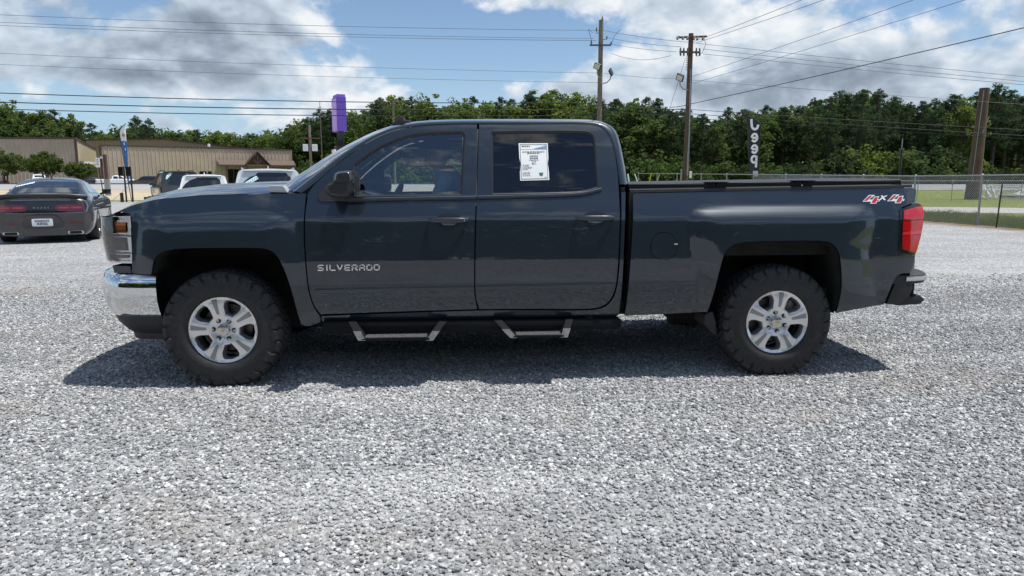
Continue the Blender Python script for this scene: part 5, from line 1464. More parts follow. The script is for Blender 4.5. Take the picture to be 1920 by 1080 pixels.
# ------------------------------------------------------------------ sport utility vehicles
def suv(name, label, px, dep, hd, Wd, Ht, paint, lampc, rails=True, stick=None, L=4.8, sx=1.0, lamps='side', lip=True, fin=True, headrest=False):
    base = site((px - 960) / FPX * dep, dep); h = heading(hd); fw = np.array([math.cos(h), math.sin(h)])
    w = Wd / 2; k = Ht / 1.78
    c = Car(name, [(.22, .86 * w), (.35, .95 * w), (.6, w), (.95 * k, w), (1.05 * k, .975 * w), (1.2 * k, .93 * w), (1.45 * k, .865 * w), (1.62 * k, .82 * w), (1.78 * k, .77 * w)],
            [(-L / 2 - .1, 1.70 * k), (-L / 2 + .25, 1.74 * k), (-.6, 1.76 * k), (.2, 1.72 * k), (.55, 1.58 * k), (1.25, 1.10 * k), (1.9, 1.03 * k), (L / 2 - .1, .92 * k), (L / 2, .7)],
            [(.22, -L / 2 + .10), (.4, -L / 2), (.62, -L / 2), (.70, -L / 2 + .06), (1.05 * k, -L / 2 + .09), (1.6 * k, -L / 2 + .30), (1.72 * k, -L / 2 + .33), (1.8 * k, -L / 2 + .34)],
            [(.22, L / 2 - .1), (.5, L / 2), (.8, L / 2 - .02), (1.0, L / 2 - .15)], .24, paint, (base[0] + fw[0] * L / 2, base[1] + fw[1] * L / 2, base[2]), h, label, 'suv', endr=(.15, .4), cor=.10)
    c.body(44, 22); R = c.root
    zt, zb_ = 1.655 * k, 1.10 * k
    c.rear_panel('rear_glass', [(-.84 * w, zb_), (.84 * w, zb_), (.885 * w, zb_ + .08), (.765 * w, zt - .05), (.71 * w, zt), (-.71 * w, zt), (-.765 * w, zt - .05), (-.885 * w, zb_ + .08)], DGLASS, .010)
    if lip: MB().grid([[(c.rear(zt) + dx, y, zt + dz - .03 * (abs(y) / w) ** 3) for y in np.linspace(-.66 * w, .66 * w, 15)] for dx, dz in ((.10, .10), (-.05, .085), (-.07, .07), (-.04, .05), (.02, .045))]).build('rear_spoiler', paint, R, smooth=True)
    MB().tube([(c.rear(zb_ + .05) - .03, .05, zb_ + .03), (c.rear(zb_ + .1) - .02, -.38, zb_ + .075)], .012, 6).build('rear_wiper', BLACKP, R)
    for s in (-1, 1):
        if lamps == 'side': pts = [(s * .98 * w, .78 * k), (s * .99 * w, 1.06 * k), (s * .90 * w, 1.10 * k), (s * .84 * w, 1.0 * k), (s * .84 * w, .80 * k)]
        else: pts = [(s * .98 * w, .92 * k), (s * .98 * w, 1.05 * k), (s * .6 * w, 1.03 * k), (s * .58 * w, .95 * k)]
        c.rear_panel('tail_light', pts, lampc, .025, thick=.10)
        if rails:
            zr = c.top(-.3) + .055
            MB().tube([(-L / 2 + .55, s * .70 * w, c.top(-1.5) + .01), (-L / 2 + .68, s * .71 * w, zr), (.1, s * .71 * w, zr), (.25, s * .70 * w, zr - .06)], .022, 8).build('roof_rail', BRIGHT if rails is True else BLACKP, R, smooth=True)
        MB().box((1.0, s * (w + .07), 1.12 * k), (.12, .2, .15)).build('side_mirror', paint, R, bevel=.04, smooth=True)
    c.side_panel('side_glass', [(-L / 2 + .55, 1.14 * k, 1), (-L / 2 + .62, 1.55 * k), (-.4, 1.62 * k), (.1, 1.58 * k), (.5, 1.40 * k), (.95, 1.12 * k, 1)], DGLASS)
    c.rear_panel('bumper', [(-.9 * w, .42), (.9 * w, .42), (.92 * w, .60), (-.92 * w, .60)], BLACKP, .03)
    c.rear_panel('licence_plate', [(-.16, .80, 1), (.16, .80, 1), (.16, .95, 1), (-.16, .95, 1)], WHITE, .012)
    if fin: MB().prism([(-.10, 0), (.10, 0), (-.04, .07), (-.08, .075)], -.015, .015).build('roof_antenna', paint, R, loc=(-L / 2 + .75, 0, c.top(-L / 2 + .75) + .03))
    if stick: sticker(c, *stick)
    if headrest:
        pass
    c.wheels((-L * .29, L * .30), .36, w - .12, ALLOYD, .24)
    return c
WPAINT = paint_mat('white_paint', (.74, .75, .76), 0.0, .4, .02, .4)
SPAINT = paint_mat('silver_white_paint', (.60, .63, .66), .25, .4, .05, .4)
BPAINT = paint_mat('black_paint', (.014, .015, .017), .1, .3)
REDL = mat('red_lens', (.40, .01, .02), .12, coat=1.0)
suv('sport_utility', 'silver white suv with raised roof rails and a price strip, nearest behind the pickup hood', 510, 19.6, -20, 2.02, 1.80, SPAINT, REDL, True, (-.52, 1.42, .55, .50, .10, .025), L=4.9, sx=1.06, lamps='low')
suv('sport_utility', 'white suv with a wide dark rear window, between the black and silver suvs', 389, 27, -21, 1.92, 1.69, WPAINT, REDL, 'black', None, L=4.7, sx=1.08, lamps='low')
suv('sport_utility', 'black suv with tall red tail lamp, leftmost of the three parked suvs', 347, 36, -33, 2.00, 1.84, BPAINT, REDL, 'black', (-.55, 1.58, .8, .42, .12, .025), L=5.2)

# ------------------------------------------------------------------ vehicles in front of the warehouse
def far_car(label, px, dep, hd, L, W, H, paint, shape='sedan', cat='car', zoff=0.0):
    base = site((px - 960) / FPX * dep, dep); w = W / 2
    if shape == 'sedan': top = [(-L / 2, .85), (-L / 2 + .7, .95), (-L / 2 + 1.3, H - .08), (-.2, H), (.5, H - .1), (1.1, .98), (L / 2 - .2, .82), (L / 2, .6)]
    elif shape == 'pickup': top = [(-L / 2, 1.18), (-.45, 1.18), (-.42, 1.2), (-.38, H - .1), (-.1, H), (.7, H), (.95, H - .1), (1.35, 1.22), (L / 2 - .2, 1.12), (L / 2, .8)]
    else: top = [(-L / 2, H - .1), (-L / 2 + .3, H), (.2, H), (.5, H - .12), (1.1, 1.1), (L / 2 - .2, .98), (L / 2, .7)]
    bt = 1.2 if shape == 'pickup' else 1.0
    c = Car('far_' + ('pickup' if shape == 'pickup' else 'car'), [(.22, .88 * w), (.5, w), (bt * .95, w), (bt * 1.05, .95 * w), (H, .72 * w)], top, [(.2, -L / 2 + .1), (.5, -L / 2), (1.0, -L / 2 + .05), (2, -L / 2 + .2)], [(.2, L / 2 - .1), (.5, L / 2), (1.2, L / 2 - .15)], .25, paint, base, heading(hd), label, cat, 'vehicles parked by the warehouse', cor=.10)
    c.body(30, 14)
    if shape == 'pickup':
        c.side_panel('side_glass', [(-.30, 1.26, 1), (-.25, H - .14), (.30, H - .12, 1), (.32, 1.26, 1)], DGLASS); c.side_panel('side_glass', [(.40, 1.26, 1), (.42, H - .12), (.75, H - .14), (1.2, 1.28, 1)], DGLASS)
        v = [(-.475, y, z) for y, z in ((-.62 * w, 1.3), (.62 * w, 1.3), (.56 * w, H - .16), (-.56 * w, H - .16))]
        MB().add(v, [(0, 1, 2, 3)]).build('rear_window', DGLASS, c.root)
        MB().grid([[(1.30, -.6 * w, 1.30), (1.30, .6 * w, 1.30)], [(1.0, -.55 * w, H - .12), (1.0, .55 * w, H - .12)]]).build('windshield', DGLASS, c.root)
    else:
        x0 = -L / 2 + (1.1 if shape == 'sedan' else .4)
        c.side_panel('side_glass', [(x0, 1.02, 1), (x0 + .3, H - .14), (.3, H - .12), (.95, 1.02, 1)], DGLASS)
        if shape != 'sedan': c.rear_panel('rear_glass', [(-.6 * w, 1.1), (.6 * w, 1.1), (.55 * w, H - .15), (-.55 * w, H - .15)], DGLASS, .02)
    for s in (-1, 1): c.rear_panel('tail_light', [(s * .93 * w, .75, 1), (s * .93 * w, .95, 1), (s * .7 * w, .95, 1), (s * .7 * w, .75, 1)], REDL, .03)
    c.wheels((-L * .3, L * .31), .34, w - .1, ALLOYD)
    return c
BROWN = paint_mat('bronze_paint', (.07, .045, .035), .5, .35); MAROON = paint_mat('maroon_paint', (.06, .012, .014), .3, .35)
far_car('white extended cab pickup parked beyond the road, above the coupe roof', 84, 105, -42, 5.6, 1.95, 1.92, WPAINT, 'pickup', 'pickup truck')
far_car('dark sedan parked by warehouse bay, right of the small trees', 185, 106, -75, 4.7, 1.8, 1.42, BPAINT, 'sedan')
far_car('white work pickup facing right behind the black sign boards', 226, 105, 60, 5.4, 1.9, 1.75, WPAINT, 'pickup', 'pickup truck')
far_car('bronze brown suv parked along the warehouse wall', 283, 106, -100, 4.8, 1.9, 1.68, BROWN, 'suv')
far_car('maroon car cut off by the left picture edge beyond the road', 4, 105, -60, 4.6, 1.8, 1.45, MAROON, 'sedan')
# ================================================================== warehouse
TAN = mat('tan_siding', (.42, .335, .245), .55, noise=.10, nscale=.6, rvar=.08)
TAN_LIT = mat('sunlit_tan_siding', (.50, .40, .26), .6, noise=.05, nscale=.8)  # tan siding made paler: sunlight on the side wall put into its colour
BRN = mat('brown_trim', (.075, .045, .032), .6)
ROOFM = mat('brown_metal_roof', (.16, .12, .10), .45, .2)
BAY_SHADE = mat('painted_bay_shade', (.02, .019, .018), .9)
BK = 1.12     # how far back the buildings stand
def V2(lat, dep): p = site(lat * BK, dep * BK); return np.array([p[0], p[1]])
def ZB(z): return z if z < 1.4 else 1.388 + (z - 1.388) * BK
def ribbed(name, a, b, z0, zt0, zt1, m, parent, pitch=.62, depth=.06, out=None):
    """steel siding wall with standing ribs between two ground points, top edge may slope"""
    a = np.array(a); b = np.array(b); L = np.linalg.norm(b - a); t = (b - a) / L; n = np.array([t[1], -t[0]])
    if out is not None and n @ (np.array(out) - a) < 0: n = -n
    k = int(L / pitch); us = []
    for i in range(k):
        u = i * pitch; us += [(u, 0), (u + pitch * .62, 0), (u + pitch * .70, depth), (u + pitch * .86, depth), (u + pitch * .94, 0)]
    us.append((L, 0))
    lo, hi = [], []
    for u, d in us:
        p = a + t * u + n * d; lo.append((p[0], p[1], ZB(z0))); hi.append((p[0], p[1], ZB(zt0 + (zt1 - zt0) * u / L)))
    return MB().grid([lo, hi]).build(name, m, parent)
def beam(name, p, q, w, h, m, parent, bevel=0):
    p, q = Vector(p), Vector(q); d = q - p; L = d.length
    M = d.to_track_quat('X', 'Z').to_matrix()
    mb = MB().box(tuple((p + q) / 2), (L, w, h), M=M)
    return mb.build(name, m, parent, bevel=bevel)
camxy = CAM[:2]
def P3(v, z): return (float(v[0]), float(v[1]), ZB(z))
def warehouse():
    # left block
    e = empty('warehouse_wing'); tag(e, 'tall tan ribbed steel warehouse wing at the left picture edge', 'building')
    a, b, c = V2(-92, 97.8), V2(-62.0, 99), V2(-71.2, 119); zb = .5
    ribbed('front_wall', a, b, zb, 7.62, 7.62, TAN, e, out=camxy)
    ribbed('side_wall', b, c, 3.9, 7.62, 7.1, TAN_LIT, e, pitch=1.2, depth=.01, out=V2(-40, 110))
    beam('eave_trim', P3(a, 7.66), P3(b, 7.66), .25, .28, BRN, e); beam('eave_trim', P3(b, 7.66), P3(c, 7.14), .25, .28, BRN, e); beam('corner_trim', P3(b, zb), P3(b, 7.6), .28, .28, BRN, e)
    MB().add([P3(a, 7.78), P3(b, 7.78), P3(c, 7.25), P3(V2(-101, 118), 7.25)], [(0, 1, 2, 3)]).build('roof', ROOFM, e)
    d = V2(-71.2, 119); 
    MB().add([P3(b + (c - b) * .02, .6), P3(c, .6), P3(c, 3.95), P3(b + (c - b) * .02, 3.95)], [(0, 1, 2, 3)]).build('loading_bay_shade', BAY_SHADE, e)  # flat dark sheet: the shade inside the open bay put into colour
    w0 = V2(-61, 99.5); w1 = V2(-57.6, 101)
    beam('bay_canopy', P3(b + np.array([.2, .4]), 4.25), P3(V2(-60.2, 108), 4.35), 1.6, .35, WPAINT, e)
    # rear hall seen over the gap
    r = empty('rear_hall'); tag(r, 'tan steel hall with low gable roof rising behind the front building', 'building')
    p0, p1, p2 = V2(-84, 132), V2(-66, 133), V2(-48, 140)
    ribbed('gable_wall', V2(-80, 131), V2(-66, 132), .5, 9.35, 9.55, mat('rust_tan_siding', (.33, .22, .14), .6), r, out=camxy); ribbed('gable_wall', V2(-66, 132), V2(-49, 134), .5, 9.55, 7.6, MATS['rust_tan_siding'], r, out=camxy)
    beam('eave_trim', P3(V2(-80, 131), 9.4), P3(V2(-66, 132), 9.62), .3, .28, BRN, r); beam('eave_trim', P3(V2(-66, 132), 9.62), P3(V2(-49, 134), 7.66), .3, .28, BRN, r)
    MB().add([P3(V2(-80, 131), 9.5), P3(V2(-66, 132), 9.74), P3(V2(-66, 143), 9.74), P3(V2(-80, 143), 9.5), P3(V2(-49, 134), 7.75), P3(V2(-49, 143), 7.75)], [(0, 1, 2, 3), (1, 4, 5, 2)]).build('roof', ROOFM, r)
    # front building with porch
    f = empty('front_building'); tag(f, 'long tan ribbed steel building with brown gabled porch beyond the road', 'building')
    a, b = V2(-59.4, 100.4), V2(-35.9, 113); zt0, zt1 = 6.70, 6.62
    ribbed('front_wall', a, b, .5, zt0, zt1, TAN, f, out=camxy)
    back = (V2(-66, 125), V2(-44, 138))
    ribbed('end_wall', b, b + (V2(-45, 130) - b), .5, zt1, zt1, TAN, f, out=V2(0, 115))
    beam('eave_trim', P3(a, zt0 + .05), P3(b, zt1 + .05), .25, .22, BRN, f); beam('corner_trim', P3(a, .5), P3(a, zt0), .3, .3, BRN, f); beam('corner_trim', P3(b, .5), P3(b, zt1), .22, .22, TAN, f)
    MB().add([P3(a, zt0 + .14), P3(b, zt1 + .14), P3(V2(-45, 130), zt1 + .5), P3(V2(-62, 128), zt0 + .5)], [(0, 1, 2, 3)]).build('roof', ROOFM, f)
    t = (b - a) / np.linalg.norm(b - a); n = np.array([t[1], -t[0]])
    if n @ (camxy - a) < 0: n = -n
    def on(px):           # distance along the wall where a sight line meets it
        d = CAM_RAY(px, 340)[:2]; A = np.array([[t[0], -d[0]], [t[1], -d[1]]]); return float(np.linalg.solve(A, camxy - a)[0])
    u0, u1 = on(410), on(552); ug0, ug1, ugc = on(462), on(500), on(480)
    W3 = lambda u, o, z: P3(a + t * u + n * o, z)
    # porch roof in two runs, seamed metal
    for (x0, x1) in ((u0, ug0 + .2), (ug1 - .2, u1)):
        mb = MB(); k = int((x1 - x0) / .45)
        rows = [[], []]
        for i in range(k + 1):
            for du, up in ((0, .05), (.05, .05), (.06, 0), (.44, 0)):
                uu = min(x1, x0 + i * .45 + du); rows[0].append(W3(uu, .05, 4.95 + up)); rows[1].append(W3(uu, 2.2, 4.15 + up))
        mb.grid(rows); mb.build('porch_roof', ROOFM, f)
        beam('porch_fascia', W3(x0, 2.22, 4.05), W3(x1, 2.22, 4.05), .1, .28, BRN, f)
        MB().add([W3(x0, .1, 4.0), W3(x1, .1, 4.0), W3(x1, 2.2, 4.0), W3(x0, 2.2, 4.0)], [(0, 1, 2, 3)]).build('porch_soffit', BRN, f)
    g0, g1, gz0, gz1 = ug0 - .2, ug1 + .2, 4.05, 6.15
    gm = (g0 + g1) / 2
    for A_, B_ in ((g0 - .2, gm), (g1 + .2, gm)):
        v = [W3(A_, 2.9, gz0), W3(B_, 2.9, gz1), W3(B_, .1, gz1), W3(A_, .1, gz0)]; v2 = [(x, y, z + .16) for x, y, z in v]
        MB().add(v + v2, [(0, 1, 2, 3), (4, 5, 6, 7), (0, 1, 5, 4), (1, 2, 6, 5), (2, 3, 7, 6), (3, 0, 4, 7)]).build('gable_roof', BRN, f)
    WOOD = mat('stained_timber', (.13, .065, .035), .6, noise=.3, nscale=3)
    MB().add([W3(g0 + .1, 2.6, gz0), W3(g1 - .1, 2.6, gz0), W3(gm, 2.6, gz1 - .1)], [(0, 1, 2)]).build('gable_infill', mat('gable_dark', (.05, .028, .02), .7), f)
    beam('gable_beam', W3(g0, 2.75, gz0 + .05), W3(g1, 2.75, gz0 + .05), .2, .28, WOOD, f)
    beam('gable_post', W3(gm, 2.72, gz0), W3(gm, 2.72, gz1 - .3), .14, .14, WOOD, f)
    for s in (-1, 1): beam('gable_strut', W3(gm, 2.72, gz0 + .3), W3(gm + s * .75, 2.72, gz0 + .95), .12, .12, WOOD, f)
    for u in (g0 + .2, g1 - .2, u1 - .3, on(424)): beam('porch_post', W3(u, 2.1, .7), W3(u, 2.1, 4.05), .25, .25, WOOD, f)
    ud0, ud1 = on(427), on(462)
    MB().add([W3(ud0, .12, .6), W3(ud1, .12, .6), W3(ud1, .12, 3.5), W3(ud0, .12, 3.5)], [(0, 1, 2, 3)]).build('entrance_glazing', DGLASS, f)
    for u in np.linspace(ud0, ud1, 4): beam('mullion', W3(u, .16, .6), W3(u, .16, 3.5), .1, .12, BRN, f)
    uw0, uw1 = on(375), on(398)
    for x0, x1 in ((uw0, (uw0 + uw1) / 2 + .15), ((uw0 + uw1) / 2 + .35, uw1)):
        w = MB().box(tuple(np.array(W3((x0 + x1) / 2, .10, 2.75))), (x1 - x0, .12, .95), math.atan2(t[1], t[0])).build('window', BRN, f)
        MB().box(tuple(np.array(W3((x0 + x1) / 2, .19, 2.75))), (x1 - x0 - .16, .06, .78), math.atan2(t[1], t[0])).build('pane', DGLASS, w)
    MB().revolve([(.0, .5), (.22, .45), (.25, 0)], 12, 'z', W3(on(398), -2.0, zt0 + .3)).build('roof_vent', WPAINT, f)
    MB().box(W3(.2, .3, 5.0), (.6, .3, .3)).build('wall_lamp', WPAINT, f)
warehouse()

# ================================================================== utility poles and wires
POLE = mat('weathered_pole', (.20, .165, .13), .9, noise=.35, nscale=3, stretch=(6, 6, .6), bump=.3, bscale=20)
POLE2 = mat('brown_pole', (.12, .075, .055), .9, noise=.35, nscale=3, stretch=(6, 6, .6), bump=.3, bscale=20)
STEEL = mat('galvanised', (.33, .34, .35), .5, .6, noise=.2, nscale=12)
CABLE = mat('black_cable', (.015, .015, .016), .7)
ALU = mat('bare_conductor', (.10, .105, .11), .6, .3)
LAMPL = mat('led_array', (.60, .60, .58), .4)
PORC = mat('insulator', (.10, .09, .085), .35)
def zat(py, dep): return CAM[2] - (py - 343) / FPX * dep
D1, D2 = 50.0, 46.0
def pole(px, dep, ztop, r0, r1, label, m, lean=0.0):
    g = ground_px(px, dep); e = empty('utility_pole', g); tag(e, label, 'utility pole')
    h = ztop - g[2]; pts = [(lean * t * h, 0, -.3 + (h + .3) * t) for t in np.linspace(0, 1, 7)]
    MB().tube(pts, [r0 + (r1 - r0) * t for t in np.linspace(0, 1, 7)], 14).build('pole_shaft', m, e, smooth=True)
    return e, g, h
def crossarm(e, h, z, L, x0=0.0, m=POLE2, rot=0.0):
    MB().box((x0, -.16, z), (L, .10, .12)).build('crossarm', m, e, rot=(0, 0, -YAW))
def insul(e, x, z, r=.07, up=.22, tilt=0.0):
    MB().tube([(x, -.16, z), (x + tilt, -.16, z + up * .35), (x + tilt * 1.5, -.16, z + up)], [r * .5, r, r * .45], 8).build('insulator', PORC, e)
def flood(e, x, z, face, turn):
    """arm plus a square head; turn swings the bright face left(-)/right(+), face False shows the back"""
    MB().tube([(0, -.12, z - .62), (x * .6, -.2, z - .60), (x * .95, -.25, z - .35), (x, -.28, z - .12)], .04, 8).build('lamp_arm', STEEL, e, smooth=True)
    M = Matrix.Rotation(R_(turn), 3, 'Z') @ Matrix.Rotation(R_(24 if face else -30), 3, 'Y') @ Matrix.Rotation(R_(28 if face else -20), 3, 'X')
    head = MB().box((x, -.30, z + .12), (.50, .13, .46), M=M).build('flood_lamp', SATIN, e, bevel=.03)
    off = M @ Vector((0, -.071, 0))
    if face: MB().box((x + off.x, -.30 + off.y, z + .12 + off.z), (.38, .012, .34), M=M).build('led_panel', LAMPL, head)
zt = zat(55, D1)
e1, g1_, h1 = pole(1121, D1, zt, .20, .16, 'grey wooden utility pole with two flood lamps, rising above the cab roof', POLE, 0)
zz1 = lambda py: zat(py, D1) - g1_[2]
s1 = D1 / FPX
MB().box((-.05, -.18, zz1(99)), (38 * s1, .09, .10)).build('crossarm', POLE2, e1, rot=(0, 0, -YAW))
for x, z, u in ((-18 * s1, zz1(98), .28), (18 * s1, zz1(98), .22), (-9 * s1, zz1(76), .3), (10 * s1, zz1(88), .2), (.05, zz1(56), .25)): insul(e1, x, z, .06, u)
MB().tube([(-.1, -.1, zz1(78)), (-10 * s1, -.15, zz1(78))], .03, 6).build('bracket', STEEL, e1); MB().tube([(.1, -.1, zz1(89)), (11 * s1, -.15, zz1(88))], .03, 6).build('bracket', STEEL, e1)
MB().tube([(-17 * s1, -.2, zz1(94)), (-24 * s1, -.2, zz1(72)), (-16 * s1, -.2, zz1(78))], .015, 5).build('jumper', CABLE, e1); MB().tube([(19 * s1, -.2, zz1(95)), (24 * s1, -.2, zz1(82)), (35 * s1, -.2, zz1(71))], .015, 5).build('jumper', CABLE, e1)
flood(e1, -7 * s1, zz1(139), True, -20); flood(e1, 18 * s1, zz1(149), False, 65)
zt = zat(78, D2)
e2, g2_, h2 = pole(1284, D2, zt, .20, .155, 'brown utility pole with double crossarms and one flood lamp, behind the truck bed', POLE2, .0)
zz2 = lambda py: zat(py, D2) - g2_[2]; s2 = D2 / FPX; lx = .0
MB().box((lx, -.18, zz2(85)), (54 * s2, .10, .11), M=Matrix.Rotation(R_(-2), 3, 'Y')).build('crossarm', POLE2, e2, rot=(0, 0, -YAW))
MB().box((lx - .05, -.18, zz2(111)), (36 * s2, .10, .11), M=Matrix.Rotation(R_(2), 3, 'Y')).build('crossarm', POLE2, e2, rot=(0, 0, -YAW))
for dx in (-24, -14, -6, 6, 12, 22): MB().tube([(lx + dx * s2, -.2, zz2(84)), (lx + (dx - 4) * s2, -.35, zz2(90))], [.05, .07], 8).build('insulator', PORC, e2)
for dx in (-20, -14, -7, 9, 15): MB().tube([(lx + dx * s2, -.2, zz2(104)), (lx + (dx - .5) * s2, -.25, zz2(111)), (lx + dx * s2, -.25, zz2(118))], [.04, .075, .05], 8).build('cutout', PORC, e2)
MB().tube([(lx + 22 * s2, -.2, zz2(86)), (lx + 26 * s2, -.2, zz2(97)), (lx + 20 * s2, -.2, zz2(112)), (lx + 10 * s2, -.2, zz2(119))], .015, 5).build('jumper', CABLE, e2)
for k in range(8): MB().tube([(lx * .85 - .17, -.05, zz2(119 + 3.2 * k)), (lx * .85 - .28, -.05, zz2(119 + 3.2 * k))], .025, 5).build('pole_step', STEEL, e2)
MB().tube([(.02, -.21, zz2(330)), (.06, -.20, zz2(250)), (lx * .8, -.18, zz2(140))], .04, 6).build('conduit', STEEL, e2)
flood(e2, -20 * s2, zz2(159), True, -35)
MB().box((.28, -.1, zz2(328)), (.16, .12, .45)).build('utility_box', WHITE, e2, bevel=.02); MB().box((-.32, -.05, zz2(330)), (.10, .10, .9)).build('utility_riser', STEEL, e2)
# big topped pole at the right
D3 = 45.0; g = ground_px(1822, D3)
e3 = empty('pole_stump', g); tag(e3, 'thick cut-off grey timber pole standing on grass behind the fence, right', 'pole')
h3 = zat(173, D3) - g[2]
pts = [(.12 * t, 0, -.3 + (h3 + .3) * t) for t in np.linspace(0, 1, 12)]
mbp = MB().tube(pts, [.44 - .15 * t ** .8 for t in np.linspace(0, 1, 12)], 20)
po = mbp.build('pole_shaft', mat('old_pole', (.075, .046, .034), .95, noise=.4, nscale=2.2, stretch=(5, 5, .5), bump=.6, bscale=12, color2=(.15, .105, .082)), e3, smooth=True)
for sgn, wd in ((-1, .03),): MB().tube([(-.36 + .24 * t, -.26, h3 * t) for t in (0.15, .5, .98)], .022, 6).build('ground_wire', STEEL, e3)
MB().tube([(.0, -.35, h3 * .6), (.45, -.2, h3 * .75)], .02, 5).build('strap', STEEL, e3)
# small transformer pole far left of centre
D4 = 78.0
e4, g4_, h4 = pole(585, D4, zat(238, D4), .17, .13, 'thin grey utility pole with two white boxes before the woods', POLE)
for sx_ in (-1, 1): MB().box((sx_ * .5, 0, zat(279, D4) - g4_[2]), (.55, .45, .75)).build('equipment_box', WPAINT, e4, bevel=.04)
MB().box((0, -.15, zat(262, D4) - g4_[2]), (2.2, .1, .12)).build('crossarm', POLE2, e4)
e5, g5_, h5 = pole(741, 95, zat(196, 95), .17, .12, 'slim utility pole in front of the light green trees above windshield', POLE)
MB().box((0, -.15, zat(203, 95) - g5_[2]), (1.6, .1, .12)).build('crossarm', POLE2, e5)
e6, g6_, h6 = pole(606, 150, zat(196, 150), .12, .06, 'far slender mast standing up out of the woods', POLE)
MB().box((0, -.1, h6 * .93), (.8, .08, .1)).build('crossarm', POLE2, e6)

def wire(label, a, b, sag, r=.012, m=None, n=24, group=None):
    a, b = Vector(a), Vector(b); pts = []
    for i in range(n + 1):
        t = i / n; p = a.lerp(b, t); p.z -= sag * 4 * t * (1 - t); pts.append(p)
    o = MB().tube(pts, r, 5).build('overhead_wire', m or CABLE, smooth=True)
    return tag(o, label, 'wire', 'overhead wires')
LX, LD = -260, 44.0     # next support beyond the left picture edge
k0 = LX
def left(py0, pyR, pxR, dep, r, lbl, sag=.5, m=None):
    sl = (pyR - py0) / pxR; wire(lbl, at_px(LX, py0 + sl * LX - 2, LD), at_px(pxR, pyR, dep), sag, r, m)
left(25, 57, 1128, D1, .013, 'topmost overhead wire running left from the grey utility pole', .25, ALU)
left(39, 72, 1113, D1, .013, 'second overhead wire from the top, left of the grey utility pole', .25, ALU)
left(45, 76, 1118, D1, .013, 'third overhead wire from the top, left of the grey utility pole', .25, ALU)
left(98, 137, 1124, D1, .011, 'single thin wire crossing the cumulus clouds at mid height', .2, ALU)
left(119, 155, 1124, D1, .011, 'lower of the two thin wires crossing the middle clouds', .2, ALU)
left(171, 193, 1124, D1, .030, 'upper of three thick black cables just above the left treetops', .3)
left(188, 205, 1124, D1, .034, 'middle of three thick black cables just above the left treetops', .3)
left(201, 216, 1124, D1, .028, 'lowest of three thick black cables just above the left treetops', .3)
for a, b, n_ in (((1131, 57), (1290, 79), 'top'), ((1140, 71), (1278, 88), 'middle'), ((1142, 82), (1268, 97), 'bottom')):
    wire('%s primary wire strung between the two lamp-bearing utility poles' % n_, at_px(*a, D1), at_px(*b, D2), .08, .013, ALU)
wire('slack line between the two poles under their crossarms', at_px(1146, 100, D1), at_px(1258, 104, D2), .35, .013, ALU)
wire('thin wire joining the two poles above their flood lamps', at_px(1132, 137, D1), at_px(1290, 148, D2), .1, .011, ALU)
wire('thick cable joining the two poles at treetop height', at_px(1130, 195, D1), at_px(1288, 205, D2), .12, .028)
wire('thick lower cable joining the two poles against the trees', at_px(1130, 207, D1), at_px(1288, 215, D2), .12, .026)
RD = 40.0
for a, b, lb, r in (((1296, 80), (2000, 146), 'highest of three wires running right from the brown pole', .013), ((1318, 92), (2000, 155), 'middle of three wires running right from the brown pole', .013), ((1318, 101), (2000, 161), 'lowest of three wires running right from the brown pole', .013),
                ((1296, 150), (2000, 196), 'faint single wire low over the right treetops', .010), ((1290, 205), (2000, 243), 'upper telephone cable crossing the dark pines at right', .018), ((1290, 213), (2000, 254), 'middle telephone cable crossing the dark pines at right', .018), ((1290, 221), (2000, 260), 'lowest telephone cable crossing the dark pines at right', .016)):
    A_, B_ = at_px(*a, D2), at_px(*b, RD); wire(lb, A_, A_ + (B_ - A_) * 1.8, .15, r, ALU if r < .015 else CABLE, 40)
for a, b, lb, r, dd in (((1300, 78), (1560, -28), 'left one of the wires climbing steeply from the brown pole top', .012, 34), ((1306, 80), (1610, -28), 'second wire climbing steeply from the brown pole top', .012, 34), ((1299, 143), (1775, -28), 'third rising wire, leaving the brown pole mid height', .010, 28), ((1300, 156), (1880, -28), 'rightmost thin rising wire, leaving the brown pole mid height', .010, 28),
                   ((1290, 196), (2010, 25), 'thick black service cable rising to the right picture edge', .020, 26)):
    A_, B_ = at_px(*a, D2), at_px(*b, dd); wire(lb, A_, A_ + (B_ - A_) * 1.5, .12, r, None, 40)
wire('short cable drooping left from the brown pole at treetop height', at_px(1290, 196, D2), at_px(1255, 201, 47), .05, .02)
wire('guy wire slanting down left of the brown pole top', at_px(1285, 110, D2), at_px(1250, 222, 47), 0, .012, ALU)
wire('long guy wire from the brown pole to the white guard', at_px(1291, 120, D2), at_px(1196, 346, 41), 0, .008, ALU) if False else None
def guard(label, p, q, m, r=.035):
    o = MB().tube([at_px(*p, 44), at_px(*q, 44)], r, 8).build('guy_guard', m, smooth=True); tag(o, label, 'guy guard', 'guy wire guards')
YEL = mat('guard_yellow', (.55, .38, .03), .5)
guard('white guy wire guard leaning left beside the cab back', (1177, 326), (1184, 372), WPAINT, .05)
guard('thin white guy wire guard right of the cab back', (1190, 326), (1206, 372), WPAINT)
guard('yellow guy wire guard leaning before the shrubs', (1221, 324), (1212, 372), YEL)
guard('pale tan guy wire guard beside the yellow one', (1237, 325), (1222, 372), mat('guard_tan', (.45, .38, .25), .6))
wire('guy wire running down to the thin white guard', at_px(1170, 285, 44), at_px(1191, 328, 44), 0, .010, ALU)

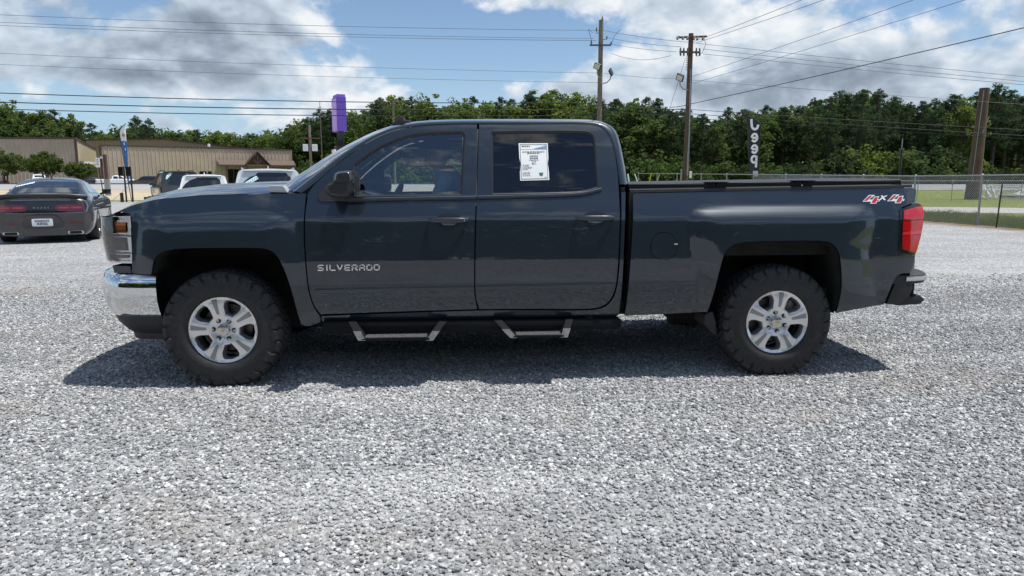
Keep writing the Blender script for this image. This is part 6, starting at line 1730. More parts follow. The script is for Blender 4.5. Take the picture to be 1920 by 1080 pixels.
# ================================================================== chain link fences
def fence(label, pts, height, mesh_seg, wire_r=.0065, cell=.09, rail=.023, tens=True, post_r=.032):
    e = empty('chain_link_fence', pts[0]); tag(e, label, 'fence'); o0 = Vector(pts[0])
    P = [Vector(p) - o0 for p in pts]
    for i, p in enumerate(P):
        MB().tube([p + Vector((0, 0, -.2)), p + Vector((0, 0, height - .03))], post_r, 10).revolve([(post_r * 1.3, -.03), (post_r * 1.3, .03), (0, .06)], 10, 'z', tuple(p + Vector((0, 0, height)))).build('post', STEEL, e, smooth=True)
    for a, b in zip(P[:-1], P[1:]):
        u = Vector((0, 0, height)); MB().tube([a + u, b + u], rail, 8).build('top_rail', STEEL, e, smooth=True)
        MB().tube([a + Vector((0, 0, .04)), b + Vector((0, 0, .04))], .005, 5).build('tension_wire', STEEL, e)
    mb = MB()
    for i in mesh_seg:
        a, b = P[i], P[i + 1]; L = (b - a).length; t = (b - a) / L; n = int(L / cell); hh = height - .03
        nx = Vector((t.y, -t.x, 0)) * .004
        for s in (1, -1):
            for k in range(-int(hh / cell) - 1, n + int(hh / cell) + 2):
                u0 = k * cell; u1 = u0 + s * hh; z0, z1 = .03, hh
                # clip to bay
                if u1 < u0: ua, za, ub, zb = u1, z1, u0, z0
                else: ua, za, ub, zb = u0, z0, u1, z1
                if ub <= 0 or ua >= L: continue
                if ua < 0: f = (0 - ua) / (ub - ua); za = za + (zb - za) * f; ua = 0
                if ub > L: f = (L - ua) / (ub - ua); zb = za + (zb - za) * f; ub = L
                p, q = a + t * ua + Vector((0, 0, za)) + nx * s, a + t * ub + Vector((0, 0, zb)) + nx * s
                p.z += 0; q.z += (b.z - a.z) * 0
                mb.tube([p, q], wire_r, 3, cap=False)
    m_ = mb.build('wire_mesh', STEEL, e, fix=False); m_['kind'] = 'stuff'
    return e
fp = [site(fence_lat(d), d) for d in (13.2, 16.3, 19.4, 22.5, 25.6, 28.7, 31.8, 35, 38.5, 42, 46, 50.5, 55, 60)]
fence('tall galvanised chain link fence running back along the right edge of the gravel', fp, 1.63, [0, 1, 2, 3, 4, 5, 6, 7])
fp2 = [site(l, 43.0 - .03 * (l - 20)) for l in (12.6, 14.7, 16.8, 18.9, 21.0, 23.1, 25.2, 27.3, 29.4, 31.5, 33.6, 35.7, 38, 40.3)]
fence('lower chain link fence across the grass behind the tall one', fp2, 1.22, [], rail=.02, post_r=.022)
tp = site((1866 - 960) / FPX * 21.3, 21.3)
tpo = MB().tube([Vector(tp) + Vector((0, 0, -.1)), Vector(tp) + Vector((.05, .0, 1.38))], .022, 6).build('metal_stake', mat('rusty_black', (.03, .026, .024), .8)); tag(tpo, 'dark metal stake standing right of the nearest fence post', 'stake')
bp_ = site((1677 - 960) / FPX * 30, 30)
bpo = empty('sign_stake', bp_); tag(bpo, 'thin black stake with pale tip above the truck bed cover', 'stake')
MB().tube([(0, 0, -.1), (0, 0, zat(285, 30))], .05, 8).build('stake_sleeve', SATIN, bpo); MB().tube([(0, 0, zat(285, 30)), (0, 0, zat(266, 30))], .02, 6).build('stake_tip', STEEL, bpo)

# ================================================================== pile of white lattice frames on the grass
WF = mat('white_frame', (.62, .62, .60), .5, noise=.15, nscale=10)
def lattice(label, px0, px1, dep, z0, h, tilt, n=5, off=0.0):
    a = Vector(site((px0 - 960) / FPX * dep, dep)); b = Vector(site((px1 - 960) / FPX * dep, dep + off)); z = a.z
    e = empty('lattice_frame', a); tag(e, label, 'frame', 'white lattice frames on the grass')
    d = (b - a); d.z = 0; L = d.length; t = d / L; w = Vector((0, 0, 1)) * math.sin(tilt) + Vector((-t.y, t.x, 0)) * math.cos(tilt)
    A = lambda u, v: tuple(t * (u * L) + w * (v * h) + Vector((0, 0, z0)))
    for (p, q) in ((A(0, 0), A(1, 0)), (A(0, 1), A(1, 1)), (A(0, 0), A(0, 1)), (A(1, 0), A(1, 1))): beam('rail', p, q, .07, .07, WF, e)
    for i in range(n):
        u0, u1 = i / n, (i + 1) / n
        beam('brace', A(u0, 1), A(u1, 0), .05, .05, WF, e)
        if i % 2 == 0: beam('brace', A(u0, 0), A(u1, 1), .05, .05, WF, e)
lattice('upright white lattice frame on top of the heap by the thick pole', 1860, 1990, 44, .08, 1.0, R_(55), 6)
lattice('white lattice frame lying flat beneath the heap on the grass', 1842, 1985, 45, .05, 1.9, R_(14), 6, 1.0)
lattice('leaning white lattice frame at the back of the heap', 1850, 1960, 46.5, .1, 1.1, R_(35), 5, -.5)
sh = MB()
for i in range(5): 
    c_ = Vector(site((1880 + 18 * i - 960) / FPX * 45.6, 45.6 + .2 * i)); sh = MB().box((c_.x, c_.y, c_.z + .18 + .07 * (i % 3)), (1.1, .7, .02), .3 * i, M=Matrix.Rotation(R_(10 * (i % 3) - 8), 3, 'X')).build('scrap_sheet', mat('scrap_grey', (.42, .43, .42), .5, noise=.2)); tag(sh, ['leftmost', 'second', 'third', 'fourth', 'rightmost'][i] + ' pale scrap sheet in the heap of lattice frames, counted from left', 'sheet', 'scrap sheets in the heap')

# ================================================================== signs and feather flags
PURP = mat('purple_sign', (.115, .065, .42), .4); PURP_BACKLIT = mat('purple_backlit_face', (.55, .30, .90), .35)  # face colour brightened to stand for light coming through it from behind
ps = empty('pylon_sign', ground_px(645, 60)); tag(ps, 'purple box sign on a black pole above the windshield', 'sign'); ps.rotation_euler = (0, 0, -YAW + R_(27))
zb, ztp = zat(249, 60) - ps.location.z, zat(188, 60) - ps.location.z
MB().box((0.06, .9, (zb + ztp) / 2), (.8, 1.8, ztp - zb)).build('sign_box', PURP, ps, bevel=.012); MB().box((-.36, .9, (zb + ztp) / 2 - .05), (.07, 1.7, ztp - zb - .2)).build('sign_face', PURP_BACKLIT, ps); MB().box((.08, .9, ztp + .11), (.70, 1.6, .24)).build('sign_cap', mat('purple_cap', (.20, .12, .55), .4), ps, bevel=.012)
for k, (dz, wd) in enumerate(((.6, .9), (.25, 1.3), (-.15, 1.1), (-.6, 1.2))): MB().box((-.40, .9, (zb + ztp) / 2 + dz), (.012, wd, .16)).build('face_lettering', mat('pale_violet', (.55, .40, .85), .5), ps)
MB().box((.08, .9, zb / 2), (.52, .52, zb)).build('sign_pole', GLOSSB, ps); MB().box((.1, .9, zat(288, 60) - ps.location.z - .6), (1.0, 1.0, 2.4)).build('lower_cabinet', SATIN, ps, bevel=.04); MB().box((-.58, .7, zat(290, 60) - ps.location.z), (.1, 1.2, .75)).build('small_sign', WHITE, ps)

def feather(label, px, dep, ytop, ybot, w, lean, mats, side=1, twist=0.0):
    g = ground_px(px, dep); e = empty('feather_flag', g, -YAW); tag(e, label, 'flag')
    zt, zb_ = zat(ytop, dep) - g[2], zat(ybot, dep) - g[2]; H = zt - zb_
    pts = [(lean * t, 0, t * (zb_ + H * .82)) for t in np.linspace(0, 1, 12)] + [(lean - side * w * .92 * q * q, 0, zb_ + H * (.82 + .18 * q) + .015) for q in (.25, .5, .7, .85, 1.0)]
    MB().tube(pts, .022, 8).build('flag_pole', SATIN, e, smooth=True)
    return e, zb_, H, lean
def cloth(e, zb_, H, lean, w, side, m, v0, v1, name, twist=0.0, nx=9, nz=26, zt=0):
    rows = []
    for v in np.linspace(v0, v1, nz):
        wid = w * (1.0 - .34 * (1 - v)); sh = w * .92 * max(0, (v - .82) / .18) ** 2
        if v < .10: wid = w * (.45 + .45 * (v / .10))
        z = zb_ + H * v; ln = lean * (z / (zb_ + H))
        ang = twist * (1 - v)
        row = []
        for u in np.linspace(0, 1, nx):
            x = -side * (sh + u * max(.02, wid - sh)); y = .022 * math.sin(u * 5 + v * 9) * u
            row.append((ln + x * math.cos(ang) - y * math.sin(ang), x * math.sin(ang) * side + y * math.cos(ang), z - .06 * u * (1 if v < .9 else 0)))
        rows.append(row)
    return MB().grid(rows).build(name, m, e, smooth=True, angle=180)
BFL = mat('flag_black', (.035, .035, .045), .75, noise=.2, nscale=6); WFL = mat('flag_white', (.90, .90, .91), .75)
fe, zb_, H, ln = feather('black feather flag with reversed white Jeep lettering above the truck bed', 1421, 41, 222, 333, .72, -.12, None, 1)
cloth(fe, zb_, H, ln, .82, 1, BFL, 0, 1, 'flag_cloth')
def flag_glyph(strokes, z, wd=.066):
    mb = MB()
    for pts in strokes: 
        P = spline([(a, b) for a, b in pts], .03, False); t = np.gradient(P, axis=0); t /= np.linalg.norm(t, axis=1, keepdims=True); n = np.stack([-t[:, 1], t[:, 0]], 1)
        rows = [[(p[0], -.082, z + p[1]) for p in P + n * wd], [(p[0], -.082, z + p[1]) for p in P - n * wd]]
        mb.grid(rows)
    return mb.build('flag_letter', WFL, fe)
zz = lambda py: zat(py, 41) - fe.location.z
kx = 41 / FPX
E_ = [(-.55, -.0), (-.20, .0), (-.20, .14), (-.30, .25), (-.42, .25), (-.54, .14), (-.55, -.0)]
def glyph_e(py, cx):
    # reversed e: bar, bowl and open tail on the left
    arc = [(cx - .155, -.005), (cx + .15, -.005)]
    o = [(cx + .155 * math.cos(t), .215 * math.sin(t)) for t in np.linspace(math.pi, -2.55, 22)]
    flag_glyph([arc, o], zz(py))
cx_ = lambda px: (px - 1421) * kx - .24
flag_glyph([[(cx_(1407.5), .34), (cx_(1408.5), .05), (cx_(1410), -.14), (cx_(1414), -.24), (cx_(1418), -.20), (cx_(1420), -.08), (cx_(1420), .02)]], zz(238.5), .07)
glyph_e(261, cx_(1415)); glyph_e(281.5, cx_(1416))
flag_glyph([[(cx_(1420.5), .24), (cx_(1420.5), -.42)], [(cx_(1420.5) + .15 * math.cos(t) - .13, .05 + .19 * math.sin(t)) for t in np.linspace(.5, 5.8, 20)]], zz(301.5))
z = zz(326)
MB().prism([(cx_(1415), z + .16), (cx_(1425), z + .16), (cx_(1425.5), z - .15), (cx_(1420), z - .17), (cx_(1416), z - .08)], -.088, -.080).build('flag_emblem', mat('flag_grey', (.5, .5, .52), .7), fe)
GP = mat('flag_blue', (.03, .16, .42), .7)
ff, zb_, H, ln = feather('blue and white feather flag at the left edge of the gravel lot', 247, 42, 236, 338, .5, -.42, None, -1)
cloth(ff, zb_, H, ln, .46, -1, GP, 0, .70, 'flag_cloth', .9); cloth(ff, zb_, H, ln, .40, -1, WFL, .70, 1, 'flag_top', .3)
MB().revolve([(0, 0), (.10, .004)], 12, 'y', (ln * .82 + .2, -.06, zb_ + H * .80)).build('flag_emblem', mat('flag_orange', (.65, .25, .06), .6), ff)
for k, py in enumerate((272, 282, 292, 302, 312, 322)):
    z = zat(py, 42) - ff.location.z; text('flag_letter', 'PREOWN'[k] if False else 'AUTOSV'[k], .34, WFL, ff, (ln * z / (zb_ + H) + .22, -.10, z), (math.pi / 2, R_(80), 0), .002) if False else MB().box((ln * z / (zb_ + H) + .2 + .02 * (k % 2), -.09, z), (.05, .01, .16)).build('flag_mark', WFL, ff)
bs = empty('board_sign', ground_px(240, 41)); tag(bs, 'pair of black sign boards on posts beside the blue flag', 'sign'); bs.rotation_euler = (0, 0, -YAW); kz = bs.location.z; s4 = 41 / FPX
for dx in (-8, 6): MB().box((dx * s4, -.06, zat(322, 41) - kz), (8.5 * s4, .05, 17 * s4)).build('board', GLOSSB, bs, bevel=.01)
for dx in (-2.5, 9.5): MB().tube([(dx * s4, 0, -.2), (dx * s4, 0, zat(313, 41) - kz)], .05, 8).build('post', SATIN, bs)
MB().tube([(9 * s4, 0, zat(345, 41) - kz), (-28 * s4, -.2, .0)], .012, 5).build('brace_wire', STEEL, bs)
MB().tube([(-7 * s4, -.2, -.1), (-7 * s4, -.2, .55)], .10, 10).build('bollard', GLOSSB, bs)
sp_ = empty('sign_post', ground_px(203, 52)); tag(sp_, 'brown square post with small white plate above the coupe mirror', 'sign'); sp_.rotation_euler = (0, 0, -YAW); kz = sp_.location.z; s5 = 52 / FPX
MB().box((0, 0, (zat(291, 52) - kz) / 2 + .4), (.20, .20, zat(291, 52) - kz - .8)).build('post', BRN, sp_); MB().box((.02, -.02, .45), (.34, .22, 1.6)).build('post_sleeve', STEEL, sp_); MB().box((-12.5 * s5, -.1, zat(306, 52) - kz), (7 * s5, .04, 17 * s5)).build('sign_plate', WHITE, sp_, bevel=.005)
for k, dz in enumerate((.2, .05, -.12)): MB().box((-12.5 * s5, -.125, zat(306, 52) - kz + dz), (.16, .004, .06)).build('plate_print', INK, sp_)
MB().tube([(-12 * s5, -.05, zat(314, 52) - kz), (-8 * s5, -.05, 0)], .035, 8).build('thin_post', SATIN, sp_)
for i, px in enumerate((276, 284)):
    g = ground_px(px, 40); o = MB().box((0, 0, .16), (.28, .28, .36 + .1 * i)).build('timber_block', mat('dark_timber', (.035, .028, .024), .9), loc=g, rot=(0, 0, .3), bevel=.02); tag(o, ['short dark timber block at the lot edge', 'taller dark timber block at the lot edge'][i], 'block')
# ================================================================== trees
def leaf_mat(name, cols, trans=.25):
    m = bpy.data.materials.new(name); m.use_nodes = True
    nt = m.node_tree; N, L = nt.nodes.new, nt.links.new
    nt.nodes.remove(nt.nodes['Principled BSDF']); out = nt.nodes['Material Output']
    g = N('ShaderNodeNewGeometry'); oi = N('ShaderNodeObjectInfo')
    ad = N('ShaderNodeMath'); ad.operation = 'MULTIPLY_ADD'; L(oi.outputs['Random'], ad.inputs[0]); ad.inputs[1].default_value = .55
    m2 = N('ShaderNodeMath'); m2.operation = 'MULTIPLY'; L(g.outputs['Random Per Island'], m2.inputs[0]); m2.inputs[1].default_value = .45; L(m2.outputs[0], ad.inputs[2])
    r = N('ShaderNodeValToRGB'); L(ad.outputs[0], r.inputs[0]); el = r.color_ramp.elements
    while len(el) < len(cols): el.new(.5)
    for i, c in enumerate(cols): el[i].position = i / (len(cols) - 1); el[i].color = (*c, 1)
    d = N('ShaderNodeBsdfDiffuse'); t = N('ShaderNodeBsdfTranslucent'); L(r.outputs[0], d.inputs[0])
    hs = N('ShaderNodeHueSaturation'); hs.inputs['Value'].default_value = 1.3; hs.inputs['Saturation'].default_value = 1.1; L(r.outputs[0], hs.inputs['Color']); L(hs.outputs[0], t.inputs[0])
    mx = N('ShaderNodeMixShader'); mx.inputs[0].default_value = trans; L(d.outputs[0], mx.inputs[1]); L(t.outputs[0], mx.inputs[2])
    L(mx.outputs[0], out.inputs['Surface'])
    return m
PINE_M = leaf_mat('pine_needles', [(.040, .064, .034), (.054, .084, .042), (.070, .102, .050), (.060, .088, .054)], .32)
OAK_M = leaf_mat('broad_leaves', [(.058, .092, .032), (.080, .120, .040), (.104, .144, .050), (.080, .112, .052)], .38)
LIGHT_M = leaf_mat('spring_leaves', [(.100, .142, .038), (.128, .176, .046), (.156, .202, .056), (.118, .152, .058)], .40)
DARK_M = leaf_mat('dark_leaves', [(.036, .058, .026), (.050, .078, .032), (.066, .096, .040), (.050, .074, .040)], .3)
MYRT_M = leaf_mat('myrtle_leaves', [(.050, .080, .022), (.075, .108, .030), (.095, .120, .042)], .3)
BARK = mat('bark', (.075, .058, .045), .95, noise=.4, nscale=6, stretch=(4, 4, .7))
def leaves(centres, radii, n, size, rng, flat=1.0, aspect=1.0, up=.3):
    C = np.repeat(centres, n, 0); Rr = np.repeat(radii, n)
    d = rng.normal(size=(len(C), 3)); d /= np.linalg.norm(d, axis=1, keepdims=True)
    rad = rng.random(len(C)) ** .45
    P = C + d * (rad * Rr)[:, None] * np.array([1, 1, flat])
    nrm = d * .7 + rng.normal(size=d.shape) * .6 + np.array([0, 0, up]); nrm /= np.linalg.norm(nrm, axis=1, keepdims=True)
    a = np.cross(nrm, rng.normal(size=d.shape)); a /= np.linalg.norm(a, axis=1, keepdims=True); b = np.cross(nrm, a)
    s = size * (.6 + .8 * rng.random(len(C)))[:, None]
    a *= s; b *= s * aspect
    V = np.stack([P - a * .5 - b * .15, P - b * .5, P + a * .5 + b * .1, P + b * .5], 1).reshape(-1, 3)
    return V
def leaf_mesh(name, V, m):
    nq = len(V) // 4; me = bpy.data.meshes.new(name)
    me.vertices.add(len(V)); me.vertices.foreach_set('co', V.astype(np.float32).ravel())
    me.loops.add(nq * 4); me.loops.foreach_set('vertex_index', np.arange(nq * 4, dtype=np.int32))
    me.polygons.add(nq); me.polygons.foreach_set('loop_start', np.arange(0, nq * 4, 4, dtype=np.int32))
    me.materials.append(m); me.update(calc_edges=True)
    return me
def pine(seed):
    rng = np.random.default_rng(seed); H = 16.0; cs, rs, limbs = [], [], []
    z = 4.6 + rng.random() * 1.5
    while z < H - .4:
        f = (z - 4) / (H - 4); env = 2.7 * (1 - f) ** .95 * (.55 + .7 * min(1, f * 3)) + .35
        for k in range(int(rng.integers(5, 9))):
            a = rng.random() * 6.283; L = env * (.35 + .75 * rng.random())
            tip = np.array([math.cos(a) * L, math.sin(a) * L, z + .35 * L + rng.normal() * .2])
            limbs.append(((0, 0, z - .2), tuple(tip)))
            cs.append(tip); rs.append((.42 + .30 * rng.random()) * (1 - f * .45))
            if L > 1.3: cs.append(tip * np.array([.55, .55, 1]) + np.array([0, 0, -.15])); rs.append(.42 + .22 * rng.random())
        z += (.55 + .35 * rng.random()) * (1 - .35 * f)
    cs.append(np.array([0, 0, H - .15])); rs.append(.26); cs.append(np.array([0, 0, H - .6])); rs.append(.4)
    V = leaves(np.array(cs), np.array(rs), 30, .27, rng, 1.0, .42)
    tr = MB().tube([(0, 0, -.3), (.05, 0, H * .4), (0, .05, H * .75), (0, 0, H - .3)], [.24, .19, .12, .03], 7)
    for a, b in limbs[::2]: tr.tube([a, b], [.05, .015], 4, cap=False)
    return leaf_mesh('crown', V, PINE_M), tr
def broad(seed, m, rx=3.4, H=15.0, zc=.58, rz=.44, n=95, leaf=.42, per=36, clump=1.15):
    rng = np.random.default_rng(seed); cs, rs, limbs = [], [], []
    lobes = [(np.array([rng.normal() * rx * .42, rng.normal() * rx * .42, H * zc + rng.normal() * H * .13]), rng.uniform(.5, .78)) for _ in range(7)]
    lobes.append((np.array([rng.normal() * .5, rng.normal() * .5, H * .80]), .5))
    for i in range(n):
        lc, k = lobes[rng.integers(len(lobes))]
        d = rng.normal(size=3); d /= np.linalg.norm(d); q = (.45 + .55 * rng.random())
        p = lc + d * q * np.array([rx * k, rx * k, H * rz * .62 * k]); 
        p[2] = min(max(p[2], H * .16), H * .985)
        cs.append(p); rs.append(clump * (.55 + .6 * rng.random()))
        if i % 5 == 0: limbs.append(((0, 0, max(1.5, p[2] * .55)), tuple(p)))
    V = leaves(np.array(cs), np.array(rs), per, leaf, rng, .8, .8)
    tr = MB().tube([(0, 0, -.3), (.1, 0, H * .3), (-.05, .1, H * .6), (0, 0, H * .85)], [.26, .21, .13, .03], 7)
    for a, b in limbs: tr.tube([a, tuple((np.array(a) + np.array(b)) / 2 + np.array([0, 0, .2])), b], [.09, .06, .015], 4, cap=False)
    return leaf_mesh('crown', V, m), tr
def bush(seed, m, H=4.0, rx=2.6):
    rng = np.random.default_rng(seed); cs, rs = [], []
    for i in range(48):
        d = rng.normal(size=3); d /= np.linalg.norm(d); d[2] = abs(d[2]); q = .35 + .65 * rng.random()
        cs.append(d * q * np.array([rx, rx, H * .9]) * np.array([1, 1, 1]) + np.array([0, 0, .2])); rs.append(.55 + .4 * rng.random())
    V = leaves(np.array(cs), np.array(rs), 32, .34, rng, .8, .8); V[:, 2] = np.maximum(V[:, 2], .02)
    tr = MB()
    for k in range(5): a = k * 1.3; tr.tube([(0, 0, -.1), (math.cos(a) * .5, math.sin(a) * .5, H * .4), (math.cos(a) * 1.1, math.sin(a) * 1.1, H * .75)], [.07, .05, .015], 5, cap=False)
    return leaf_mesh('crown', V, m), tr
def trunk_mesh(tr):
    o = tr.build('trunk', BARK, smooth=True, fix=False); me = o.data; bpy.data.objects.remove(o); return me
LIB = {}
for k, (mk, n) in {'pine': (pine, 4), 'oak': (lambda s: broad(s, OAK_M), 4), 'light': (lambda s: broad(s, LIGHT_M, 2.9, 15, .56, .50, 100, .40, 36, 1.0), 3), 'bush': (lambda s: bush(s, OAK_M), 3), 'lbush': (lambda s: bush(s, LIGHT_M), 2), 'dbush': (lambda s: bush(s, DARK_M), 3)}.items():
    LIB[k] = []
    for i in range(n):
        cr, tr = mk(100 + i * 7 + len(k)); LIB[k].append((cr, trunk_mesh(tr)))
H0 = {'pine': 16.0, 'oak': 15.0, 'light': 15.0, 'bush': 4.2, 'lbush': 4.2, 'dbush': 4.2}
NAMES = {'pine': 'pine_tree', 'oak': 'broadleaf_tree', 'light': 'broadleaf_tree', 'bush': 'shrub', 'lbush': 'shrub', 'dbush': 'shrub'}
def plant(kind, lat, dep, h, wide, label, cat, group, rr):
    cr, tr = LIB[kind][rr.randrange(len(LIB[kind]))]; s = h / H0[kind]
    e = empty(NAMES[kind], site(lat, dep), rr.uniform(0, 6.28)); tag(e, label, cat, group)
    for nm, me in (('trunk', tr), ('crown', cr)):
        o = bpy.data.objects.new(nm, me); link(o, e); o.scale = (s * wide, s * wide, s)
    return e
PROFILE = [(-200, 185), (0, 188), (35, 186), (60, 203), (120, 210), (150, 222), (190, 242), (225, 246), (262, 226), (285, 226), (310, 242), (400, 243), (470, 248), (540, 238), (590, 218), (640, 206), (700, 200), (740, 180), (780, 186), (830, 196), (890, 188), (950, 186), (1000, 178), (1045, 172), (1090, 184), (1130, 194), (1180, 184), (1230, 198), (1260, 206), (1290, 216), (1340, 216), (1380, 206), (1420, 202), (1460, 198), (1500, 192), (1560, 174), (1610, 170), (1650, 186), (1690, 200), (1740, 186), (1790, 182), (1840, 170), (1880, 180), (1920, 188), (2150, 180)]
def forest():
    rr = random.Random(11); px_, py_ = zip(*PROFILE)
    MARKS = [(-999, 'left picture edge'), (0, 'left picture edge'), (240, 'blue feather flag'), (480, 'brown gabled porch'), (641, 'purple sign'), (741, 'slim pole above the windshield'), (1124, 'grey lamp pole'), (1290, 'brown lamp pole'), (1413, 'black feather flag'), (1677, 'thin black stake'), (1838, 'thick cut-off pole'), (1920, 'right picture edge')]
    ADJ = {'pine': 'dark pine', 'oak': 'mid green broadleaf tree', 'light': 'pale green broadleaf tree', 'bush': 'mid green shrub', 'lbush': 'pale green shrub', 'dbush': 'dark green shrub'}
    ORD = ['first', 'second', 'third', 'fourth', 'fifth', 'sixth', 'seventh', 'eighth', 'ninth', 'tenth', 'eleventh', 'twelfth', 'thirteenth', 'fourteenth', 'fifteenth', 'sixteenth', 'seventeenth', 'eighteenth']
    seen = {}
    def name_it(kind, row, px):
        mk = [m for m in MARKS if m[0] <= px][-1]; k = (kind, row, mk[0]); seen[k] = seen.get(k, -1) + 1
        side = 'beyond the' if px < 0 or px > 1920 else 'right of the'
        return '%s %s %s, %s %s' % (ORD[min(17, seen[k])], row, ADJ[kind], side, mk[1])
    ROWS = ['front row', 'middle row', 'back row']
    for row in range(3):
        px = -170 + row * 9
        while px < 2080:
            zone = 1 if px < 690 else (2 if px < 1110 else 0)
            dep = {1: 168, 2: 140, 0: 114}[zone] + row * 9 + rr.uniform(-3, 3)
            u = rr.random()
            if zone == 0: kind = 'pine' if u < .80 else ('oak' if u < .95 else 'light')
            elif zone == 2: kind = 'light' if u < .62 else ('oak' if u < .85 else 'pine')
            else: kind = 'pine' if u < (.75 if 60 < px < 190 or 250 < px < 300 or 580 < px < 640 else .10) else ('light' if u > (.55 if px < 60 or px > 640 else .82) else 'oak')
            ty = float(np.interp(px, px_, py_)) + (rr.uniform(-7, 9) if row == 0 else rr.uniform(-3, 16) if row == 1 else rr.uniform(2, 26))
            h = zat(ty, dep) - terrain(dep)
            plant(kind, (px - 960) / FPX * dep, dep, h, rr.uniform(.85, 1.25) * (1.3 if kind == 'pine' else 1.1), name_it(kind, ROWS[row], px), 'tree', 'trees of the woods', rr)
            px += rr.uniform(21, 31) * (1.25 if row else 1.0) * (.85 if zone == 1 else 1)
    # undergrowth
    px = -60
    while px < 2080:
        zone = 1 if px < 690 else (2 if px < 1110 else 0)
        if zone == 0:
            dep = 107.5 + rr.uniform(-1.5, 2); big = 1160 < px < 1300 or 1520 < px < 1800
            h = rr.uniform(4.5, 7.5) if big else rr.uniform(3.2, 5.5)
            kb = rr.choice(['dbush', 'dbush', 'dbush', 'bush', 'bush', 'lbush'] if not 1160 < px < 1300 else ['bush', 'bush', 'lbush'])
            plant(kb, (px - 960) / FPX * dep, dep, h, 1.0, name_it(kb, 'roadside', px), 'shrub', 'shrubs along the woods', rr); px += rr.uniform(20, 34)
        elif zone == 2:
            dep = 128 + rr.uniform(-3, 3); kb = 'lbush' if rr.random() < .5 else 'bush'; plant(kb, (px - 960) / FPX * dep, dep, rr.uniform(4, 6.5), 1.1, name_it(kb, 'low', px), 'shrub', 'shrubs along the woods', rr); px += rr.uniform(26, 40)
        else:
            dep = 166 + rr.uniform(-3, 4) if px < 560 else 120
            plant('bush', (px - 960) / FPX * dep, dep, rr.uniform(5, 7.5), 1.1, name_it('bush', 'low', px), 'shrub', 'shrubs along the woods', rr); px += rr.uniform(26, 40)
forest()
# crape myrtles in front of the warehouse wing
def myrtle(label, px, dep, top_y, w_px, seed):
    rng = np.random.default_rng(seed); g = site((px - 960) / FPX * dep, dep); h = zat(top_y, dep) - g[2]; rx = w_px / 2 / FPX * dep
    e = empty('myrtle_tree', g); tag(e, label, 'tree')
    cs, rs = [], []
    for i in range(115):
        d = rng.normal(size=3); d /= np.linalg.norm(d); q = .3 + .7 * rng.random() ** .6
        cs.append(np.array([0, 0, h * .64]) + d * q * np.array([rx, rx * .9, h * .34])); rs.append(.35 + .35 * rng.random())
    link(bpy.data.objects.new('crown', leaf_mesh('crown', leaves(np.array(cs), np.array(rs), 46, .26, rng, .8, .7), MYRT_M)), e)
    for k in range(5):
        a = k * 1.26 + seed; MB().tube([(.1 * math.cos(a), .1 * math.sin(a), -.2), (.45 * math.cos(a), .45 * math.sin(a), h * .35), (rx * .6 * math.cos(a), rx * .6 * math.sin(a), h * .7)], [.08, .06, .02], 6).build('stem', BARK, e, smooth=True)
myrtle('large rounded crape myrtle at the left picture edge', 22, 99.5, 284, 76, 1)
myrtle('middle crape myrtle, dome shaped, above the coupe roof', 97, 99.5, 287, 64, 2)
myrtle('small low crape myrtle under the warehouse bay canopy', 161, 99.5, 305, 50, 3)
# woods behind the viewpoint, mirrored in the truck's paint and glass
def back_wood():
    rng = np.random.default_rng(77); cs, rs = [], []
    for lat in np.arange(-75, 75, 1.15):
        hgt = 13.0 + 3.0 * mnoise.noise((lat * .09, 0, 0)) + 1.6 * mnoise.noise((lat * .4, 3, 0))
        for k in range(18):
            p = site(lat + rng.normal() * .8, -40 + rng.normal() * 1.6, 0); cs.append(np.array([p[0], p[1], hgt * (.04 + .94 * rng.random())])); rs.append(1.0 + rng.random() * .8)
    o = bpy.data.objects.new('woods', leaf_mesh('woods', leaves(np.array(cs), np.array(rs), 22, .9, rng), OAK_M)); link(o)
    tag(o, 'line of leafy woods across the road behind the viewpoint', 'woods', kind='stuff')
back_wood()
def deep_wood():
    rng = np.random.default_rng(31); cs, rs = [], []
    for px in np.r_[np.arange(-900, -220, 14.0), np.arange(-220, 2140, 9.0), np.arange(2140, 3000, 14.0)]:
        dep = (196 if px < 690 else 172 if px < 1110 else 146) + rng.normal() * 2; lat = (px - 960) / FPX * dep
        ty = float(np.interp(px, *zip(*PROFILE))); h = (zat(ty, dep) - .75) * .86
        for k in range(14):
            p = site(lat + rng.normal() * 1.2, dep + rng.normal() * 2); cs.append(np.array([p[0], p[1], .8 + h * (k + rng.random()) / 14])); rs.append(1.5 + rng.random() * .9)
    o = bpy.data.objects.new('woods', leaf_mesh('woods', leaves(np.array(cs), np.array(rs), 20, 1.0, rng), OAK_M)); link(o)
    tag(o, 'deep shaded woods closing the gaps behind the first trees', 'woods', kind='stuff')
deep_wood()
# grass blades and weeds along the fence foot
def fence_weeds():
    rng = np.random.default_rng(4); V = []
    n = 15000
    d = rng.uniform(14, 36, n); lat = np.array([fence_lat(x) for x in d]) + .15 + rng.random(n) ** 1.5 * 5.0
    keep = ~((d > 31.0 - .2 * (lat - 16)) & (d < 36.4 - .2 * (lat - 16)))
    for a, b in zip(lat[keep], d[keep]):
        p = site(a, b); h = .06 + .16 * rng.random() ** 2; x, y = rng.normal() * .04, rng.normal() * .04; w = .012
        V += [(p[0] - w, p[1], p[2] - .02), (p[0] + w, p[1], p[2] - .02), (p[0] + w * .3 + x, p[1] + y, p[2] + h), (p[0] - w * .3 + x, p[1] + y, p[2] + h)]
    o = bpy.data.objects.new('grass', leaf_mesh('grass', np.array(V), leaf_mat('grass_blades', [(.10, .14, .03), (.15, .19, .045), (.20, .20, .07)], .3))); link(o)
    tag(o, 'short green grass growing along the foot of the fence', 'grass', kind='stuff')
fence_weeds()
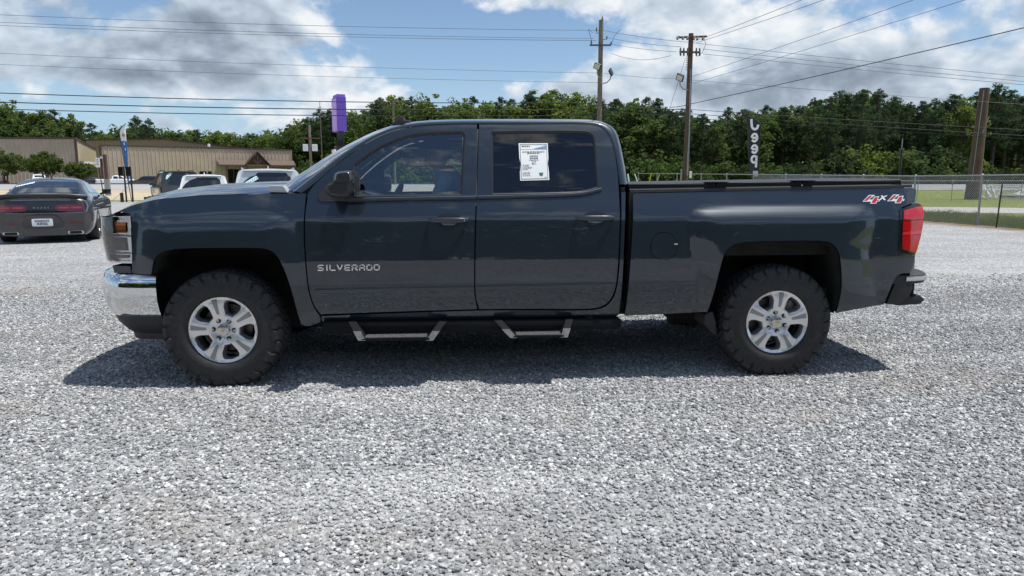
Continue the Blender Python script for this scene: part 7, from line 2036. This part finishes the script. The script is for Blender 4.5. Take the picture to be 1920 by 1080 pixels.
# ================================================================== driver
def driver():
    e = empty('person', (1.46, -.42, .98)); g = np.array([1.46, -.42, .98])
    tag(e, 'person in light blue shirt and dark cap sitting behind the pickup steering wheel', 'person')
    J = [((1.50, 0, 1.06), .13), ((1.53, 0, 1.20), .125), ((1.53, 0, 1.34), .145), ((1.50, 0, 1.44), .11), ((1.475, 0, 1.50), .055), ((1.445, 0, 1.555), .085), ((1.44, 0, 1.625), .096), ((1.45, 0, 1.69), .07)]
    E = [(i, i + 1) for i in range(7)]
    for s in (-1, 1):
        b = len(J)
        J += [((1.44, s * .10, 1.04), .095), ((1.08, s * .13, 1.06), .07), ((1.00, s * .14, .72), .048), ((.90, s * .14, .68), .04)]
        E += [(0, b), (b, b + 1), (b + 1, b + 2), (b + 2, b + 3)]
        b = len(J)
        J += [((1.52, s * .20, 1.41), .064), ((1.40, s * .25, 1.18), .048), ((1.19, s * .20, 1.24), .034), ((1.145, s * .18, 1.265), .030)]
        E += [(3, b), (b, b + 1), (b + 1, b + 2), (b + 2, b + 3)]
        h = b + 3
        for k in range(4):
            q = len(J); dz = .026 - .017 * k; ln = (.05, .056, .052, .042)[k]
            J += [((1.115, s * .175, 1.27 + dz), .0095), ((1.115 - ln * .3, s * (.175 - ln * .6), 1.275 + dz), .0085)]
            E += [(h, q), (q, q + 1)]
        q = len(J); J += [((1.145, s * .15, 1.285), .011), ((1.125, s * .13, 1.30), .009)]; E += [(h, q), (q, q + 1)]
    me = bpy.data.meshes.new('body'); me.from_pydata([tuple(np.array((j[0], j[1] - .42, j[2])) - g) for j, _ in J], E, []); me.update()
    o = bpy.data.objects.new('body', me); COL.objects.link(o)
    o.modifiers.new('skin', 'SKIN'); lay = me.skin_vertices[0].data
    for d_, (_, rad) in zip(lay, J): d_.radius = (rad, rad)
    lay[0].use_root = True
    o.modifiers.new('sub', 'SUBSURF').levels = 2
    bpy.context.view_layer.update()
    me2 = bpy.data.meshes.new_from_object(o.evaluated_get(bpy.context.evaluated_depsgraph_get()))
    bpy.data.objects.remove(o)
    SHIRT = mat('blue_shirt', (.20, .27, .32), .85, noise=.1, nscale=20); SKIN = mat('skin', (.34, .20, .14), .55); JEANS = mat('jeans', (.03, .045, .08), .85, noise=.2, nscale=30)
    me2.materials.clear()
    for m in (SHIRT, SKIN, JEANS): me2.materials.append(m)
    for p in me2.polygons:
        c = p.center; z = c.z + .98; x = c.x + 1.46
        p.material_index = 1 if (z > 1.475 or (x < 1.34 and z > 1.15)) else (2 if z < 1.12 else 0); p.use_smooth = True
    me2.name = 'body'; link(bpy.data.objects.new('body', me2), e)
    hd = np.array([1.445, -.42, 1.64]) - g
    CAP = mat('dark_cap', (.015, .018, .03), .8)
    MB().revolve([(.106, 0), (.106, .025), (.092, .065), (.06, .092), (0, .102)], 24, 'z', tuple(hd)).build('cap', CAP, e, smooth=True)
    rows = [[(hd[0] - q * math.cos(a), hd[1] + q * .8 * math.sin(a), hd[2] + .010 - .05 * (q - .1)) for a in np.linspace(-1.1, 1.1, 12)] for q in (.09, .14, .185)]
    MB().grid(rows).build('cap_brim', CAP, e, smooth=True)
    fc = hd + np.array([0, 0, -.045])
    for s in (-1, 1):
        MB().revolve([(0, -.012), (.010, -.006), (.012, 0), (.010, .006), (0, .012)], 10, 'z', (fc[0] - .088, fc[1] + s * .033, fc[2] + .01)).build('eye', INK, e, smooth=True)
        MB().revolve([(0, -.028), (.013, -.012), (.016, .005), (.010, .024), (0, .03)], 10, 'z', (fc[0], fc[1] + s * .097, fc[2] - .005)).build('ear', SKIN, e, smooth=True)
    at = lambda s, f, z: (fc[0] - f, fc[1] + s, fc[2] + z)
    MB().add([at(-.014, .088, -.022), at(.014, .088, -.022), at(0, .116, -.026), at(0, .092, .02)], [(0, 1, 2), (0, 2, 3), (1, 3, 2), (0, 3, 1)]).build('nose', SKIN, e, smooth=True)
    MB().tube([at(-.024, .080, -.055), at(0, .09, -.057), at(.024, .080, -.055)], .005, 6).build('mouth', mat('lips', (.26, .11, .09), .5), e, smooth=True)
driver()
